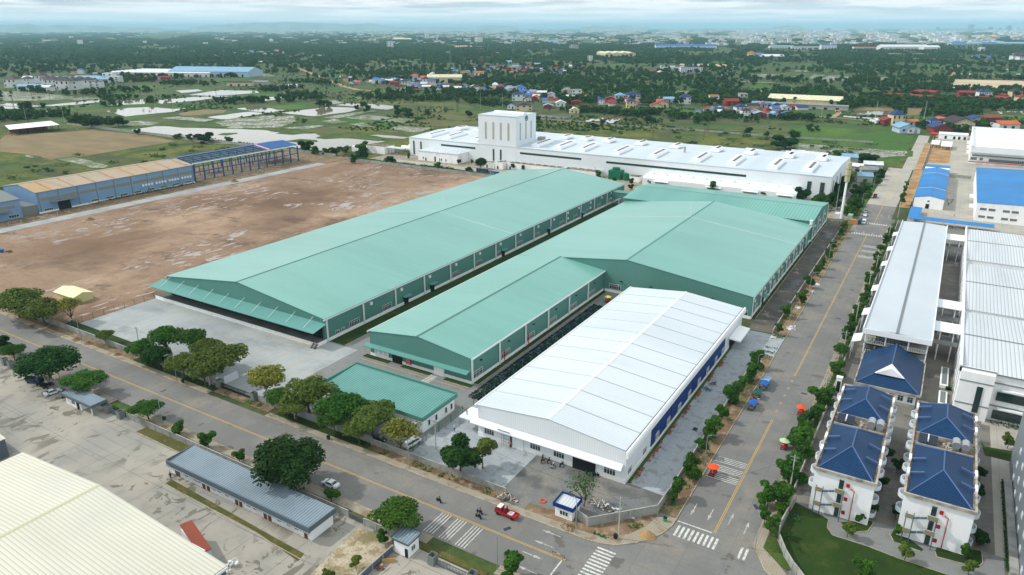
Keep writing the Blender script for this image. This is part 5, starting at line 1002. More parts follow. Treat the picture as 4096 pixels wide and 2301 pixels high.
for z in (.3,1.3,2.3): mb.tube((-101.4,119,z),(-101.4,235,z),.03,n=3)
mb.build('rail',m_grn,t)
t=thing('chain_fence','green post fence between the loading yard and the mud field','fence')
for k in range(9): MB().tube((-256.2,119+k*4,0),(-256.2,119+k*4,2.4),.08,n=5).build('post',m_grn,t)
MB().tube((-256.2,119,2.3),(-256.2,152,2.3),.03,n=3).tube((-256.2,119,.4),(-256.2,152,.4),.03,n=3).build('rail',m_grn,t)
t=thing('post_fence','row of pale concrete fence posts in front of the tan-roofed factory','fence')
for k in range(16): MB().box(-424.6,-424.3,120+k*6.4,120.3+k*6.4,0,1.8).build('post',m_conc,t)
MB().tube((-424.4,120,1.5),(-424.4,216,1.5),.04,n=3).build('rail',m_conc,t)
def gate(lab,x0,x1,y,h=1.6,m=None,piers=True):
    t=thing('sliding_gate',lab,'gate'); mb=MB().box(x0,x1,y-.06,y+.06,.15,.35).box(x0,x1,y-.06,y+.06,h-.12,h); k=x0
    while k<x1: mb.box(k,k+.08,y-.05,y+.05,.3,h); k+=.35
    mb.build('leaf',m or m_gryc,t)
    if piers:
        for a_,b_ in ((x0-1.6,x0-.1),(x1+.1,x1+1.6)): MB().box(a_,b_,y-.8,y-.7,0,h+.7).box(a_,b_,y+.7,y+.8,0,h+.7).box(a_,a_+.1,y-.7,y+.7,0,h+.7).box(b_-.1,b_,y-.7,y+.7,0,h+.7).box(a_+.1,b_-.1,y-.7,y+.7,h-.4,h-.35).build('gate_pier',m_gut,t)
    return t
gate('dark barred sliding gate of the loading yard',-171,-157.5,116.2,1.8,m_blk0)
gate('grey sliding gate right of the left guardhouse',-184.5,-180.5,90.6); gate('grey panel gate between two pale wall runs, near the long room row',-96.8,-92.8,91.4,piers=False)
gate('long grey gate right of the square gatehouse',-72,-64.2,89.6); gate('short grey gate left of the big dark roadside tree',-241.5,-239.5,91)
# ------------------------------------------------------------------ lamps and poles
m_lamp=mat('lamp_pole_grey',S(150,162,168),.4,metal=.3)
def lamp(x,y,d,lab,h=9,grp='solar street lamps'):
    t=thing('street_lamp',lab,'street lamp',(x,y,.1),0,grp); mb=MB(); mb.tube((0,0,0),(0,0,h*.9),.11,.07,n=6); P=[(0,0,h*.9),(d[0]*.5,d[1]*.5,h*.98),(d[0]*1.5,d[1]*1.5,h)]; mb.path(P,.06)
    mb.build('pole',m_lamp,t); MB().obox((d[0]*1.9,d[1]*1.9),d if abs(d[0])+abs(d[1])>.1 else (1,0),1.5,.7,h-.02,h+.08).build('lamp_head',m_solar,t); return t
for x,y,d,lab in ((-217,94.2,(0,1),'between the big dark tree and the left guardhouse'),(-167.3,94.6,(0,1),'beside the small umbrella tree and green bin'),(-113.5,94.3,(0,1),'behind the biggest round tree'),(-60.9,94.6,(.6,1),'nearest the bottom edge, beside the road arrows'),(-260,94.3,(0,1),'on the far left verge'),
    (-186.5,112.3,(0,-1),'on the far pavement by the loading yard gate'),(-238.2,112.6,(0,-1),'by the earth heaps on the far pavement'),(-145.7,112.2,(-.3,-1),'between the yellowish trees in front of the office'),(-97.2,112.3,(-.4,-1),'at the low block wall left of the large tree'),(-52.6,112.2,(-.8,.2),'by the rubble heap at the tiny blue-topped booth'),
    (-36.9,150.3,(1,0),'beside the orange food-cart umbrella'),(-37.2,202.2,(1,0),'between the blue food carts and the white hall yard entrance'),(-37.3,250.9,(1,0),'by the discarded sheets beside the dark lane'),(-37.3,289.7,(1,0),'midway along the dark lane'),(-37.3,336.3,(1,0),'near the faded stripes of the right road'),(-37.5,455.6,(1,0),'by the two parked white cars'),(-37.7,521,(1,0),'by the dump lorry'),
    (-19.2,126.6,(-.6,.8),'at the tip of the right pavement opposite the corner'),(-19.2,183,(-1,0),'by the small orange parasol'),(-19.2,243.4,(-1,0),'right kerb level with the nearest footbridge'),(-19.2,275.6,(-1,0),'right kerb level with the middle footbridge'),(-19.2,323.7,(-1,0),'right kerb beside the long parking roof'),
    (-372,437,(0,-1),'on the factory lane near the flat annex'),(-331,438,(0,-1),'on the factory lane before the annex doors'),(-312,441,(0,-1),'on the factory lane below the block tower'),(-205,449,(0,-1),'before the green cooling tower')): lamp(x,y,d,'grey solar street lamp '+lab)
m_pole=mat('concrete_pole',S(176,176,168),.8)
def pole(x,y,h,lab,cross=True,ang=0,grp='concrete power poles'):
    t=thing('power_pole',lab,'utility pole',(x,y,0),ang,grp); MB().tube((0,0,0),(0,0,h),.17,.11,n=7).build('pole',m_pole,t)
    if cross:
        cb=MB().box(-1.0,1.0,-.06,.06,h-.7,h-.58).box(-.7,.7,-.05,.05,h-1.5,h-1.4); 
        for q in (-.9,-.4,.4,.9): cb.tube((q,0,h-.6),(q,0,h-.35),.05,n=4)
        cb.build('crossarm',m_steel,t)
    return t
PLN=[(-44.3,115.3,10.4,'tall concrete pole at the street corner, beside a black bin'),(-212.6,117.6,9.8,'leaning concrete pole inside the loading yard wall'),(-97.1,122.8,8.5,'pole in the wet yard left of the large tree'),(-138.7,114.7,9.5,'pole among the trees in front of the office'),(-287,115,9.5,'pole above the left-hand tree group'),(-175,115.2,9,'pole among the olive trees by the loading gate')]
for x,y,h,l in PLN: pole(x,y,h,l)
PR=[151.4,195.6,233.3,263.8,300.9,327.1,383.7,441.8,518.3,553.6]
NM=['beside the nearest dormitory block','at the white gate pillar by the dormitories','by the hall with the white gablet','level with the middle footbridge','behind the dense kerb saplings','beside the middle of the parking roof','near the far end of the parking roof','by the far zebra crossing','level with the dump lorry','near the end of the finished road']
for y,nm in zip(PR,NM): pole(-17.3,y,9.3,'concrete power pole on the right verge '+nm,ang=0)
def wire(a,b,lab,sag=1.2):
    a=Vector(a);b=Vector(b); P=[]
    for k in range(13): t=k/12; p=a.lerp(b,t); p.z-=sag*4*t*(1-t); P.append(tuple(p))
    o=MB().path(P,.022,3).build('power_line',m_blk0); return tag(o,lab,'cable','overhead cables')
m_wire=m_blk0
for i in range(len(PR)-1): wire((-16.5,PR[i],8.9),(-16.5,PR[i+1],8.9),'overhead cable starting at the pole '+NM[i])
wire((-44.3,115.3,9.8),(-17.3,151.4,8.6),'cable crossing the junction from corner pole to the right verge',1.5); wire((-45,115.3,9.5),(-18,110,9.6),'cable crossing above the zebra stripes of the right-hand road',1)
wire((-97.1,122.8,8),(-44.3,115.3,9.8),'cable over the gravel yard to the corner pole',1.5); wire((-212.6,117.6,9.2),(-175,115.2,8.6),'cable from the leaning pole toward the gate trees'); wire((-138.7,114.7,9),(-97.1,122.8,8),'cable over the yard in front of the office'); wire((-287,115,9),(-212.6,117.6,9.2),'cable over the loading yard from the left trees',2)
for i,(fn,q) in enumerate(((TC,(1425,1300)),(TC,(1930,1240)),(R2,(805,820)),(XM,(770,640)),(XM,(870,700)),(XM,(1215,620)),(XM,(1680,590)),(XM,(1960,590)),(XL,(350,790)),(XL,(830,770)),(XL,(2230,630)),(XL,(2010,650)),(XR,(240,700)),(XR,(660,735)),(XR,(1435,740)),(XR,(1095,1200)),(XR,(370,1195)),(TR,(1180,1110)),(TR,(675,1100)),(TR,(1630,1110)),(TR,(1360,810)),(TL,(1920,995)),(TL,(2170,970)),(TM,(1000,860)),(TM,(610,820)),(TM,(285,900)),(TM,(945,845)),(TC,(1000,930)),(TC,(860,960)),(TR,(610,775)),(TR,(1645,800)),(TR,(960,690)))):
    p=G(fn,[q])[0]; t=pole(p[0],p[1],16 if i<3 else 20,'thin grey power pole standing out in the fields among scattered trees',cross=False,grp='field power poles'); 
# ------------------------------------------------------------------ vehicles
def car(p,rz,m,lab,van=False):
    t=thing('parked_van' if van else 'parked_car',lab,'van' if van else 'car',(p[0],p[1],.1),rz)
    if van: body=[(-2.5,.35),(-2.5,1.0),(-2.4,1.9),(1.3,1.95),(2.05,1.2),(2.5,1.0),(2.5,.35)]; gl=[(-2.3,1.15),(-2.22,1.75),(1.2,1.8),(1.85,1.15)]; wx=1.55
    else: body=[(-2.2,.3),(-2.25,.75),(-2.05,1.0),(-1.5,1.05),(-.95,1.42),(.35,1.45),(1.1,1.0),(1.9,.85),(2.2,.65),(2.2,.3)]; gl=[(-1.5,1.0),(-.88,1.36),(.32,1.39),(1.0,.98)]; wx=1.35
    def ext(P,w0,w1=None):
        mb=MB(); n=len(P); w1=w1 or w0
        mb.v=[(x,-(w0 if z<1.02 else w1),z) for x,z in P]+[(x,(w0 if z<1.02 else w1),z) for x,z in P]; mb.f=[tuple(range(n)),tuple(range(2*n-1,n-1,-1))]+[((i+1)%n,i,n+i,n+(i+1)%n) for i in range(n)]; return mb
    ext(body,.88,.72 if not van else .84).build('body',m,t)
    g=ext(gl,.9,.765 if not van else .87).build('side_windows',m_gl,t)
    if van: MB().slab([(1.32,-.75,1.93),(1.32,.75,1.93),(2.08,.75,1.24),(2.08,-.75,1.24)],.04).build('windscreen',m_gl,t)
    else: MB().slab([(.4,-.62,1.47),(1.1,-.7,1.06),(1.1,.7,1.06),(.4,.62,1.47)],.03).build('windscreen',m_gl,t); MB().slab([(-1.52,-.66,1.09),(-1.0,-.6,1.44),(-1.0,.6,1.44),(-1.52,.66,1.09)],.03).build('rear_window',m_gl,t)
    for x in (-wx,wx):
        for y in (-.82,.82): w_=MB().tube((x,y-.1,.33),(x,y+.1,.33),.33,n=12).build('wheel',m_blk0,t); MB().tube((x,y-.11,.33),(x,y+.11,.33),.18,n=8).build('rim',m_steel,w_)
    xf=body[-1][0]
    for y in (-.62,.62): MB().box(xf-.12,xf+.02,y-.18,y+.18,.62,.76).build('headlight',m_fr,t); MB().box(body[0][0]-.04,body[0][0]+.08,y-.2,y+.2,.7,.85).build('tail_light',m_red,t)
    return t
m_carw=mat('car_white',S(224,228,232),.25); m_cars=mat('car_silver',S(176,180,184),.25,metal=.4)
car(G(M4,[(755,615)])[0],math.pi,m_carw,'white hatchback parked at the near kerb below the biggest tree')
car(G(L3,[(495,1112)])[0],1.45,m_carw,'white car parked beside the motorbikes at the left guardhouse')
car(G(M4,[(1515,235)])[0],1.45,m_carw,'white van parked behind the low block wall under the sparse tree',van=True)
car(G(R2,[(1085,850)])[0],-1.57,m_carw,'white car parked nearer the zebra crossing on the right-hand road')
car(G(R2,[(1088,815)])[0],-1.57,m_cars,'silver-white car parked behind the one at the zebra crossing')
car(G(R2,[(1070,920)])[0],-1.57,m_carw,'small white minivan beside the blue site cabin',van=True)
car(G(R2,[(1868,690)])[0],1.57,m_carw,'white car in the yard beside the narrow blue-roofed building')
car(G(R2,[(1715,180)])[0],1.57,m_cars,'car under the smaller far parking canopy')
car(G(M3,[(225,1000)])[0],.3,m_carw,'white car half hidden by the yellowish trees by the office')
car(G(M4,[(1200,190)])[0],.2,mat('car_dark',S(44,46,50),.3),'dark car under netting behind the low block wall')
def lorry(p,rz,lab,mc,ml,bedz=.9,tall=0):
    t=thing('lorry',lab,'lorry',(p[0],p[1],.1),rz)
    MB().add([(1.1,-.85,.5),(2.7,-.85,.5),(2.7,-.85,1.3),(2.3,-.8,2.0),(1.1,-.8,2.0),(1.1,.85,.5),(2.7,.85,.5),(2.7,.85,1.3),(2.3,.8,2.0),(1.1,.8,2.0)],[(0,1,2,3,4),(9,8,7,6,5),(1,6,7,2),(2,7,8,3),(3,8,9,4),(4,9,5,0),(0,5,6,1)]).build('cab',mc,t)
    MB().slab([(2.33,-.7,1.98),(2.33,.7,1.98),(2.74,.7,1.34),(2.74,-.7,1.34)],.03).box(1.4,2.2,-.87,.87,1.3,1.85).build('cab_windows',m_gl,t)
    MB().box(1.15,2.2,-.75,.75,2.0,2.06).build('cab_roof',m_carw if not tall else mc,t)
    b=MB().box(-2.6,1,-.9,.9,.62,.72).box(-2.6,1,-.9,-.84,.72,1.1+tall).box(-2.6,1,.84,.9,.72,1.1+tall).box(-2.6,-2.54,-.84,.84,.72,1.1+tall).box(.94,1,-.84,.84,.72,1.3+tall).build('cargo_bed',ml,t)
    for x in (-1.7,1.9):
        for y in (-.8,.8): MB().tube((x,y-.12,.38),(x,y+.12,.38),.38,n=10).build('wheel',m_blk0,t)
    return t
tp=G(M4,[(2400,895)])[0]; tr_=lorry(tp,math.pi,'small red pickup lorry carrying white buckets, at the mouth of the gravel yard',m_red,m_red)
for i in range(9):
    t=thing('paint_bucket','white bucket in the bed of the small red lorry','bucket',(tp[0]+.6+(i%3)*.42,tp[1]-.5+(i//3)*.45,.84),0,'white buckets in the red lorry'); MB().tube((0,0,0),(0,0,.38),.15,.18,n=8).build('bucket_body',m_carw,t)
lorry(G(R2,[(1175,680)])[0],1.57,'brown high-sided dump lorry on the right-hand road beyond the mast',mat('lorry_brown',S(92,64,50),.6),MATS['lorry_brown'],tall=1)
lorry(G(L3,[(330,1010)])[0],.3,'dark blue lorry under the big dark tree',mat('lorry_blue',S(32,46,84),.5),MATS['lorry_blue'],tall=.6)
def bikemesh(mc):
    b=MB().obox((-.25,0),(1,0),.9,.22,.42,.78).tube((.35,0,.5),(.55,0,1.0),.07,n=5).tube((.55,0,.95),(.72,0,.3),.05,n=4).box(.5,.56,-.33,.33,.98,1.03).add([(.05,-.1,.75),(.4,-.1,.55),(.4,.1,.55),(.05,.1,.75),(.1,0,.9)],[(0,1,2,3),(0,3,4),(1,4,2),(0,4,1),(2,4,3)])
    s=MB().obox((-.3,0),(1,0),.8,.26,.78,.86); w1=MB().tube((.72,-.05,.3),(.72,.05,.3),.3,n=10); w2=MB().tube((-.6,-.05,.3),(-.6,.05,.3),.3,n=10); return b,s,w1,w2
def bike(p,rz,mc,lab,grp=None,z=.1):
    t=thing('motorbike',lab,'motorbike',(p[0],p[1],z),rz,grp); b,s,w1,w2=bikemesh(mc); b.build('body',mc,t); s.build('seat',m_blk0,t); w1.build('wheel',m_blk0,t); w2.build('wheel',m_blk0,t); return t
bcols=[mat('bike_red',S(150,30,36),.4),mat('bike_blue',S(40,70,130),.4),m_blk0,mat('bike_grey',S(120,124,128),.4),mat('bike_dark_green',S(24,60,50),.5),m_carw]
for i,(q,a,m,l) in enumerate((((400,355),1.9,2,'leftmost of the motorbikes standing on gravel by the white hall'),((392,395),1.8,2,'motorbike just below the leftmost one on the gravel'),((452,395),1.7,2,'dark motorbike third from left on the gravel by the hall'),((488,440),1.6,5,'white scooter standing on the gravel in front of the hall'),((572,430),1.5,2,'dark motorbike left of the big open door of the white hall'),((825,500),1.2,2,'motorbike right under the big open door of the hall'),((860,520),1.0,1,'motorbike second right under the big open door'),((890,530),.8,2,'motorbike farthest right behind the bare tree'))): bike(G(C4,[q])[0],a,bcols[m],l)
# row of motorbikes along the fence
BP=[]
for mc in [m_blk0,bcols[4],m_blk0,bcols[4],bcols[3],bcols[1],mat('bike_green',S(30,84,64),.5)]:
    b,s,w1,w2=bikemesh(mc); mb=MB(); 
    for q in (b,): mb.add(q.v,q.f)
    nb_=len(mb.f)
    for q in (s,w1,w2): mb.add(q.v,q.f)
    me=bpy.data.meshes.new('motorbike'); me.from_pydata(mb.v,[],mb.f); me.materials.append(mc); me.materials.append(m_blk0)
    for i,pg in enumerate(me.polygons): pg.material_index=0 if i<nb_ else 1
    BP.append(me)
for k in range(124):
    y=149+k*.68; 
    for s_ in (0,1):
        if R.random()<.06: continue
        o=bpy.data.objects.new('motorbike',R.choice(BP)); C.objects.link(o); o.location=(-102.5-(s_*1.9)+R.uniform(-.12,.12),y+R.uniform(-.15,.15),.08); o.rotation_euler=(0,R.uniform(-.05,.05),(0 if s_ else math.pi)+R.uniform(-.2,.2))
        tag(o,'motorbike packed side by side in the double row along the green mesh fence','motorbike','motorbikes in the long row by the fence')
for k in range(22):
    o=bpy.data.objects.new('motorbike',R.choice(BP)); C.objects.link(o); z=(.4,3.5,6.9)[k%2+0]; o.location=(-11+(k//2)*1.05+R.uniform(-.1,.1),234.2+R.uniform(0,.3),(3.5,6.9)[k%2]); o.rotation_euler=(0,0,1.57+R.uniform(-.2,.2))
    tag(o,'one of the motorbikes standing on '+('the upper' if k%2 else 'the middle')+' deck of the parking building behind its railing','motorbike','motorbikes on the '+('upper' if k%2 else 'middle')+' parking deck')
for i,(q,a) in enumerate((((450,1040),.5),((480,1030),.6),((400,1050),.5),((430,1070),.4),((370,1040),.6),((585,1130),.2),((600,1160),.2))):
    o=bpy.data.objects.new('motorbike',BP[2]); C.objects.link(o); p=G(L3,[q])[0]; o.location=(p[0],p[1],.08); o.rotation_euler=(0,0,a); s='in the huddle under the big dark tree' if i<5 else 'at the left end of the guardhouse'
    tag(o,'one of the dark motorbikes '+s,'motorbike','motorbikes '+s)
# ------------------------------------------------------------------ people
m_skin=mat('skin',S(150,108,82),.6); m_hair=mat('hair',S(28,24,22),.7); m_jean=mat('trousers_dark',S(38,44,60),.8)
PM={}
def skinned(key,verts,edges,radii,m):
    if key in PM: return PM[key]
    me=bpy.data.meshes.new(key); me.from_pydata(verts,edges,[]); o=bpy.data.objects.new(key,me); C.objects.link(o)
    mod=o.modifiers.new('s','SKIN'); sv=me.skin_vertices[0].data
    for i,r in enumerate(radii): sv[i].radius=(r,r)
    sv[0].use_root=True; sb=o.modifiers.new('b','SUBSURF'); sb.levels=1; sb.render_levels=1
    bpy.context.view_layer.update(); dg=bpy.context.evaluated_depsgraph_get(); m2=bpy.data.meshes.new_from_object(o.evaluated_get(dg)); bpy.data.objects.remove(o)
    m2.materials.clear(); m2.materials.append(m); m2.name=key; PM[key]=m2; return m2
def person(p,rz,shirt,lab,pose='stand',z=.1,hat=None):
    t=thing('person',lab,'person',(p[0],p[1],z),rz)
    if pose=='sit': hip=.78; kn=((.38,.13,.72),(.38,-.13,.72)); ft=((.35,.15,.35),(.35,-.15,.35)); hd=((.45,.2,1.0),(.45,-.2,1.0)); el=((.2,.27,1.05),(.2,-.27,1.05))
    elif pose=='walk': hip=.92; kn=((.16,.1,.5),(-.1,-.1,.5)); ft=((.22,.1,.05),(-.3,-.1,.08)); hd=((-.2,.26,.85),(.25,-.26,.9)); el=((-.08,.27,1.12),(.08,-.27,1.12))
    else: hip=.92; kn=((.02,.11,.5),(.02,-.11,.5)); ft=((0,.12,.05),(0,-.12,.05)); hd=((.12,.3,.85),(.12,-.3,.85)); el=((0,.29,1.12),(0,-.29,1.12))
    k=hip-.92
    V=[(0,0,hip),(0,0,1.18+k),(0,0,1.42+k),(0,0,1.5+k),(.02,0,1.64+k),(0,.18,1.4+k),(el[0][0],el[0][1],el[0][2]+ (k if pose=='sit' else 0)),(hd[0][0],hd[0][1],hd[0][2]),(0,-.18,1.4+k),(el[1][0],el[1][1],el[1][2]+(k if pose=='sit' else 0)),hd[1],(0,.1,hip-.02),kn[0],ft[0],(0,-.1,hip-.02),kn[1],ft[1],(ft[0][0]+.14,ft[0][1],ft[0][2]-.01),(ft[1][0]+.14,ft[1][1],ft[1][2]-.01)]
    Eg=[(0,1),(1,2),(2,3),(3,4),(2,5),(5,6),(6,7),(2,8),(8,9),(9,10),(0,11),(11,12),(12,13),(13,17),(0,14),(14,15),(15,16),(16,18)]
    rad=[.13,.13,.12,.055,.11,.06,.045,.035,.06,.045,.035,.09,.065,.045,.09,.065,.045,.035,.035]
    o=bpy.data.objects.new('body',skinned('body_'+pose,V,Eg,rad,m_skin)); C.objects.link(o); o.parent=t
    s=bpy.data.objects.new('shirt',skinned('shirt_'+pose+shirt.name,[V[0],V[1],V[2],V[5],V[6],V[8],V[9]],[(0,1),(1,2),(2,3),(3,4),(2,5),(5,6)],[.16,.16,.15,.085,.065,.085,.065],shirt)); C.objects.link(s); s.parent=t
    j=bpy.data.objects.new('trousers',skinned('trousers_'+pose,[V[0],V[11],V[12],V[13],V[14],V[15],V[16]],[(0,1),(1,2),(2,3),(0,4),(4,5),(5,6)],[.155,.11,.085,.065,.11,.085,.065],m_jean)); C.objects.link(j); j.parent=t
    h=hat or m_hair; MB().tube((V[4][0]-.01,0,V[4][2]+.02),(V[4][0]-.01,0,V[4][2]+.13),.125,.07,n=10).build('hard_hat' if hat else 'hair',h,t)
    return t
m_or=mat('orange_vest',S(226,96,36),.7); m_bls=mat('blue_shirt',S(48,84,140),.8); m_gs=mat('grey_shirt',S(110,112,116),.8); m_bks=mat('black_shirt',S(30,32,36),.8); m_ws=mat('white_shirt',S(214,214,210),.8); m_hat=mat('white_hat',S(232,232,228),.4)
person(G(L4,[(1595,548)])[0],-.6,m_bks,'person in dark clothes walking near the corner of the long room row','walk')
person(G(C4,[(98,262)])[0],1.6,m_or,'person in orange vest and hard hat by the scaffold at the hall door',hat=m_or)
person(G(M4,[(1908,105)])[0],-1,m_ws,'person in white top and hat walking across the wet yard','walk',hat=m_hat)
person((tp[0]-.1,tp[1]+.2),3.1,m_bls,'person in blue standing in the red lorry bed nearer the cab',z=.84); person((tp[0]-.2,tp[1]-.45),3.1,m_bls,'person in blue with white hat in the red lorry bed',z=.84,hat=m_hat)
for q,a,m,l in (((1765,768),2.9,bcols[2],'alone on the open road'),((2145,875),2.95,bcols[1],'farther of the pair riding side by side'),((2135,918),2.95,bcols[2],'nearer of the pair riding side by side')):
    p=G(M4,[q])[0]; bike(p,a,m,'ridden motorbike '+l,'motorbikes ridden on the near road'); d=(math.cos(a),math.sin(a)); person((p[0]-d[0]*.25,p[1]-d[1]*.25),a,m_bks if m!=bcols[1] else m_gs,'rider in dark clothes on the motorbike '+l,'sit',z=.18)
for i,(q,m,l) in enumerate((((1855,748),m_gs,'leftmost of the group'),((1862,752),m_bks,'second of the group'),((1885,738),m_gs,'third of the group'),((1882,715),m_ws,'fourth of the group'),((1900,714),m_bks,'rightmost of the group'),((1846,724),m_bks,'rearmost at the eaves'))): person(G(R2,[q])[0],i,m,'person standing in the far yard beside the blue roof, '+l)
person(G(R2,[(1912,860)])[0],0,m_or,'person in orange crossing the far yard above the blue canopy','walk')
person(G(R2,[(843,930)])[0],0,m_bks,'person in dark clothes at the end of the dark lane')
person(G(R2,[(1332,862)])[0],0,m_gs,'person standing on the right kerb of the far crossing')
person(G(R4,[(378,880)])[0],0,m_or,'person in orange shirt at the edge of the dormitory lawn')
person(G(M3,[(2025,1215)],0)[0],1,m_or,'worker in orange on the edge platform of the white hall',z=4.2) if False else None
for i,(q,m) in enumerate((((2470,1150),m_or),((2280,1345),m_bls))): pass
# ------------------------------------------------------------------ food carts
def stall(p,rz,mt_,lab,um=False):
    t=thing('food_cart',lab,'food cart',(p[0],p[1],.1),rz)
    MB().box(-1.1,1.1,-.55,.55,.55,1.15).build('counter',m_red if um else mat('cart_steel',S(120,128,134),.4,metal=.3),t)
    for x in (-.9,.9): MB().tube((x,-.6,.35),(x,-.5,.35),.35,n=10).tube((x,.5,.35),(x,.6,.35),.35,n=10).build('wheel_pair',m_blk0,t)
    if um:
        MB().tube((0,0,1.1),(0,0,2.5),.03,n=4).build('umbrella_pole',m_steel,t); mb=MB(); n=10; mb.v=[(0,0,2.75)]+[(1.35*math.cos(2*math.pi*k/n),1.35*math.sin(2*math.pi*k/n),2.2) for k in range(n)]+[(0,0,2.68)]; mb.f=[(0,1+k,1+(k+1)%n) for k in range(n)]+[(n+1,1+(k+1)%n,1+k) for k in range(n)]; mb.build('umbrella',mt_,t)
    else:
        for x in (-1.1,1.1):
            for y in (-.7,.7): MB().tube((x,y,.5),(x,y,2.1),.03,n=4).build('post',m_steel,t)
        MB().slab([(-1.5,-1.1,2.0),(1.5,-1.1,2.0),(1.5,0,2.4),(-1.5,0,2.4)],.05).slab([(-1.5,0,2.4),(1.5,0,2.4),(1.5,1.1,2.0),(-1.5,1.1,2.0)],.05).build('awning',mt_,t)
    mb=MB()
    for k in range(8): mb.tube((-.9+k*.25,R.uniform(-.3,.3),1.15),(-.9+k*.25,R.uniform(-.3,.3)*0,1.15+R.uniform(.15,.4)),.09,n=6)
    tag(mb.build('goods',MATS.get('goods') or mat('goods',S(196,90,60),.6,[LY(s=3,lo=.4,hi=.6,c=S(220,210,190)),LY(s=4,lo=.5,hi=.6,c=S(60,120,60))]),t),kind='stuff'); return t
m_tb=mat('awning_blue',S(34,96,176),.7); m_tg=mat('awning_green',S(30,92,74),.7); m_tw=mat('awning_pale_blue',S(140,178,206),.7); m_uo=mat('umbrella_orange',S(232,84,34),.7); m_ul=mat('umbrella_pale_green',S(176,196,150),.7); m_uy=mat('umbrella_yellow',S(220,200,60),.7)
p=lambda q:G(R3,[q])[0]
stall(p((135,1070)),1.4,m_tb,'food cart with blue awning, farthest up the kerb'); stall(p((155,1030)),1.4,m_tw,'food cart with faded pale blue awning behind the blue one'); stall(p((70,1150)),1.4,m_tg,'food cart with dark green awning among red stools'); stall(p((25,1255)),1.4,m_tb,'food cart with blue awning nearest the junction')
stall(G(C4,[(1985,510)])[0],1.5,m_uo,'food cart under an orange umbrella on the left kerb',um=True); stall(G(R3,[(480,1300)])[0],1.5,m_uo,'food cart under an orange umbrella on the right kerb',um=True); stall(G(R4,[(325,265)])[0],1.5,m_ul,'food cart under a pale green umbrella by the right-hand trees',um=True); stall(G(C3,[(1005,255)])[0],1.5,m_uy,'guard stand with yellow umbrella at the end of the motorbike row',um=True)
for i,(q,m) in enumerate((((15,1165),m_red),((35,1190),m_uy),((60,1205),m_red),((20,1215),m_carw),((80,1210),m_red),((85,1170),m_carw))):
    pp_=p(q); t=thing('plastic_stool',('red','yellow','red','white','red','white')[i]+' plastic stool '+('left of the green awning','below the green awning','beside the yellow stool','between the two rear carts','at the road side of the green cart','right of the green cart')[i],'stool',(pp_[0],pp_[1],.1)); MB().box(-.25,.25,-.25,.25,.4,.46).box(-.25,-.18,-.25,-.18,0,.4).box(.18,.25,.18,.25,0,.4).box(-.25,-.18,.18,.25,0,.4).box(.18,.25,-.25,-.18,0,.4).build('seat',m,t)
for i,(q,m,a) in enumerate((((60,1225),m_gs,0),((35,1145),m_red,1),((95,1080),m_bks,2))): person(p(q),a,m,'vendor '+('in grey between the two near carts','in red behind the green awning cart','in black beside the farthest blue cart')[i])
person(G(R4,[(318,262)])[0],0,m_gs,'vendor in grey under the pale green umbrella'); person(G(C4,[(1965,520)])[0],0,m_bks,'vendor in dark clothes beside the orange umbrella')
# ------------------------------------------------------------------ heaps, bins, junk
def heap(p,r,h,m,lab,name='earth_heap',cat='heap',n=18,rough=.25):
    mb=MB(); rings=5; mb.v=[(0,0,h)]
    for j in range(1,rings+1):
        for k in range(n):
            a=2*math.pi*k/n; rr=r*j/rings*(1+R.uniform(-.12,.12)); mb.v.append((rr*math.cos(a),rr*math.sin(a)*.8,max(-.05,h*(1-(j/rings)**1.3)*(1+R.uniform(-rough,rough)))))
    mb.f=[(0,1+k,1+(k+1)%n) for k in range(n)]
    for j in range(rings-1):
        for k in range(n): a=1+j*n+k;b=1+j*n+(k+1)%n; mb.f.append((a,a+n,b+n,b))
    o=mb.build(name,m,loc=(p[0],p[1],.15)); tag(o,lab,cat); return o
heap(G(C4,[(1375,1085)])[0],1.9,1.3,mat('sand',S(164,132,92),.95,bump=(2,.6,.2)),'conical heap of brown sand on the corner pavement',name='sand_heap',rough=.08)
m_rub=mat('rubble',S(158,140,116),.95,[LY(s=2.5,lo=.45,hi=.55,c=S(112,98,80),detail=3)],bump=(3,1,.3))
heap(G(C4,[(640,1010)])[0],1.9,1.0,m_rub,'heap of broken stone below the tiny blue-topped booth',name='rubble_heap',rough=.6)
m_hp=mat('heap_soil',S(128,104,80),.95,bump=(2,1,.3))
for q,r_,l in (((720,610),2.0,'left of the pair of soil heaps on the far pavement'),((830,645),2.0,'right of the pair of soil heaps on the far pavement'),((1100,750),1.5,'soil heap by the leaning pole on the far pavement'),((290,490),1.4,'soil heap under the left-hand trees')): heap(G(L3,[q])[0],r_,.7,m_hp,l,rough=.5)
heap(G(L2,[(845,885)])[0],2.8,1.1,m_hp,'dark soil heap on the mud field near the pale strip',rough=.5); heap(G(L2,[(2190,530)])[0],3,1.2,m_hp,'soil heap on the pale concrete strip',rough=.5)
def junk(p,rx,ry,cols,n,lab,name='debris_pile',hmax=.5,L=1.4):
    t=thing(name,lab,'debris',(p[0],p[1],.12)); mbs=[MB() for _ in cols]
    for k in range(n):
        mb=mbs[k%len(cols)]; x,y=R.gauss(0,rx/2),R.gauss(0,ry/2); a=R.uniform(0,3.14); z=R.uniform(0,hmax*max(0,1-(x/rx)**2))
        if R.random()<.5: mb.tube((x-math.cos(a)*L*.6,y-math.sin(a)*L*.6,z+.05),(x+math.cos(a)*L*.6,y+math.sin(a)*L*.6,z+R.uniform(.05,.4)),.07,n=4)
        else: mb.obox((x,y),(math.cos(a),math.sin(a)),R.uniform(.3,L*.7),R.uniform(.2,.6),z,z+R.uniform(.08,.35))
    for mb,c in zip(mbs,cols): tag(mb.build('scrap',c,t),kind='stuff')
    return t
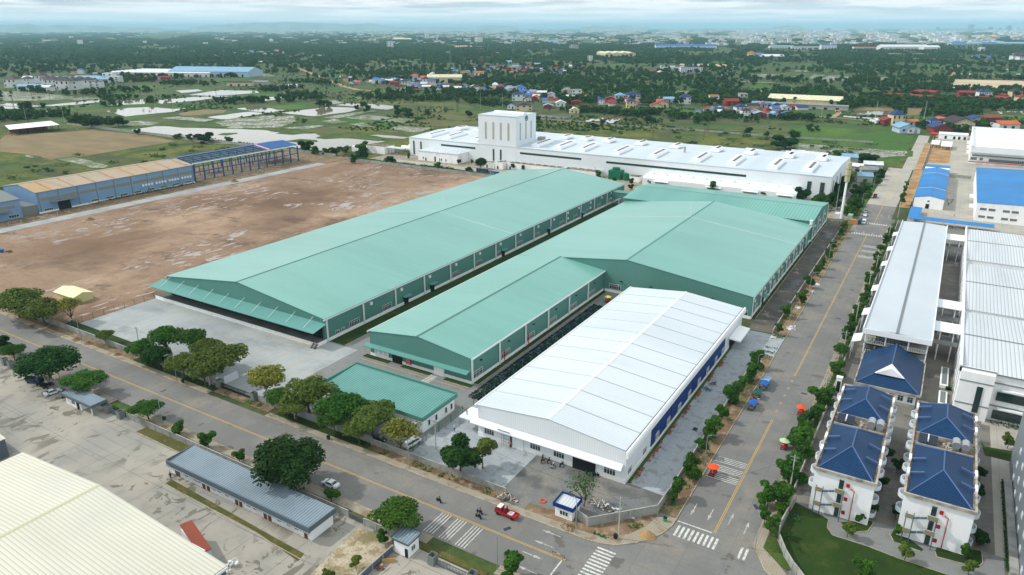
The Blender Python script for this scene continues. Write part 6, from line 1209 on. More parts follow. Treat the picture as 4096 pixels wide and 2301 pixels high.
m_j1=mat('scrap_pale',S(196,188,172),.8); m_j2=mat('scrap_brown',S(120,96,76),.9); m_j3=mat('scrap_grey',S(118,122,124),.8); m_j4=mat('scrap_white_sheet',S(220,224,226),.6); m_j5=mat('scrap_blue',S(60,110,150),.7)
junk(G(C4,[(60,740)])[0],2.6,1.5,[m_j1,m_j2,m_j3],60,'heap of rubble, sacks and scrap behind the red lorry',hmax=.9,L=.9)
junk(G(C4,[(1010,830)])[0],5,1.0,[m_j1,m_j3,m_j2,m_j4],60,'pipes, planks and scrap piled inside the bending block wall',hmax=.5,L=2)
for i,(q,l,cs_) in enumerate((((460,310),'stack of pale blue-grey sheets beside the dark lane trees',[m_j3,m_j4]),((630,95),'white sheets on the verge farthest up the dark lane',[m_j4,m_j1]),((585,160),'crumpled grey sheets on the verge beside a lamp',[m_j3,m_j4]),((385,500),'white flat panels on the verge near the yard entrance',[m_j4]),((240,590),'small stack of panels below the lowest verge sapling',[m_j4,m_j1]))): junk(G(R3,[q])[0],.9,2,cs_,16,l,hmax=.2,L=2)
junk(G(R2,[(985,950)])[0],1,3,[m_j4,m_j3],16,'white sacks and sheets at the kerb by the near zebra crossing',hmax=.4)
junk(G(M4,[(1215,1390)])[0],1.2,.8,[m_woodb,m_j2,m_j1],14,'brown boards stacked beside the dark wall by the gatehouse',hmax=.3,L=1.6)
mb=thing('board_crate','long ochre board crate leaning by the dark wall near the gatehouse','crate',(*G(M4,[(1295,1320)])[0],.1),.6); MB().box(-1.3,1.3,-.3,.3,0,.5).box(-1.3,1.3,-.34,-.3,0,.9).build('boards',mat('ochre_board',S(186,148,92),.8),mb)
junk(G(L2,[(2440,440)])[0],4,2,[m_j4,m_j3,m_grn],30,'bagged grey insulation heaped beside the pale strip near the steel frame',hmax=1.5,L=1.6)
junk(G(L2,[(1730,365)],13)[0],1.6,1,[m_j4],14,'white sacks on the tan roof corner',hmax=.5,L=1).location.z=13
junk(G(L2,[(2020,450)])[0],3,5,[m_blf],26,'blue steel members stacked inside the open frame building',hmax=1.2,L=4)
junk(G(L2,[(90,1190)])[0],2.6,1,[m_blk0,m_j2],20,'dark scrap lying on the mud field at the left edge',hmax=.5)
junk(G(TL,[(680,1215)])[0],8,4,[m_j2,m_j5,m_j3,m_uo],40,'orange and blue site clutter right of the open shed',hmax=1.5,L=3)
junk(G(TL,[(110,1250)])[0],7,4,[m_uo,m_j2,m_j4],30,'brick stacks and clutter at the left end of the open shed',hmax=1.5,L=3)
junk(G(L3,[(400,1035)])[0],1.5,.6,[m_blk0],10,'dark odds and ends beside the bikes under the big tree',hmax=.3)
for k in range(7):
    y=139+k*11.5; junk((-49.2,y),.35,4,[mat('brick_red',S(166,92,62),.9),m_j2],24,'loose bricks and soil along the hall foot, '+('first','second','third','fourth','fifth','sixth','seventh')[k]+' pile from the near corner',hmax=.3,L=.7)
junk(G(C3,[(1930,1070)])[0],1.4,1,[m_j5,m_j3],10,'blue pipe and scrap on the concrete beside the hall',hmax=.15,L=2); junk(G(C3,[(1990,1025)])[0],.8,.8,[m_blk0,m_j3],8,'dark netting scrap on the concrete beside the hall',hmax=.2)
junk(G(C4,[(1820,90)])[0],.9,.7,[m_blk0],10,'black tarpaulin scrap on the concrete near the saplings',hmax=.2,L=.8)
junk(G(L4,[(2170,1370)])[0],1.2,1.6,[m_j4],24,'white sacks piled at the cream warehouse corner',hmax=1.2,L=.8)
t=thing('dumper','small blue machine at the left edge of the mud field','machine',(*G(L2,[(10,1188)])[0],.1)); MB().box(-1.5,1.5,-.8,.8,.5,1.4).build('body',m_tb,t); MB().tube((-1,-.9,.5),(-1,.9,.5),.5,n=10).build('axle_wheels',m_blk0,t)
def bin_(q,fn,m,lab):
    t=thing('litter_bin',lab,'bin',(*G(fn,[q])[0],.22)); MB().add([(-.28,-.28,0),(.28,-.28,0),(.28,.28,0),(-.28,.28,0),(-.36,-.36,.9),(.36,-.36,.9),(.36,.36,.9),(-.36,.36,.9)],[(0,3,2,1),(4,5,6,7),(0,1,5,4),(1,2,6,5),(2,3,7,6),(3,0,4,7)]).build('bin_body',m,t); MB().box(-.38,.38,-.38,.38,.9,.98).build('lid',m_blk0,t)
bin_((1708,1010),L3,m_bgr,'dark green bin on the far pavement by the olive trees'); bin_((1535,1360),L3,m_bgr,'dark green bin at the lamp by the small umbrella tree'); bin_((733,185),M4,m_bgr,'green bin on the pavement before the office trees'); bin_((1078,1110),C4,m_blk0,'black bin beside the tall corner pole'); bin_((1540,950),C4,mat('bright_green',S(30,150,80),.5),'bright green crate-like bin on the grassy corner'); bin_((1615,780),C4,m_bgr,'green bin under the nearest verge sapling')
t=thing('hose_coil','orange hose coil lying on the gravel yard','hose',(*G(C4,[(400,760)])[0],.12)); mb=MB()
for r_ in (.75,.65,.55): mb.path([(r_*math.cos(a*math.pi/8),r_*math.sin(a*math.pi/8),.05+r_*.1) for a in range(17)],.05,4)
mb.build('coil',m_uo,t)
t=thing('hose_coil','blue hose coil on the dormitory lawn','hose',(*G(R4,[(438,902)])[0],.16)); MB().path([(.5*math.cos(a*math.pi/8),.5*math.sin(a*math.pi/8),.06) for a in range(17)],.04,4).build('coil',m_j5,t)
t=thing('road_barrier','yellow and black height barrier frame standing on the centre line','barrier',(*G(C4,[(545,1285)])[0],.1)); MB().tube((-1.4,0,0),(-1.4,0,.9),.05,n=5).tube((1.4,0,0),(1.4,0,.9),.05,n=5).tube((-1.4,0,.9),(1.4,0,.9),.05,n=5).build('frame',m_blk0,t); MB().box(-1.6,-1.2,-.2,.2,0,.15).box(1.2,1.6,-.2,.2,0,.15).box(-.4,.4,-.06,.06,.84,.96).build('yellow_foot',m_yel,t)
t=thing('scaffold','light scaffold frame at the left door of the white hall','scaffold',(*G(C4,[(60,250)])[0],.08)); mb=MB()
for x in (-1.2,1.2):
    for y in (-.5,.5): mb.tube((x,y,0),(x,y,3.6),.04,n=4)
for z in (.9,1.8,2.7,3.5): mb.tube((-1.2,-.5,z),(1.2,-.5,z),.035,n=4).tube((-1.2,.5,z),(1.2,.5,z),.035,n=4)
mb.tube((-1.2,-.5,0),(1.2,-.5,1.8),.03,n=4).tube((1.2,-.5,1.8),(-1.2,-.5,3.5),.03,n=4).build('tubes',m_steel,t)
t=thing('edge_platform','white work platform on scaffold at the left corner of the white hall','platform',(-95.3,137,0)); MB().box(-2.6,2.8,-3,3,3.3,3.6).build('deck',m_ww,t); MB().tube((-2.5,-2.9,0),(-2.5,-2.9,5),.06,n=4).tube((-2.5,2.9,0),(-2.5,2.9,5),.06,n=4).tube((2.6,-2.9,0),(2.6,-2.9,5),.06,n=4).tube((-2.5,-2.9,4.6),(-2.5,2.9,4.6),.05,n=4).build('scaffold_tubes',m_steel,t)
person((-96.5,135.8),1,m_or,'worker in orange on the white work platform at the hall corner',z=3.6)
t=thing('traffic_cone','orange traffic cone at the near end of the motorbike row','cone',(*G(M3,[(2195,975)])[0],.08)); MB().tube((0,0,.05),(0,0,.8),.25,.05,n=8).box(-.3,.3,-.3,.3,0,.05).build('cone_body',m_uo,t)
t=thing('no_entry_sign','small round road sign on a thin post at the lawn corner','sign',(*G(M3,[(1080,600)])[0],.1)); MB().tube((0,0,0),(0,0,2.3),.04,n=4).build('post',m_steel,t); MB().tube((0,-.03,2.1),(0,.03,2.1),.35,n=14).build('disc',m_red,t); 
t=thing('gate_pillar','tall white gate pillar with dark panel beside the dormitory road','pillar',(*G(R3,[(825,1090)])[0],0)); MB().box(-.7,.7,-.5,.5,0,4.6).build('pillar_body',m_wp,t); MB().box(-.5,.5,-.56,-.5,.2,3.6).build('dark_panel',m_dk,t); MB().box(-.85,.85,-.65,.65,4.6,4.9).build('cap',m_wp,t)
for i,q in enumerate(((300,20),(600,20))): pass
for i,(y0,y1) in enumerate(((213,222),(226,240))):
    t=thing('bicycle_shelter','white low shelter with dark slats along the ribbed-roof factory, '+('nearer' if i==0 else 'farther')+' one','shelter',(11,(y0+y1)/2,0)); MB().box(-.9,1.2,-(y1-y0)/2,(y1-y0)/2,0,.9).build('base',m_wp,t); MB().box(-.5,.8,-(y1-y0)/2+1,(y1-y0)/2-.4,.9,1).build('slats',m_gut,t)
# ------------------------------------------------------------------ vegetation
from mathutils import noise as MN
import array
def leafmesh(name,lobes,n,size,m,seed,flat_=.5,low=.35):
    """many small leaf-cluster faces spread through the shells of overlapping lobes"""
    r=random.Random(seed); vs=[];fs=[]; W=[l[3]*l[4]*l[5] for l in lobes]; tot=sum(W)
    for k in range(n):
        x=r.random()*tot; i=0
        while x>W[i] and i<len(W)-1: x-=W[i]; i+=1
        cx,cy,cz,rx,ry,rz=lobes[i]
        while True:
            d=Vector((r.gauss(0,1),r.gauss(0,1),r.gauss(0,1)))
            if d.length<.01: continue
            d.normalize()
            if d.z>-low or r.random()<.25: break
        t=r.random()**.35; c=Vector((cx+d.x*rx*t,cy+d.y*ry*t,cz+d.z*rz*t))
        nrm=(d*(1-flat_)+Vector((r.gauss(0,.35),r.gauss(0,.35),.6+r.gauss(0,.3)))*flat_*1.6+Vector((r.gauss(0,.25),r.gauss(0,.25),r.gauss(0,.25)))).normalized()
        a=nrm.orthogonal().normalized(); b=nrm.cross(a); th=r.random()*6.28; a,b=a*math.cos(th)+b*math.sin(th),b*math.cos(th)-a*math.sin(th)
        s=size*r.uniform(.6,1.3); bi=len(vs)
        vs+=[tuple(c-a*s-b*s*.5),tuple(c+a*s*.3-b*s*.7+nrm*s*.15),tuple(c+a*s+b*s*.4),tuple(c-a*s*.2+b*s*.8-nrm*s*.1)]; fs.append((bi,bi+1,bi+2,bi+3))
    me=bpy.data.meshes.new(name); me.from_pydata(vs,[],fs); me.materials.append(m); return me
def leafmat(name,c,c2,c3):
    return mat(name,c,.7,[LY(s=.5,lo=.42,hi=.6,c=c2,detail=4),LY(s=1.6,lo=.5,hi=.68,c=c3,detail=4,a=.7),LY(s=.15,lo=.5,hi=.7,c=c2,detail=2,a=.5)],rnd=.16,transl=.25,spec=.1)
LM={'dark':leafmat('leaf_dark',S(38,76,28),S(28,60,22),S(62,100,36)),'mid':leafmat('leaf_mid',S(64,104,34),S(46,84,28),S(92,128,46)),
 'olive':leafmat('leaf_olive',S(96,114,48),S(74,98,42),S(122,130,58)),'yel':leafmat('leaf_yellowish',S(126,128,50),S(100,110,46),S(148,140,62)),'far':leafmat('leaf_far',S(54,92,42),S(42,78,38),S(76,110,48))}
m_bark=mat('bark',S(92,78,64),.95,bump=(3,.5,.1))
def lobes_umbrella(r,n,flat_=.28,h=0):
    o=[(0,0,h+.12,.62,.62,flat_*1.0)]
    for k in range(n):
        a=2*math.pi*k/n+r.uniform(-.4,.4); d=r.uniform(.35,.72) if k%3 else r.uniform(0,.25); s=r.uniform(.26,.42); o.append((math.cos(a)*d,math.sin(a)*d,h+(1-d)*.22+r.uniform(-.05,.08),s,s*r.uniform(.8,1.1),s*flat_*2))
    return o
def lobes_round(r,n,tall=1.0):
    o=[(0,0,0,.42,.42,.5*tall)]
    for k in range(n):
        a=r.uniform(0,6.28); d=r.uniform(.3,.72); z=r.uniform(-.45,.6)*tall; s=r.uniform(.2,.42); o.append((math.cos(a)*d*(1-abs(z)*.4),math.sin(a)*d*(1-abs(z)*.4),z,s,s,s*.8))
    return o
def trunkmesh(name,lobes,h,seed,tr=.05,bare=False):
    """tapered trunk and limbs; unit crown radius 1, crown centre at z=0, ground at z=-h"""
    r=random.Random(seed); mb=MB(); fork=Vector((r.uniform(-.05,.05),r.uniform(-.05,.05),-h*(.45 if not bare else .7)))
    mb.tube((0,0,-h),tuple(fork),tr,tr*.75,7)
    for i,l in enumerate(lobes[:14]):
        e=Vector((l[0],l[1],l[2]+l[5]*.2)); m_=fork.lerp(e,.5)+Vector((r.uniform(-.06,.06),r.uniform(-.06,.06),-.03))
        mb.tube(tuple(fork),tuple(m_),tr*.55,tr*.35,5); mb.tube(tuple(m_),tuple(e),tr*.35,tr*.12,4)
        if bare:
            for q in range(7):
                b=m_.lerp(e,r.uniform(.1,1)); c=b+Vector((r.uniform(-.3,.3),r.uniform(-.3,.3),r.uniform(.02,.3))); mb.tube(tuple(b),tuple(c),tr*.16,tr*.05,3)
                for z_ in range(2): mb.tube(tuple(b.lerp(c,.5)),tuple(c+Vector((r.uniform(-.2,.2),r.uniform(-.2,.2),r.uniform(0,.15)))),tr*.08,tr*.03,3)
    me=bpy.data.meshes.new(name); me.from_pydata(mb.v,[],mb.f); me.materials.append(m_bark); return me
def tree(crown_m,trunk_m,loc,r,zc,h_unit,lab,grp=None,name='roadside_tree',rz=None,cat='tree',rzs=None):
    """loc = ground point; crown radius r; crown centre height zc"""
    t=thing(name,lab,cat,(loc[0],loc[1],.12),R.uniform(0,6.28) if rz is None else rz,grp)
    c=bpy.data.objects.new('crown',crown_m); C.objects.link(c); c.parent=t; c.location=(0,0,zc); c.scale=(r,r,rzs or r)
    k=bpy.data.objects.new('trunk',trunk_m); C.objects.link(k); k.parent=t; k.location=(0,0,zc); k.scale=(r,r,zc/h_unit); return t
HU=1.0
def mk(kind,leaf,n,size,seed,nl=11,tall=1.0,flat_=.28,bare=False,tr=.045):
    r=random.Random(seed); L=lobes_umbrella(r,nl,flat_) if kind=='u' else lobes_round(r,nl,tall)
    return leafmesh('crown_'+kind+leaf+str(seed),L,n,size,LM[leaf],seed,low=.15 if kind=='u' else .5),trunkmesh('trunk_'+kind+leaf+str(seed),L,HU,seed,tr,bare)
T={'uD':[mk('u','dark',12000,.042,1,20,flat_=.62),mk('u','dark',12000,.042,2,22,flat_=.68)],'uO':[mk('u','olive',6500,.045,3,15,flat_=.34),mk('u','olive',6000,.045,4,16,flat_=.4),mk('u','olive',6500,.045,14,17,flat_=.36)],'uY':[mk('u','yel',4600,.045,5,14,flat_=.34)],'uM':[mk('u','mid',7000,.045,6,15,flat_=.45),mk('u','mid',6500,.045,16,16,flat_=.4)],
   'uS':[mk('u','yel',1700,.045,7,13,flat_=.35,bare=True,tr=.03)],'B':[mk('u','mid',330,.05,8,14,flat_=.7,bare=True,tr=.03)],
   'rM':[mk('r','mid',3600,.075,9,9,1.15),mk('r','mid',3200,.075,10,8,1.05),mk('r','mid',3000,.075,11,7,1.3),mk('r','mid',2600,.075,17,6,1.2),mk('r','mid',2800,.075,18,7,1.1)],'rD':[mk('r','dark',4200,.07,12,12,1.0),mk('r','dark',3800,.07,13,11,.9)],'rO':[mk('r','olive',2400,.075,14,8,1.1)]}
# hand-placed trees: (crown centre px fn, px, crown centre height, radius, kind, label, vertical radius)
near=[
 (L3,(150,250),6.5,7.2,'uO','wide olive tree at the very left of the far pavement',None),(L3,(390,330),6,6.2,'uO','wide olive tree in front of the cream-roofed shed',None),(L3,(640,300),6,5,'uS','half-bare olive tree right beside the cream-roofed shed',None),
 (L3,(975,565),3.4,2.5,'uO','small lone olive tree against the loading yard wall',None),
 (L3,(1540,585),7.5,4.8,'uM','tallest green tree of the clump inside the loading yard wall',None),(L3,(1785,600),7,4.4,'uM','green tree right of the tallest one in the loading yard clump',None),(L3,(1300,690),5,3.4,'uM','leftmost green tree of the loading yard clump',None),(L3,(1470,765),4.2,3.6,'uD','low dark tree in front of the loading yard clump',None),
 (L3,(1700,835),4.6,4,'uO','olive tree in front of the loading yard clump, over the pavement',None),(L3,(1920,690),6.5,4.4,'uO','olive tree behind the yellowish one at the loading gate',None),(L3,(2060,800),6.5,6.6,'uO','widest olive tree beside the loading yard gate',None),(L3,(1900,900),5,4.2,'uO','olive tree left of the loading gate, lowest in front',None),
 (M3,(140,870),6.2,5.6,'uY','yellowish spreading tree right of the loading yard gate',None),(M3,(270,1030),5,3.6,'uM','dark green tree below the yellowish spreading one',None),(M3,(540,1010),6,5.8,'uO','olive tree at the left end of the office building',None),(M3,(420,1110),4.4,3.6,'uO','smaller olive tree over the verge by the office',None),
 (M3,(860,1130),6,5.4,'uM','green tree before the middle of the office building',None),(M3,(1130,1230),6,5.2,'uO','green-gold tree before the right part of the office building',None),(M3,(780,1230),4.4,3.4,'uM','lower green tree before the office, left of centre',None),(M3,(1010,1330),4.4,3.2,'uO','lower olive tree before the office, right of centre',None),
 (M4,(1390,120),5.4,5,'uS','sparse golden tree over the low block wall by the van',None),(M4,(1960,330),5.2,4.9,'rD','dense rounded tree at the low block wall before the white hall',4.6),(M4,(2170,270),5.4,3.4,'rO','olive-tipped tree touching the dense one before the white hall',3.2),
 (C4,(790,640),4.8,4.6,'B','nearly bare spreading tree behind the tiny blue-topped booth',5.6),
 (L3,(20,640),3.4,2.9,'rD','dark small tree cut by the left edge',None),(L3,(115,715),3.2,2.9,'uM','small green tree at the left edge wall',None),(L3,(450,835),6.2,9.6,'uD','big dark umbrella tree over the parked lorry and motorbikes',6.2),(L3,(800,985),4.6,5.6,'uM','green umbrella tree behind the left guardhouse',4),
 (L3,(1370,1245),3.6,4.0,'uM','small umbrella tree right of the left guardhouse gate',3),(L4,(1670,70),2.2,2.1,'rM','first young tree on the verge right of the small umbrella tree',None),(L4,(1935,180),2.4,2.2,'rM','second young tree on the verge, farther right',None),(L4,(2230,335),1.9,1.6,'rM','shrubby young tree beside the biggest round tree',None),
 (M4,(310,420),6.4,9.4,'uD','biggest dense round-topped tree beside the long room row',7.0),(M4,(755,690),2.2,1.9,'rM','young tree just below the parked white hatchback',None),(M4,(1380,885),4.8,5.4,'uM','green umbrella tree behind the square gatehouse',4.4),(M4,(2440,1345),3.2,2.9,'rM','leafy tree at the bottom edge right of the long grey gate',3.2),
 (M4,(1225,1085),1.8,1.5,'rM','small tree left of the square gatehouse',None),(M4,(985,1325),2,1.3,'rO','thin young tree on the pale rubble plot',None),(M4,(730,1440),1.5,1.4,'rO','sapling at the bottom of the pale rubble plot',None)]
for fn,q,zc,r,kd,lab,rz_ in near:
    k_=1.0 if r>9 or kd=='B' else (1.2 if kd[0]=='r' or lab.startswith(('green umb','small umb','leafy','dark small')) else 1.38)
    p=at(fn(*q),zc); cm,tm=R.choice(T[kd]); tree(cm,tm,(p.x,p.y),r*k_,zc,HU,lab,rzs=rz_ or r*k_*.95)
ordn=['first','second','third','fourth','fifth','sixth','seventh','eighth','ninth','tenth','eleventh','twelfth','thirteenth','fourteenth','fifteenth','sixteenth','seventeenth','eighteenth','nineteenth','twentieth','twenty-first','twenty-second','twenty-third','twenty-fourth','twenty-fifth','twenty-sixth','twenty-seventh','twenty-eighth','twenty-ninth','thirtieth','thirty-first','thirty-second','thirty-third','thirty-fourth','thirty-fifth','thirty-sixth']
RL=[]
LML=[('the orange-umbrella cart',-37,150),('the blue-awning carts',-37,193),('the white hall yard entrance',-37,226),('the near end of the dark lane',-37,262),('the middle of the dark lane',-37,320),('the zebra crossing',-37,392)]
LMR=[('the street corner',-17,128),('the nearer white block',-15,150),('the pale umbrella cart',-17,172),('the white gate pillar',-17,199),('the white-gabled hall',-17,219),('the nearest footbridge',-17,250),('the middle footbridge',-17,274),('the middle of the parking roof',-17,322),('the farthest footbridge',-17,371),('the narrow blue roof',-17,500)]
LMW=[('the mast',-44,423),('the blue site cabin',-36,430),('the factory corner',-57,466),('the tin sheds',-45,520),('the dump lorry',-35,500)]
vL=[(C4,(1655,620)),(C4,(1775,440)),(C4,(1885,235)),(C4,(1985,75)),(C3,(1985,1405)),(C3,(2075,1280)),(C3,(2170,1120)),(C3,(2260,1010)),(C3,(2350,900)),(C3,(2385,790)),(R3,(285,490)),(R3,(350,330)),(R3,(500,205)),(R3,(560,60)),(R2,(650,1350)),(R2,(690,1280)),(R2,(740,1200)),(R2,(790,1120)),(R2,(860,1000)),(R2,(900,940))]
for i,(fn,q) in enumerate(vL):
    p=at(fn(*q),3.2); k=i<10; r_=(3.15 if k else 2.6)*R.uniform(.68,1.22); cm,tm=R.choice(T['rM'] if k or R.random()<.6 else T['rO'])
    VL_=tree(cm,tm,(min(-37.6,max(-40,p.x)),p.y),r_,3.2,HU,'x',grp='trees on the left verge of the right-hand road',rzs=r_*R.uniform(.9,1.3)); RL.append((VL_,'leafy verge tree','on the left kerb',LML))
vR=[(R4,(190,690),2.4),(R4,(310,690),2.8),(R4,(380,480),3.4),(R4,(500,270),2.6),(R4,(500,150),3.2),(R3,(620,1290),2.6),(R3,(690,1140),3.2),(R3,(520,1420),2.2),(R3,(810,880),2.4),(R3,(855,700),2.4),(R3,(905,570),2),(R3,(935,520),2.2),(R3,(965,420),2.2),(R3,(1010,350),2.2),(R3,(1060,290),1.8),(R3,(1080,210),2.4),(R3,(1105,130),2.2),(R3,(1130,30),2.2),(R2,(1180,1360),2),(R2,(1200,1290),2),(R2,(1180,1230),2.2),(R2,(1230,1150),2.2),(R2,(1290,1070),2.2),(R2,(1320,1000),2.4),(R2,(1430,700),2),(R2,(1440,660),2),(R2,(1460,600),1.8),(R2,(1470,545),1.6),(R4,(150,885),1.7),(R4,(215,960),1.8)]
for i,(fn,q,r_) in enumerate(vR):
    p=at(fn(*q),3.4); cm,tm=R.choice(T['rM']+T['rM']+T['rD'][:1]+T['uM']); x=min(-16.9,max(-19,p.x)) if p.y>152 else p.x
    r_*=1.38 if i<9 else 1.2
    VL_=tree(cm,tm,(x,p.y),r_,3.4,HU,'x',grp='trees on the right verge of the right-hand road',rzs=r_*(.95 if r_>3 else 1.1)); RL.append((VL_,'green tree','on the right kerb',LMR))
for fn,q,zc,r_,kd,lab in [(R4,(930,1010),2.4,2.0,'rO','small bronze-green tree on the path before the nearer white block'),(R4,(1470,1220),2.4,1.9,'rO','small bronze-green tree between the two paths of the lawn'),(R4,(2020,1210),1.8,1.6,'rM','frangipani-like tree at the foot of the farther white block'),(R4,(2160,1090),2.2,2.2,'rD','dark tree behind the farther white block corner'),(R4,(2065,1375),2,1.7,'rO','small tree near the bottom edge on the paved corner'),(R4,(1090,1390),3,2.7,'rM','leafy tree at the bottom edge of the dormitory lawn'),(R4,(2430,190),2.4,2.1,'rO','lone tree in the sandy court right of the dormitories'),(R4,(1400,1030),1.6,1.3,'rM','thin shrub-like tree left of the farther white block'),(R4,(1040,905),1.5,1.4,'rM','potted-looking white-flowered tree at the nearer block'),(R4,(1300,300),3,1.8,'rD','dark palm-like tree high up in the alley between the blocks'),(R4,(1390,410),2.6,1.7,'rD','dark shrub tree halfway down the alley'),(R4,(1260,570),2.8,1.6,'rD','dark tree by the balconies in the alley'),(R4,(1155,800),2.6,1.5,'rD','dark palm-like plant at the right corner of the nearer block'),(R4,(2170,480),3,1.7,'rD','palm-like tree beside the right balconies of the farther block'),(R4,(2150,650),2.6,1.6,'rD','lower palm-like tree beside the right balconies'),(R4,(1380,840),2.4,1.5,'rD','palm-like tree at the left foot of the farther block'),
   (R3,(740,1110),2.6,1.8,'rM','round tree in front of the white gate pillar'),(R3,(1420,1165),.8,.6,'rO','clipped yellow-green bush left by the hall wall'),(R3,(1500,1180),.8,.6,'rO','clipped yellow-green bush right by the hall wall'),
   (M2,(480,550),2.4,1.9,'rM','small tree left before the flat annex corner'),(M2,(550,575),2.4,2.1,'rD','small dark tree right before the flat annex corner'),(M2,(668,575),2.6,2,'rO','columnar yellow-green tree between annex and blocks'),(M2,(755,590),4.5,5.2,'uD','dark umbrella tree left of the tiny flat block'),(M2,(1055,612),3,2.4,'rD','dark tree before the pair of flat blocks'),(M2,(1150,630),2.4,2.6,'rM','spreading tree before the longest flat block'),(M2,(1345,635),2,1.8,'rM','tree top showing over the green hall roof, left'),(M2,(1705,680),2.2,1.9,'rD','small tree right of the flat blocks'),(M2,(1850,700),3.4,3.2,'rM','leafy tree left of the green cooling tower'),(M2,(2000,740),2.4,2,'rM','small tree just below the cooling tower'),(M2,(2160,755),3.2,2.5,'rD','dark tree at the pump house'),(M2,(2330,765),2.4,2,'rD','tree before the lean-to window'),(M2,(2485,775),2.4,2,'rD','small dark tree before the first lean-to shutter'),(M2,(2155,812),2,2.4,'rD','low palm-like tree near the green corridor'),(C2,(860,565),2.6,2.8,'rM','tree top over the ribbed green roof, left'),(C2,(1050,580),3.6,5,'rM','broad tree top over the ribbed green roof, middle'),(C2,(1545,650),2.4,3.4,'rM','tree top over the ribbed green roof, right'),(C2,(1895,645),4.6,5.6,'rD','large dark round tree before the factory slot windows'),
   (M2,(80,520),2.6,2.4,'rM','small tree at the left corner of the white factory'),(XM,(510,1250),3.2,5,'rD','dark tree at the hedge left of the factory lane'),(XM,(150,1170),5,6.4,'rD','big dark tree left of the gas plant'),(XM,(60,1230),4,5,'rM','green tree behind the pale wall left of the gas plant'),(XM,(1130,1330),2.6,4.6,'rM','bushy tree standing out of the hedge by the lane'),(XM,(1530,1380),2.6,3.6,'rD','dark bush tree at the hedge by the containers'),
   (TL,(1900,1285),5,10.5,'rD','large lone dark tree beside the pond and pale wall'),(TM,(520,1360),5,8,'rD','dark tree right of the blue sheet roof'),(TM,(610,1400),3.5,6.5,'rM','bushy tree second right of the blue sheet roof'),(TM,(715,1415),3,4.5,'rM','small bushy tree third right of the blue sheet roof'),(TM,(800,1410),3.5,7,'rM','wide bushy tree by the pond below the blue sheet roof'),(TM,(900,1390),3,5,'rM','bushy tree right by the pond edge'),(TM,(1050,1380),5,8,'rM','tree before the gas plant canopy'),
   (TL,(1760,1280),3,5,'rM','bush tree on the pond bank, left of the large lone tree'),(TL,(1660,1270),2.5,6,'rM','low bush on the pond bank farther left'),(TL,(1280,1230),3,4,'rD','small dark tree at the pale wall corner of the pond'),(TL,(2130,1300),3,5,'rM','bush at the end of the pale wall'),(TL,(1100,1130),6,12,'rD','dark tree group crown behind the pale wall, left'),(TL,(860,1140),6,12,'rD','dark tree group crown behind the shed corner'),(TL,(730,1110),6,10,'rM','tree behind the open shed right end'),
   (R2,(345,160),6,14,'rD','big dark tree by the flooded ditch behind the white factory'),(R2,(425,90),5,8,'rM','round tree above the big dark one behind the factory'),(R2,(170,85),3,4.5,'rM','small round bush in the green field behind the factory'),(R2,(560,25),4,6,'rM','thin-topped tree in the green field'),(R2,(630,30),3,4,'rM','small tree right of the thin-topped one'),(R2,(840,275),3,7,'rM','bush tree beside the flooded ditch'),(R2,(950,280),3,5,'rM','small tree beside the flooded ditch, right'),(R2,(1100,300),4.5,11,'rD','dense dark tree right of the tin sheds'),(R2,(1060,310),3.5,8,'rM','bushy tree touching the dense dark tree'),
   (XM,(230,590),5,6.5,'rM','lone round tree standing between the bright ponds'),(XM,(85,580),4,4,'rD','slim dark tree left of the lone round tree'),(XM,(765,670),4,6,'rD','dark round tree in the stubble, left'),(XM,(610,650),3,4.5,'rD','small dark tree in the stubble, farther left'),(XM,(995,645),4,6.5,'rM','spreading tree in the stubble'),(XM,(1530,655),4.5,6.5,'rD','dark round tree left of the block tower'),(XM,(2415,715),3,5,'rD','bush at the enclosure wall'),
   (TC,(2320,1215),4,6,'rD','dark round tree in the yellow-green scrub'),(TC,(1400,1110),4,8,'rD','dark bushy tree in the fenced green field'),(TC,(880,1170),3.5,6,'rD','round bush below the twin ponds'),(TC,(960,1140),3.5,5,'rM','round bush at the twin ponds bank'),(TC,(1775,1350),3,4.5,'rM','round bush in the olive scrub, low'),(TC,(1860,1110),5,9,'rM','broad tree at the village edge by the fence')]:
    p=at(fn(*q),zc); cm,tm=R.choice(T[kd]); tree(cm,tm,(p.x,p.y),r_,zc,HU,lab,rzs=min(r_*1.1,zc*1.15),name='tree')
# clump right of the mast and along the works fence
for i,(q,r_,z) in enumerate((((860,520),4.5,4),((830,590),4.5,4.5),((700,690),3.6,3.2),((640,690),3.4,2.8),((780,680),3.6,3.4),((860,640),3,3.2),((1000,700),3.2,3.6),((1010,760),3,3.4),((950,740),3,3.4),((960,790),3,3.2),((900,790),2.8,3),((830,740),2.6,3),((1010,610),3.6,4),((1080,600),3.2,3.6),((880,470),4,4),((1220,470),3,3),((1200,520),2.6,3),((1240,440),3,3),((1110,640),2.4,2.6))):
    r_*=1.25; p=at(R2(*q),z); cm,tm=R.choice(T['rD']+T['rM'][:1]); VL_=tree(cm,tm,(p.x,p.y),r_,z,HU,'x',name='tree',grp='dense trees round the works lane',rzs=r_); RL.append((VL_,'dark bushy tree','of the dense planting',LMW))
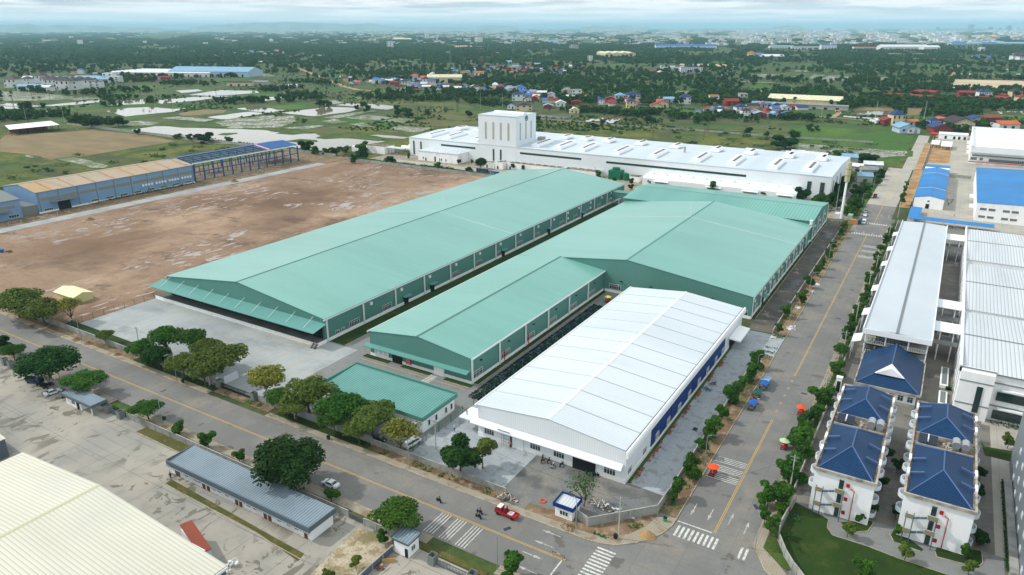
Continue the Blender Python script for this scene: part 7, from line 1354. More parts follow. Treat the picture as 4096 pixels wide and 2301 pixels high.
# hedges and undergrowth: nobody can count these
def stuff_leaf(name,lab,cells,m,size,n,cat='plants'):
    r=random.Random(len(cells)+n); vs=[];fs=[]
    for k in range(n):
        x0,x1,y0,y1,h=r.choice(cells); c=Vector((r.uniform(x0,x1),r.uniform(y0,y1),.15+h*r.random()**.7)); nrm=Vector((r.gauss(0,.5),r.gauss(0,.5),1)).normalized(); a=nrm.orthogonal().normalized(); b=nrm.cross(a); s=size*r.uniform(.6,1.3); bi=len(vs)
        vs+=[tuple(c-a*s-b*s*.5),tuple(c+a*s*.4-b*s*.7),tuple(c+a*s+b*s*.4),tuple(c-a*s*.2+b*s*.8)]; fs.append((bi,bi+1,bi+2,bi+3))
    me=bpy.data.meshes.new(name); me.from_pydata(vs,[],fs); me.materials.append(m); o=bpy.data.objects.new(name,me); C.objects.link(o); return tag(o,lab,cat,kind='stuff')
stuff_leaf('hedge','long green hedge along the factory lane above the pale wall',[(-405+i*6,-399+i*6,422.6,426.5,R.uniform(1.4,3.0)) for i in range(23)],LM['mid'],.5,5200)
stuff_leaf('undergrowth','low weeds along the road verges',[(-40.3,-36.6,y,y+R.uniform(1,4),.5) for y in [R.uniform(130,415) for _ in range(44)]]+[(-18.9,-16.6,y,y+R.uniform(1,5),.6) for y in [R.uniform(146,430) for _ in range(60)]]+[(x,x+R.uniform(1,4),113.6,115.6,.3) for x in [R.uniform(-200,-75) for _ in range(14)]]+[(x,x+R.uniform(1,5),91.9,93.2,.35) for x in [R.uniform(-200,-85) for _ in range(20)]]+[(-44,-41.5,119.5,122,.5),(-50,-46,113.8,114.6,.3)]+[(x,x+3,y,y+2,.5) for x,y in ((-17,133),(-17,128),(-16,140))],LM['mid'],.22,5200)
stuff_leaf('flower_bed','dark clipped planting at the foot of the ribbed-roof factory',[(22,60,209,211,.9),(11.8,13,225,226,.8),(24.2,24.6,145,180,.8)],LM['dark'],.25,1500)
stuff_leaf('scrub_bushes','scattered low bushes in the rough grass behind the white factory',[(x,x+R.uniform(3,14),y,y+R.uniform(2,8),R.uniform(.8,2.4)) for x,y in [(R.uniform(-380,-60),R.uniform(552,730)) for _ in range(70)]]+[(x,x+R.uniform(3,12),y,y+R.uniform(3,10),R.uniform(.8,2)) for x,y in [(R.uniform(-640,-500),R.uniform(170,420)) for _ in range(50)]]+[(x,x+R.uniform(3,10),430,434,R.uniform(1,2.5)) for x in [R.uniform(-640,-390) for _ in range(26)]],LM['far'],.7,7000)
stuff_leaf('works_planting','dense shrubs round the lane behind the tall mast',[(x,x+R.uniform(2,4),y,y+R.uniform(2,6),R.uniform(1.2,3)) for x,y in [(R.choice([R.uniform(-56,-53),R.uniform(-46.5,-40)]),R.uniform(424,590)) for _ in range(70)]],LM['mid'],.5,5200)
stuff_leaf('weeds','strip of weeds along the foot of the tan-roofed factory',[(-436.6,-434.5,228,292,.9),(-436.6,-435.6,240,300,.5)],LM['mid'],.35,900)
# ------------------------------------------------------------------ houses
HW={'w':S(222,224,222),'c':S(214,202,164),'g':S(170,170,164),'r':S(140,62,50),'b':S(176,196,216),'y':S(216,200,140)}
HR={'red':S(140,48,44),'blue':S(52,110,178),'navy':S(44,62,108),'grey':S(136,140,142),'orange':S(196,98,64),'brown':S(66,52,54),'white':S(216,220,222),'cream':S(220,214,182),'pale':S(130,170,196)}
def hm(k,rf): 
    return (mat('house_roof_'+k,HR[k],.6,[LY(s=.3,lo=.45,hi=.65,c=tuple(c*.75 for c in HR[k][:3])+(1,),detail=5)]) if rf else mat('house_wall_'+k,HW[k],.8,[LY(s=.4,lo=.45,hi=.7,c=tuple(c*.8 for c in HW[k][:3])+(1,),detail=5)]))
HMEM={}
def hmesh(kind,wk,rk):
    """unit house meshes (8 x 10 m, two storeys for the villa)"""
    key=(kind,wk,rk)
    if key in HMEM: return HMEM[key]
    if kind=='gable':
        w=MB().add([(-4,-5,0),(4,-5,0),(4,-5,3),(0,-5,4.6),(-4,-5,3),(-4,5,0),(4,5,0),(4,5,3),(0,5,4.6),(-4,5,3)],[(0,1,2,3,4),(9,8,7,6,5),(1,6,7,2),(0,4,9,5)])
        r=MB().slab([(-4.7,-5.5,2.9),(0,-5.5,4.8),(0,5.5,4.8),(-4.7,5.5,2.9)],.15).slab([(0,-5.5,4.8),(4.7,-5.5,2.9),(4.7,5.5,2.9),(0,5.5,4.8)],.15)
        op=[(-2.6,-5.06,-5.0,1,2.2,1.2),(.8,-5.06,-5.0,.1,2.2,1.1)]
    elif kind=='villa':
        w=MB().box(-4.5,4.5,-5,5,0,6.6).box(-2.6,2.6,-6,-5,0,3.4).box(-2.6,2.6,-6,-5.8,3.4,4.2)
        r=MB().add([(-5.1,-5.6,6.5),(5.1,-5.6,6.5),(5.1,5.6,6.5),(-5.1,5.6,6.5),(0,-1.5,9.2),(0,1.5,9.2)],[(0,1,4),(1,2,5,4),(2,3,5),(3,0,4,5),(3,2,1,0)])
        op=[(x,-5.08,-5.0,z,z+1.5,1.1) for z in (1,4.3) for x in (-4,2.9)]+[(-.6,-5.08,-5.0,4.2,6,1.2)]
    elif kind=='block':
        w=MB().box(-4,4,-6,6,0,9.4).box(-4,4,-6.8,-6,3,3.2).box(-4,4,-6.8,-6,6.2,6.4); r=MB().box(-4.1,4.1,-6.1,6.1,9.4,9.9)
        op=[(x,-6.08,-6.0,z,z+1.6,1.6) for z in (.8,4,7.2) for x in (-3.2,1.4)]
    else:
        w=MB().box(-10,10,-6,6,0,4.2); r=MB().slab([(-10.6,-6.8,4.0),(10.6,-6.8,4.0),(10.6,0,5.8),(-10.6,0,5.8)],.15).slab([(-10.6,0,5.8),(10.6,0,5.8),(10.6,6.8,4.0),(-10.6,6.8,4.0)],.15); op=[(-6,-6.08,-6.0,.2,3,3),(2,-6.08,-6.0,.2,3,3)]
    def mk_(mb,m,n): me=bpy.data.meshes.new(n); me.from_pydata(mb.v,[],mb.f); me.materials.append(m); return me
    W=mk_(w,hm(wk,0),'wall'); Rr=mk_(r,hm(rk,1),'roof'); O_=[]
    for x,y0,y1,z0,z1,wd in op: O_.append(mk_(MB().box(x,x+wd,y0,y1,z0,z1),m_gl,'window'))
    HMEM[key]=(W,Rr,O_); return HMEM[key]
CN={'red':'red','blue':'bright blue','navy':'dark blue','grey':'grey','orange':'orange','brown':'dark brown','white':'white','cream':'cream','pale':'pale blue'}; WN={'w':'white','c':'cream','g':'grey','r':'dark red','b':'pale blue','y':'yellow'}; KN={'gable':'small gabled house','villa':'two-storey villa','block':'tall narrow block','shed':'long shed'}
HOUSES=[]; LMF=[]
def at_far(p): return p[1]>560 and not (-130<p[0]<0 and p[1]<640)
def house(p,kind,wk,rk,sc_=1.0,rz=None,where='in the village',wins=True,lab=None,nm='house',gp=None):
    rz=R.uniform(-.5,.5) if rz is None else rz
    cat={'gable':'house','villa':'house','block':'building','shed':'shed'}[kind]
    l=lab or f"{CN[rk]}-roofed {WN[wk]}-walled {KN[kind]} {where}"
    s=sc_ if isinstance(sc_,tuple) else (sc_,sc_,sc_)
    if at_far(p): s=tuple(a*1.3 for a in s)
    t=thing({'gable':'house','villa':'villa','block':'building','shed':'shed'}[kind],l,cat,(p[0],p[1],.1),rz,None if lab else (gp or f"{CN[rk]}-roofed {KN[kind]}s {where}"),s)
    if lab: LMF.append(('the '+lab,p[0],p[1]))
    else: RL.append((t,f"{CN[rk]}-roofed {'house' if kind!='shed' else 'long house'}",'',None))
    W,Rr,O_=hmesh(kind,wk,rk)
    for n_,me in [('wall',W),('roof',Rr)]+([('window',o) for o in O_] if wins else []): o=bpy.data.objects.new(n_,me); C.objects.link(o); o.parent=t
    HOUSES.append((p[0],p[1])); return t
hs=[(XM,(650,400),'villa','c','brown',1.25,'cream villa with brown hip roof standing alone left of the village row'),(XM,(700,310),'villa','c','navy',1.1,'cream villa with dark roof behind the lone cream villa'),(XM,(975,285),'villa','w','brown',1.2,'white villa left of the long cream shed'),(XM,(1220,270),'shed','c','cream',(2.4,1,2.2),'long pale shed with plain back wall in the village row'),
 (XM,(840,205),'villa','w','brown',1,'white villa with brown roof upper left of the long pale shed'),(XM,(1060,200),'villa','w','white',1,'white villa above the long pale shed'),(XM,(1335,175),'villa','b','brown',.9,'lilac-toned villa above right of the long pale shed'),(XM,(1660,165),'shed','w','orange',(.8,1,1.2),'orange-roofed hall among trees upper middle'),(XM,(1610,85),'villa','w','navy',.9,'left white villa with dark blue roof on the far road'),(XM,(1825,90),'villa','w','navy',1,'middle white villa with dark blue roof on the far road'),(XM,(1960,85),'villa','c','brown',1.2,'large cream villa with dormered brown roof at the far road'),(XM,(2330,95),'villa','w','navy',.9,'white villa at the far road, right'),
 (XM,(2170,490),'villa','w','navy',(1.6,1,1.05),'large white villa with dark blue roof left above the block tower'),(XM,(2085,595),'gable','w','navy',(1,1,1.2),'white gabled house with checked front just behind the block tower'),(XM,(2240,620),'villa','c','brown',(1.7,1,.85),'wide cream villa with brown roof just right of the block tower vent'),(XM,(1375,365),'shed','w','white',(.6,1,1),'low pale flat-looking house in the village row centre'),
 (TC,(715,915),'block','w','grey',(1.4,1,.95),'white three-storey block with open balconies in the village'),(TC,(1230,945),'villa','w','navy',(1.9,1,1.1),'large ornate white villa with dark blue roofs in the village'),(TC,(1220,1005),'villa','y','navy',1.0,'yellow villa with black-blue roof below the ornate white villa'),(TC,(945,975),'villa','w','navy',.8,'small white villa left of the ornate white villa'),(TC,(1725,970),'villa','w','navy',(1.3,1,1.1),'pale blue-white villa right of the light tin roof'),(TC,(1990,970),'block','w','orange',(1.2,1,.9),'white three-storey block with brick side right of centre'),(TC,(2260,960),'block','g','grey',(1,1,1),'grey three-storey block with flat roof'),(TC,(565,990),'gable','w','white',1.2,'white box-like house left of the enclosure wall'),(TC,(690,1055),'gable','c','cream',1.1,'small cream house right of the enclosure wall'),(TC,(2285,1085),'villa','w','brown',(.8,1,.8),'white gabled house with grey roof at the wall by the fields'),(TC,(1550,955),'shed','g','pale',(.8,1,1),'light tin-roofed shed in the village'),(TC,(1455,1020),'gable','c','red',1.3,'cream house with red hip roof left of the pair'),(TC,(1515,1000),'gable','c','red',1.4,'cream house with red hip roof right of the pair'),
 (TC,(2150,985),'shed','r','red',(.7,1,1.2),'wide dark red hall left of the grey block'),(TC,(2135,1060),'gable','b','red',1.1,'pale blue house with red roof below the grey block'),(TC,(840,575),'block','w','white',(1.3,1,1.3),'lone white box building beside the yellowish far sheds'),
 (XR,(665,1290),'villa','c','navy',(1.1,1,1.3),'tan two-storey villa with dark blue pyramid roof at the field edge'),(XR,(885,1290),'shed','w','orange',(.5,1,.8),'rust-roofed long house right of the tan villa'),(XR,(540,1280),'gable','r','red',1.2,'dark red house left of the tan villa'),(XR,(420,1260),'shed','w','white',(.5,1,.7),'low white house left of the dark red house'),(XR,(790,1400),'gable','b','pale',1.5,'pale blue hip-roofed house in banana plants'),(XR,(880,1405),'gable','w','pale',1.2,'pale tin extension of the pale blue house'),(XR,(1210,1330),'villa','b','navy',.9,'blue-roofed villa with white side near the compound'),(XR,(1360,1310),'gable','w','orange',1.5,'rust-roofed house right of the blue-roofed villa'),(XR,(1300,1400),'gable','r','navy',1.5,'dark blue gabled house above the white canopies'),(XR,(1360,1405),'gable','r','red',1.2,'dark red gabled house above the white canopies'),(XR,(1580,1350),'gable','c','brown',2,'tan house with brown pyramid roof'),(XR,(1850,1260),'gable','g','navy',1.3,'dark grey gabled roof half hidden in trees'),(XR,(2025,1230),'shed','r','red',(.9,1,.8),'low dark red hall by the green paddy'),(XR,(2270,1370),'shed','w','orange',(.8,1,1.3),'orange tiled roof showing behind the white parapet factory'),
 (XR,(1920,890),'villa','w','navy',(.8,1,1),'left of the twin white villas with blue gables'),(XR,(2010,890),'villa','w','navy',(.8,1,1),'right of the twin white villas with blue gables'),(XR,(2420,890),'villa','c','brown',(1.2,1,1.1),'cream villa with purple-brown roof at the right'),(XR,(2530,960),'villa','c','red',(1.3,1,.9),'teal-trimmed villa with red roof at the right edge')]
for i,(fn,q,k,wk,rk,s,lab) in enumerate(hs):
    p=G(fn,[q])[0]; house(p,k,wk,rk,s,lab=lab,rz=.45+R.uniform(-.12,.12) if k!='shed' else .55)
for q in [(690,900),(1000,850),(1150,850),(905,920),(1110,930),(1540,920),(1580,930),(1735,860),(1740,920),(2130,940),(2230,890),(2060,940),(1810,975)]:
    house(G(XR,[q])[0],R.choice(['gable','shed']),'r','red',(R.uniform(1,1.5),R.uniform(.9,1.2),1.0) if q[0]%20 else (.6,1,1),where='beyond the fish pond on the right')
rows=[(TC,[(0,820,0),(80,830,0),(150,840,0),(245,880,0),(195,870,0),(310,880,0),(390,885,0),(475,895,0),(440,955,0),(500,960,0),(590,960,0),(620,950,0),(620,900,0),(640,880,0),(800,930,0),(870,890,0),(710,975,0),(1010,975,0),(1030,945,0),(1120,950,0),(1630,960,0),(1955,1045,0),(2050,1050,0),(2240,1060,0),(2365,1075,0),(2350,1010,0),(2420,1090,0),(2560,1030,0),(2560,1090,0),(2440,1000,0),(2080,945,0),(450,1010,0),(30,840,0),(100,860,0),(340,885,0),(260,945,0),(320,940,0)],'in the village row behind the white factory'),
 (TM,[(1480,820),(1560,820),(1650,830),(1720,820),(1760,835),(1830,830),(1700,800),(1640,815),(1940,840),(2000,850),(2060,845),(2110,850),(2150,850),(2190,840),(2230,840),(2290,835),(2330,850),(2370,860),(2420,850),(2450,830),(2500,865),(2540,850),(2560,880),(1240,770),(1180,780),(1160,740),(1390,730),(1440,740),(1540,750),(1620,740),(1800,730),(1880,720),(1350,790),(1300,770),(980,780),(1010,785),(950,745),(1800,770),(2000,810),(2090,830),(2340,830),(2400,880)],'in the village row left of the block tower'),
 (TM,[(2000,680),(2160,650),(2230,665),(2330,640),(2420,650),(2480,630),(2460,690),(2500,670),(2540,680),(2030,680),(2380,670),(2050,580),(2160,580),(2250,580),(2420,590),(1230,620),(1560,620),(1850,495),(2310,500),(2460,480),(2080,500)],'in the second village band beyond the trees'),
 (TC,[(30,640),(90,640),(150,660),(220,640),(280,650),(340,650),(410,660),(60,670),(160,680),(470,620),(530,620),(660,630),(600,680),(500,700),(560,710),(780,640),(820,710),(560,700),(1270,655),(1450,680),(1500,690),(80,585),(350,610)],'in the far hamlet above the tree belt'),
 (TR,[(240,1000),(340,1020),(400,1020),(480,1025),(100,1000),(60,990),(40,1080),(100,1090),(230,1080),(300,1075),(360,1090),(160,1090),(130,990)],'in front of the long cream-roofed hall'),
 (TL,[(2040,505),(2100,480),(2180,500),(2280,490),(2350,495),(2440,495),(1800,490),(2480,510),(2300,510)],'in the distant hamlet left of the dirt track'),
 (TM,[(30,500),(80,490),(180,490),(250,490),(300,495),(360,490),(210,510),(120,520),(670,530)],'in the distant hamlet by the dirt track'),
 (TL,[(440,720),(380,730),(900,700),(700,690),(760,690),(1250,720),(1330,730),(1400,735),(1480,740),(1550,740)],'between the white estate and the saw-tooth sheds')]
for fn,ps,where in rows:
    for q in ps:
        far=where.startswith('in the far') or 'distant' in where or 'second' in where
        rk=R.choice(['red','red','red','blue','blue','pale','orange','navy','grey','brown','white','pale']); wk=R.choice(['w','w','g','r','c','b']) if rk!='red' else R.choice(['r','r','w','c'])
        p=G(fn,[q[:2]])[0]; house(p,'villa' if R.random()<.14 else 'gable',wk,rk,(R.uniform(.8,1.3)*(1.25 if far else 1),R.uniform(.7,1.2)*(1.25 if far else 1),R.uniform(.85,1.1)),where=where,wins=not far,rz=.5+R.choice([0,1.57])+R.uniform(-.15,.15))
# white estate at the left
for i,(q,k,s,rk) in enumerate((((190,320),'villa',1.7,'brown'),((420,360),'shed',(1.6,1,1.4),'pale'),((590,370),'shed',(.9,1,1.3),'white'),((700,320),'villa',1.6,'brown'),((860,350),'villa',1.8,'brown'),((960,345),'villa',1.7,'brown'),((800,310),'villa',1.5,'brown'),((1150,320),'villa',1.5,'brown'),((1250,330),'block',(1.8,1,.9),'brown'),((620,290),'villa',1.4,'brown'),((540,260),'villa',1.6,'brown'),((370,280),'villa',1.2,'brown'),((720,250),'shed',(1.8,1,1.4),'pale'),((880,260),'shed',(1.8,1,1.4),'pale'),((1060,270),'shed',(1.8,1,1.4),'pale'),((1150,240),'shed',(1.8,1,1.4),'pale'),((1250,250),'shed',(1.5,1,1.4),'pale'),((1330,260),'shed',(1.2,1,1.3),'pale'),((1420,250),'block',(1.8,1,1.3),'white'),((1500,255),'block',(1.8,1,.9),'white'),((1040,290),'villa',1.3,'brown'),((450,240),'shed',(1.5,1,1.3),'white'))):
    house(G(XL,[q])[0],k,'w',rk,s,where='in the white walled estate at the left',rz=.55+R.uniform(-.05,.05),lab=ordn[i]+' white estate building counted from its front left corner, '+CN[rk]+' roof')
# village houses between the traced ones
def addrow(fn,pl,n_,where,wd):
    P_l=G(fn,pl)
    for k in range(n_):
        for tr in range(12):
            i=R.randrange(len(P_l)-1); t_=R.random(); x=P_l[i][0]+(P_l[i+1][0]-P_l[i][0])*t_+R.gauss(0,wd); y=P_l[i][1]+(P_l[i+1][1]-P_l[i][1])*t_+R.gauss(0,wd)
            if all(abs(hx-x)>8 or abs(hy-y)>9 for hx,hy in HOUSES): break
        else: continue
        rk=R.choice(['red','red','blue','blue','pale','grey','navy','orange','white','brown','pale']); wk=R.choice(['w','g','r','c','b'])
        house((x,y),'gable',wk,rk,(R.uniform(.6,1.0),R.uniform(.6,1.0),R.uniform(.75,1)),where=where,wins=False,rz=.5+R.choice([0,1.57])+R.uniform(-.2,.2))
addrow(TM,[(950,770),(1200,770),(1450,760),(1600,800),(1850,835),(2100,850),(2400,860),(2567,870)],66,'in the village row',18)
addrow(TC,[(0,850),(250,890),(500,930),(750,930),(1050,960),(1300,965)],34,'in the village row',16)
addrow(TC,[(1900,1040),(2200,1060),(2500,1060)],12,'in the village row',12); addrow(TM,[(2000,670),(2300,650),(2567,650)],16,'in the second band',30); addrow(TC,[(0,650),(350,650),(560,650)],12,'in the second band',30)
# large sheds in the plain
def bigshed(fn,q,L,Wd,h,wk,rk,lab,rz=.55,bays=1,ridge=None):
    p=G(fn,[q])[0]; LMF.append(('the '+lab,p[0],p[1])); t=thing('warehouse',lab,'warehouse',(p[0],p[1],.1),rz)
    for b in range(bays):
        y0=-Wd/2+b*Wd/bays; y1=y0+Wd/bays; 
        gable(t,-L/2,L/2,y0,y1,h,h+(ridge or Wd/bays*.14),'x',hm(wk,0),hm(rk,1),None,over=.8)
    for k in range(max(2,int(L/14))): boxpart(t,'door',m_dk,-L/2+6+k*14,-L/2+10+k*14,-Wd/2-.12,-Wd/2-.02,0,h*.5)
    return t
bigshed(TC,(1080,525),135,110,12,'c','cream','large cream four-gabled warehouse alone in the green plain',rz=-.9,bays=4)
bigshed(TR,(520,985),92,34,9,'y','cream','long cream-roofed hall with lower grey side roofs near the village',rz=.02,ridge=4.5)
t=bigshed(TR,(520,1010),104,12,5,'g','grey','low grey side aisle of the long cream-roofed hall',rz=.02,ridge=1)
bigshed(TL,(2020,710),190,60,11,'b','pale','pale blue long factory shed left of the dirt track',rz=.35); bigshed(TL,(1640,700),240,110,8,'w','white','group of white saw-tooth roofed sheds at the left',rz=.35,bays=8)
bigshed(TL,(2250,800),46,16,6,'c','brown','brown-roofed walled shed by the flooded paddies',rz=.55); bigshed(TL,(2420,795),36,14,6,'g','grey','grey-roofed walled shed right of the brown-roofed one',rz=.55); bigshed(TM,(370,820),26,12,4,'w','white','small white shed beside the banana rows',rz=.9)
bigshed(TM,(1420,375),150,50,9,'w','cream','white hall far beyond the dark woods',rz=.5); bigshed(TC,(1730,450),300,60,10,'w','blue','very long bright blue-roofed works in the far plain',rz=.45); bigshed(TC,(1600,660),52,26,5,'g','grey','grey tin-roofed shed left of the white terrace row',rz=.5)
bigshed(TR,(1430,465),210,60,14,'w','white','big white far warehouse beyond the right-hand fields',rz=.5); bigshed(TR,(1680,470),70,50,14,'w','white','white gabled far warehouse right of the biggest',rz=.5); bigshed(TR,(1525,415),170,40,8,'g','grey','dark grey long shed, left one of a far pair',rz=.5); bigshed(TR,(1720,415),150,40,8,'g','grey','dark grey long shed, right one of a far pair',rz=.5)
bigshed(TR,(2170,545),60,22,5,'b','blue','bright blue-roofed shed in the right-hand woods',rz=.4)
for i,(q,s) in enumerate(((1940,60),(2100,70),(2300,120),(2480,160))): bigshed(TR,(q,420),s*1.4,50,9,'b','pale' if i%2 else 'blue','blue-roofed far factory at the right, '+ordn[i]+' from the left',rz=.5)
bigshed(TR,(300,450),120,26,9,'w','pale','long pale blue-roofed far school block',rz=.5); bigshed(TR,(520,460),130,24,10,'w','grey','long arcaded far block with grey roof',rz=.5); bigshed(TR,(735,465),70,24,20,'w','blue','white four-storey far block with bright blue roof',rz=.5); bigshed(TR,(1100,460),130,24,9,'w','red','long far block with red roof',rz=.5); bigshed(TR,(215,540),70,40,6,'w','white','white far hall with curved-looking roof by the woods',rz=.5)
for k in range(9): house((G(TC,[(1700+k*20,680)])[0]),'block','w','blue',(1.0,.9,1.0),rz=.55,lab=ordn[k]+' unit from the left of the white terrace row with blue roof tanks')
for i,(q,s) in enumerate((((2470,560),1.6),((2500,555),1.6),((2530,570),1.6),((2560,560),1.6),((2540,540),1.5),((2490,535),1.5))): house(G(TR,[q])[0],'villa','w','brown',s,rz=.5,lab=ordn[i]+' villa of the white far terrace with purple-brown roofs at the right edge')
for i,(fn,q,k,wk,rk,s) in enumerate(((TM,(1310,445),'block','w','white',2.4),(TM,(2135,400),'block','w','red',3),(TM,(1650,360),'block','w','white',3),(TM,(1745,355),'block','w','red',2.6),(TM,(200,390),'villa','w','white',1.8),(TL,(1380,300),'block','c','red',(8,5,3)),(TL,(752,420),'block','w','orange',(2,2,2.4)),(TC,(690,460),'block','g','grey',(3,2,1.6)),(TR,(75,410),'block','b','red',(3,2,1.6)),(TR,(1140,390),'block','w','white',(4,2,1.4)),(TR,(2275,385),'villa','c','orange',(3,3,3)),(TR,(2165,480),'block','w','white',(1.8,1.8,1.3)),(TR,(90,530),'villa','b','navy',1.6),(TR,(15,530),'villa','c','orange',1.6),(TC,(2020,430),'block','w','grey',(12,2,1.4)),(TC,(480,400),'shed','w','pale',(4,2,2)))):
    house(G(fn,[q])[0],k,wk,rk,s,lab=f'{ordn[i]} lone far building from the list of landmarks' if 0 else f'isolated {WN[wk]} {KN[kind_] if (kind_:=k) else ""} with {CN[rk]} top, '+('left of the big hall','right in the far woods','middle distance on the left','beside the pale far block','left of the mast in the fields','wide on the left horizon','rising from the left woods','among trees in the centre','by the right-hand far row','white slab on the right','temple-like on the right','small tower-like on the right','by the pylon on the right','next to the blue one on the right','long row in the far centre','left of centre in the woods')[i])
# tin sheds right of the white factory
for i,(q,s,rk) in enumerate((((450,300),(.6,.6,1),'white'),((520,310),(.8,.6,.9),'white'),((400,300),(.6,.6,.8),'cream'),((620,320),(1.1,.7,1),'white'),((345,290),(.5,.5,.8),'grey'),((50,290),(.7,.6,.8),'white'),((120,295),(.6,.5,.8),'white'),((930,350),(.7,.9,1.2),'pale'),((1000,430),(.6,.7,1),'white'),((1150,410),(.8,.9,1),'white'),((1110,460),(.7,.8,1),'grey'),((1070,530),(.6,.6,1.1),'pale'),((730,345),(.6,.5,.8),'cream'))):
    p=G(R2,[q])[0]; house(p,'shed','g',rk,(s[0]*.8,s[1],s[2]),rz=R.uniform(-.3,.3),where='',lab=ordn[i]+' tin-roofed worker shed in the cluster behind the white factory, '+CN[rk]+' sheets',wins=False)
# ------------------------------------------------------------------ plain full of trees
def inpoly(x,y,P):
    c=False;j=len(P)-1
    for i in range(len(P)):
        if (P[i][1]>y)!=(P[j][1]>y) and x<(P[j][0]-P[i][0])*(y-P[i][1])/(P[j][1]-P[i][1])+P[i][0]: c=not c
        j=i
    return c
BBX=[(min(p[0] for p in P)-4,max(p[0] for p in P)+4,min(p[1] for p in P)-4,max(p[1] for p in P)+4,P) for P in NOTREE]
def blocked(x,y):
    if -1000<x<120 and y<556 and y>-20 and not (x<-620 and y<300): return True
    if -24<x<110 and y<835: return True
    for a,b,c,d,P in BBX:
        if a<x<b and c<y<d and inpoly(x,y,P): return True
    for hx,hy in HOUSES:
        if abs(hx-x)<7 and abs(hy-y)<8: return True
    return False
farC=[leafmesh('crown_far%d'%s,lobes_round(random.Random(s),7,1.0 if s%2 else .8),260,.22,LM['far'],s,low=.6) for s in (21,22,23,24)]+[leafmesh('crown_far_mid',lobes_round(random.Random(25),7,1.1),220,.22,LM['mid'],25,low=.6)]
farT=trunkmesh('trunk_far',lobes_round(random.Random(3),4),HU,31,.06)
clump=[]
for s in (41,42,43):
    r=random.Random(s); L=[(r.uniform(-.8,.8),r.uniform(-.5,.5),r.uniform(0,.10),r.uniform(.16,.3),r.uniform(.16,.3),r.uniform(.10,.22)) for _ in range(14)]
    clump.append(leafmesh('clump%d'%s,L,420,.10,LM['far'],s,low=.3))
palmM=MB()
for k in range(16):
    a=2*math.pi*k/16+.1; e=(-.2,.35,.7)[k%3]; P=[(0,0,0),(math.cos(a)*.6,math.sin(a)*.6,e*.7+.1),(math.cos(a)*1.0,math.sin(a)*1.0,e*.6-.25)]
    n_=(-math.sin(a),math.cos(a))
    for i in range(2): p,q=P[i],P[i+1]; w0,w1=(.1,.26) if i==0 else (.26,.05); palmM.add([(p[0]-n_[0]*w0,p[1]-n_[1]*w0,p[2]),(p[0]+n_[0]*w0,p[1]+n_[1]*w0,p[2]),(q[0]+n_[0]*w1,q[1]+n_[1]*w1,q[2]),(q[0]-n_[0]*w1,q[1]-n_[1]*w1,q[2])],[(0,1,2,3)])
pm=bpy.data.meshes.new('palm_crown'); pm.from_pydata(palmM.v,[],palmM.f); pm.materials.append(LM['dark']); pt=MB().tube((0,0,-1),(0,0,0),.03,.02,6); ptm=bpy.data.meshes.new('palm_trunk'); ptm.from_pydata(pt.v,[],pt.f); ptm.materials.append(m_bark)
def palm(p,h,r,lab,grp='sugar palms in the paddies'):
    t=thing('palm_tree',lab,'palm tree',(p[0],p[1],.1),R.uniform(0,6),grp); c=bpy.data.objects.new('crown',pm); C.objects.link(c); c.parent=t; c.location=(0,0,h); c.scale=(r,r,r*.9); k=bpy.data.objects.new('trunk',ptm); C.objects.link(k); k.parent=t; k.location=(0,0,h); k.scale=(r*3,r*3,h); return t
for i,(fn,q,h) in enumerate(((XM,(768,640),17),(XM,(870,700),18),(XM,(1045,640),15),(XM,(1215,620),15),(XM,(1375,640),20),(XM,(1400,640),19),(XM,(1385,640),13),(XL,(190,600),20),(XL,(170,540),17),(XL,(330,650),11),(XL,(420,480),12),(XL,(655,510),15),(XL,(530,560),11),(XL,(455,570),11),(XL,(970,450),9),(XL,(1070,480),11),(XL,(1405,400),13),(XL,(1480,370),13),(XL,(2000,420),13),(XL,(2210,560),12),(XL,(1820,480),16),(XL,(1900,480),17),(TC,(1900,1310),14),(TC,(1425,1310),19),(TC,(1930,1240),20),(TC,(1945,1235),19),(XM,(1340,470),12),(TC,(900,840),13),(TC,(490,830),15),(TC,(610,780),13),(TC,(1000,830),15),(XR,(250,890),13),(XR,(280,920),13),(XR,(835,1130),14),(TL,(2020,905),9),(TL,(2345,880),8),(TM,(500,860),9),(TL,(120,1000),14),(TM,(140,1060),5))):
    p=G(fn,[q])[0]; sd='left flooded paddies' if p[0]<-500 else ('stubble fields left of the block tower' if p[0]<-330 else 'fields behind the white factory')
    RL.append((palm(p,h,2.6,('tall ' if h>14 else 'shorter ')+'sugar palm with bare trunk in the '+sd),'tall sugar palm' if h>14 else 'shorter sugar palm','',None))
DOM=[]
def screen_pt(x0,x1,y0,y1): return at((R.uniform(x0,x1),R.uniform(y0,y1)),0)
def den(x,y,s,o=0): return MN.noise(Vector((x*s+o,y*s,3.7+o)))
cand=[]
tries=0
while len(cand)<6500 and tries<90000:
    tries+=1; X=R.uniform(-60,2640); Y=116+214*R.random()**1.15; p=at((X,Y),0)
    if blocked(p.x,p.y): continue
    d=den(p.x,p.y,.006)+.5*den(p.x,p.y,.02,9)
    th=-.26 if Y<165 else (-.12 if Y<215 else (.10 if Y<235 else .30))
    if X<880 and 186<Y<300: th=.36
    if 860<X<1400 and Y>240: th=.5
    if X<1000 and Y<186: th-=.2
    if 1000<X<2330 and 228<Y<268: th-=.42      # village belt
    if 1100<X<1900 and 178<Y<215: th-=.25
    if X>2250 and 225<Y<300: th-=.4
    if 1250<X<1560 and 236<Y<262: th-=.3
    if X>1400 and 255<Y<275: th-=.1
    if d<th or (Y>285 and X>1240): continue
    if Y<186 and R.random()<.12: continue
    cand.append((p.y*-FW.y-p.x*FW.x,p.x,p.y,Y,X))
cand.sort(key=lambda c:-c[0])
near_c=[c for c in sorted(cand,key=lambda c:-(c[0]))]
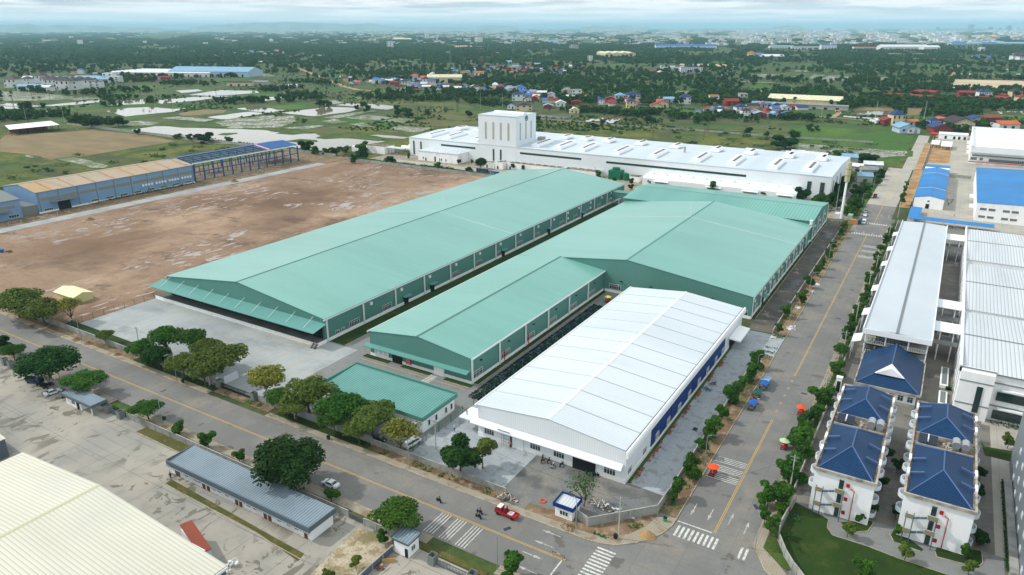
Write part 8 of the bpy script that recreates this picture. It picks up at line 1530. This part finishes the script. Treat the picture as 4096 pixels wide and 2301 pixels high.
near_c.sort(key=lambda c:math.hypot(c[1],c[2]))
belts=[]
for fn,pl,wd,n_ in ((TC,[(700,1045),(950,1050),(1250,1080),(1500,1060),(1850,1125),(2050,1080)],16,170),(TM,[(1100,905),(1350,925),(1600,935),(1900,930),(2200,965),(2330,990)],20,170),(TR,[(0,1130),(300,1120),(520,1110)],22,60),(TR,[(900,1000),(1000,950),(1350,945)],24,60),(TR,[(1400,1060),(1420,1000),(1450,950)],14,26),(TR,[(1700,1085),(1900,1060),(2080,1050)],22,90),(TR,[(1650,930),(1900,960),(2150,975),(2560,980)],26,150),(TR,[(1650,1160),(1900,1230),(2100,1190),(2560,1190)],24,90),(TR,[(1850,830),(1900,700),(1930,600)],16,70),(XL,[(1360,470),(1500,470)],22,26),(XL,[(0,700),(120,730),(270,720)],26,80),(XL,[(330,690),(480,680)],18,26),(XL,[(600,690),(800,690)],18,34),(XL,[(1820,500),(1980,510),(2060,490)],16,20),(XL,[(1000,760),(1180,780),(1340,790)],18,34),(TL,[(1580,780),(1700,790),(1850,780)],20,44),(TM,[(90,840),(250,845),(400,830)],12,40),(TM,[(390,890),(500,895),(600,890)],14,36),(TM,[(500,760),(620,770),(720,790)],20,50),(TM,[(900,700),(1250,690),(1500,700),(1850,690)],40,220),(TC,[(0,740),(300,780),(600,770)],34,120),(TC,[(1050,660),(1350,700),(1600,740)],30,60),(TL,[(0,500),(200,520)],30,40),(TL,[(950,690),(1150,700)],26,40),(TR,[(1250,630),(1450,650),(1640,640)],44,110),(TR,[(700,560),(1000,560),(1150,580)],40,70),(TC,[(850,740),(880,790)],14,12),(TC,[(640,800),(760,810)],14,16)):
    P_l=G(fn,pl)
    for k in range(n_):
        i=R.randrange(len(P_l)-1); t_=R.random(); x=P_l[i][0]+(P_l[i+1][0]-P_l[i][0])*t_; y=P_l[i][1]+(P_l[i+1][1]-P_l[i][1])*t_
        wd_=wd*math.hypot(x,y)/900; x+=R.gauss(0,wd_*.5); y+=R.gauss(0,wd_*.5)
        if any(a<x<b and c<y<d and inpoly(x,y,P) for a,b,c,d,P in BBX): continue
        if any(abs(hx-x)<5 and abs(hy-y)<6 for hx,hy in HOUSES): continue
        belts.append((x,y))
zone=lambda X,Y:(('far ' if Y<190 else '')+('left plain' if X<860 else ('middle plain behind the block tower' if X<1720 else 'right plain behind the junction road')))
for c in near_c[:150]:
    _,x,y,Y,X=c; r_=R.uniform(3.2,6.2); zc=r_*R.uniform(.95,1.25); k=R.randrange(5)
    VL_=tree(farC[k],farT,(x,y),r_,zc,HU,('bright green ' if k==4 else 'dark green ')+('broad' if r_>4.8 else 'small')+' tree scattered in the '+zone(X,Y),grp='scattered trees of the '+zone(X,Y),name='tree',rzs=r_*R.uniform(.85,1.15)); RL.append((VL_,('bright green' if k==4 else 'dark green')+(' broad' if r_>4.8 else ' small')+' tree','',None))
def gn_scatter(name,lab,pts,meshes,kind='stuff',cat='woodland'):
    """pts: (x,y,z,scale,sz,rot). one object: points carrying instances"""
    proto_=[]
    hid=bpy.data.collections.get('stock') or bpy.data.collections.new('stock')
    vs=[(p[0],p[1],p[2]) for p in pts]; me=bpy.data.meshes.new(name); me.from_pydata(vs,[],[])
    for an,ty,vals in (('sxy','FLOAT',[p[3] for p in pts]),('sz','FLOAT',[p[4] for p in pts]),('rot','FLOAT',[p[5] for p in pts]),('idx','INT',[p[6] for p in pts])):
        a=me.attributes.new(an,ty,'POINT'); a.data.foreach_set('value',vals)
    o=bpy.data.objects.new(name,me); C.objects.link(o)
    ng=bpy.data.node_groups.new(name,'GeometryNodeTree'); ng.interface.new_socket('Geometry',in_out='INPUT',socket_type='NodeSocketGeometry'); ng.interface.new_socket('Geometry',in_out='OUTPUT',socket_type='NodeSocketGeometry')
    n_=ng.nodes; l_=ng.links; gi=n_.new('NodeGroupInput'); go=n_.new('NodeGroupOutput'); jn=n_.new('GeometryNodeJoinGeometry')
    def attr(nm,ty): a=n_.new('GeometryNodeInputNamedAttribute'); a.data_type=ty; a.inputs['Name'].default_value=nm; return a
    ax_=attr('sxy','FLOAT'); az_=attr('sz','FLOAT'); ar_=attr('rot','FLOAT'); ai_=attr('idx','INT')
    cs_=n_.new('ShaderNodeCombineXYZ'); l_.new(ax_.outputs[0],cs_.inputs[0]); l_.new(ax_.outputs[0],cs_.inputs[1]); l_.new(az_.outputs[0],cs_.inputs[2])
    cr_=n_.new('ShaderNodeCombineXYZ'); l_.new(ar_.outputs[0],cr_.inputs[2])
    for i,m_ in enumerate(meshes):
        ob=bpy.data.objects.new(m_.name+'_source',m_); hid.objects.link(ob)
        oi=n_.new('GeometryNodeObjectInfo'); oi.inputs['Object'].default_value=ob; oi.inputs['As Instance'].default_value=True
        cp=n_.new('FunctionNodeCompare'); cp.data_type='INT'; cp.operation='EQUAL'; l_.new(ai_.outputs[0],cp.inputs[2]); cp.inputs[3].default_value=i
        ip=n_.new('GeometryNodeInstanceOnPoints'); l_.new(gi.outputs[0],ip.inputs['Points']); l_.new(cp.outputs[0],ip.inputs['Selection']); l_.new(oi.outputs['Geometry'],ip.inputs['Instance']); l_.new(cs_.outputs[0],ip.inputs['Scale']); l_.new(cr_.outputs[0],ip.inputs['Rotation']); l_.new(ip.outputs[0],jn.inputs[0])
    l_.new(jn.outputs[0],go.inputs[0]); md=o.modifiers.new('scatter','NODES'); md.node_group=ng
    tag(o,lab,cat,kind='stuff'); return o
pts=[]
for x,y in belts: r_=R.uniform(2.6,5.2); pts.append((x,y,r_*.9,r_,r_*R.uniform(.85,1.25),R.uniform(0,6.28),R.choice([0,1,2,3,4,4])))
for _,x,y,Y,X in near_c[150:]:
    r_=R.uniform(3.4,7.0)*(1.15 if Y<180 else 1); pts.append((x,y,r_*.85,r_,r_*R.uniform(.8,1.15),R.uniform(0,6.28),R.choice([0,1,2,3,0,1,2,3,4])))
gn_scatter('scattered_woodland','countless small trees dotting the paddies and villages of the plain',pts,farC)
shr=[]; tries=0
while len(shr)<9000 and tries<60000:
    tries+=1; X=R.uniform(-40,2620); Y=R.uniform(135,330); p=at((X,Y),0)
    if any(a<p.x<b and c<p.y<d and inpoly(p.x,p.y,P) for a,b,c,d,P in BBX) or (-1000<p.x<120 and p.y<556) or (-24<p.x<110 and p.y<835): continue
    if den(p.x,p.y,.012,4)+.5*den(p.x,p.y,.05,9)<.05: continue
    r_=R.uniform(.7,2.1); shr.append((p.x,p.y,r_*.4,r_,r_*.8,R.uniform(0,6.28),R.randrange(5)))
shrC=[leafmesh('shrub%d'%s,lobes_round(random.Random(s),4,.8),60,.38,LM['far' if s%2 else 'mid'],s,low=.2) for s in (61,62,63,64,65)]
gn_scatter('field_shrubs','low bushes speckling the banks and fields of the plain',shr,shrC,cat='shrubs')
pts=[]; tries=0
while len(pts)<14000 and tries<120000:
    tries+=1; X=R.uniform(-120,2700); Y=72+(R.random()**1.15)*88; p=at((X,Y),0)
    dist=math.hypot(p.x,p.y)
    if dist>16000: 
        if R.random()<.8: continue
    if blocked(p.x,p.y): continue
    d=den(X*1.0,Y*5.0,.010)+.5*den(X,Y*5,.035,5)
    th=-.30 if X<1000 else (-.22 if X<1700 else -.10)
    if Y<98 and X>900: th+=.16
    if Y<84: th+=.1
    th+=.12*math.sin(Y*1.7)
    if d<th: continue
    s=max(9,dist*.0055)*R.uniform(.7,1.5); hz_=min(s,34)*.75 
    pts.append((p.x,p.y,0,s,hz_*R.uniform(.8,1.2),R.uniform(0,6.28) if 0 else .55+R.uniform(-.4,.4),R.randrange(3)))
gn_scatter('far_woodland','dark woods and tree belts fading toward the horizon',pts,clump)
# labels of repeats by the landmark they stand closest to
def short(l): 
    l=l.split(',')[0]; w_=l.split(); return ' '.join(w_[:8])
buck={}
for o,ph,suf,lm in RL:
    L_=lm or LMF; x,y=o.location.x,o.location.y
    nm=min(L_,key=lambda a:math.hypot(a[1]-x,a[2]-y)); buck.setdefault((ph,suf,nm[0],nm[1],nm[2]),[]).append((math.hypot(nm[1]-x,nm[2]-y),o))
for (ph,suf,nm,a_,b_),l_ in buck.items():
    l_.sort(key=lambda q:q[0])
    for i,(d_,o) in enumerate(l_):
        o['label']=' '.join((ph+' '+suf).split())+', '+('closest to ' if i==0 else ordn[min(i,35)]+' from ')+short(nm)
# ------------------------------------------------------------------ distant city
cc=['w','w','g','c','b']; cols=[hm('w',0),hm('g',0),hm('c',0),hm('b',0),hm('blue',1),hm('red',1),hm('grey',1),hm('white',1),hm('pale',1)]
cv=MB(); ci=[]
def cbox(x,y,L,Wd,h,ang,mi,mr):
    cv.obox((x,y),(math.cos(ang),math.sin(ang)),L,Wd,0,h); ci.extend([mi,mr]+[mi]*4)
n_c=0; tries=0
while n_c<6800 and tries<60000:
    tries+=1; X=R.uniform(-60,2640); Y=70.6+(R.random()**1.3)*42; p=at((X,Y),0); d=math.hypot(p.x,p.y)
    if d>40000: continue
    wgt=.10+.9*min(1,max(0,(X-500)/900)); 
    if Y>86: wgt*=.25+.75*min(1,max(0,(X-1500)/700))
    if Y>98: wgt*=.5
    if X<900 and Y>84: wgt*=.7
    if R.random()>wgt: continue
    if den(X,Y*6,.02,2)<-.18: continue
    s=max(10,d*.0028)*R.uniform(.5,1.9); h=min(s*.7,R.uniform(5,13))*(1 if R.random()<.93 else 2.2)
    cbox(p.x,p.y,s*R.uniform(.8,2.4),s*R.uniform(.6,1.3),h,.5+R.choice([0,1.57])+R.uniform(-.1,.1),R.choice([0,0,0,1,2,3]),R.choice([7,7,7,6,4,8,5,7])); n_c+=1
me=bpy.data.meshes.new('distant_city'); me.from_pydata(cv.v,[],cv.f)
for m_ in cols: me.materials.append(m_)
me.polygons.foreach_set('material_index',array.array('i',ci)); o=bpy.data.objects.new('distant_city',me); C.objects.link(o); tag(o,'hazy spread of low white and grey city buildings along the horizon','city',kind='stuff')
# towers on the skyline
m_twr=mat('tower_bluegrey',S(120,140,158),.5)
for i,(fn,x,yb,w_,h_) in enumerate(((TR,2066,280,42,46),(TR,2420,285,36,40),(TR,2250,285,34,30),(TR,1758,285,24,28),(TR,735,290,28,24),(TR,1060,290,14,24),(TR,1160,285,34,20),(TR,255,285,14,18),(TR,1490,292,16,20),(TR,1420,292,14,16),(TR,2340,285,26,22),(TR,2500,285,30,30),(TR,2560,285,24,34),(TR,1640,300,40,18),(TC,1210,285,16,20),(TC,2430,285,20,12),(TM,2025,268,10,12),(TM,1730,272,12,12),(TM,540,282,26,22))):
    p=at(fn(x,yb),0); d=(p-CAMP).dot(FW); L=w_*.2695*d/FX; h=h_*.2695*d/FX
    t=thing('high_rise','distant high-rise on the hazy skyline, '+('widest blue-grey slab' if i==0 else ordn[i]+' landmark tower, '+('right' if fn is TR else 'centre')),'high-rise',(p.x,p.y,0),.5); MB().box(-L/2,L/2,-L/3,L/3,0,h).build('shaft',m_twr if i in(0,1,2,3,4,10) else hm('w',0),t); MB().box(-L/5,L/5,-L/6,L/6,h,h*1.08).build('roof_house',hm('g',0),t)
p=at(TM(2547,262),0); d=(p-CAMP).dot(FW)*1.0
if d<30000 and d>0:
    t=thing('radio_mast','very tall thin radio mast standing alone on the horizon','mast',(p.x,p.y,0)); hh=86*.2695*d/FX; MB().tube((0,0,0),(0,0,hh),d*.00035,d*.0002,n=4).build('lattice',m_twr,t); MB().tube((0,0,hh),(0,0,hh*1.05),d*.0001,n=4).build('antenna',m_twr,t)
for i,(fn,q,h) in enumerate(((TM,(745,740),30),(TM,(235,385),38),(TL,(2310,330),45),(TC,(1830,360),46),(TM,(1870,610),42))):
    p=G(fn,[q])[0]; t=thing('lattice_tower','slim lattice tower in the plain, '+('beside the dirt track','far left beyond the woods','far left near the blue strip','far right beyond the fields','beyond the village belt')[i],'tower',(p[0],p[1],0)); mb=MB()
    for a,b in ((-1,-1),(1,-1),(1,1),(-1,1)): mb.tube((a*1.4,b*1.4,0),(a*.35,b*.35,h),.14,n=3)
    for k in range(8): z=h*k/8; w_=1.4-1.05*k/8; mb.tube((-w_,-w_,z),(w_,-w_,z+h/8),.08,n=3).tube((w_,w_,z),(-w_,w_,z+h/8),.08,n=3)
    mb.build('lattice',m_steel,t); MB().box(-.6,.6,-.6,.6,h*.9,h).build('antenna',m_steel,t)
# ------------------------------------------------------------------ haze
hb=MB().box(-170000,170000,-170000,170000,-1,330).build('haze',None); tag(hb,kind='stuff'); hmn=bpy.data.materials.new('haze'); hmn.use_nodes=True; t=hmn.node_tree
for n in list(t.nodes): t.nodes.remove(n)
o_=t.nodes.new('ShaderNodeOutputMaterial'); v_=t.nodes.new('ShaderNodeVolumePrincipled'); v_.inputs['Color'].default_value=(.50,.82,1.0,1); v_.inputs['Density'].default_value=HAZE; v_.inputs['Anisotropy'].default_value=0.0; t.links.new(v_.outputs[0],o_.inputs['Volume']); hb.data.materials.append(hmn)
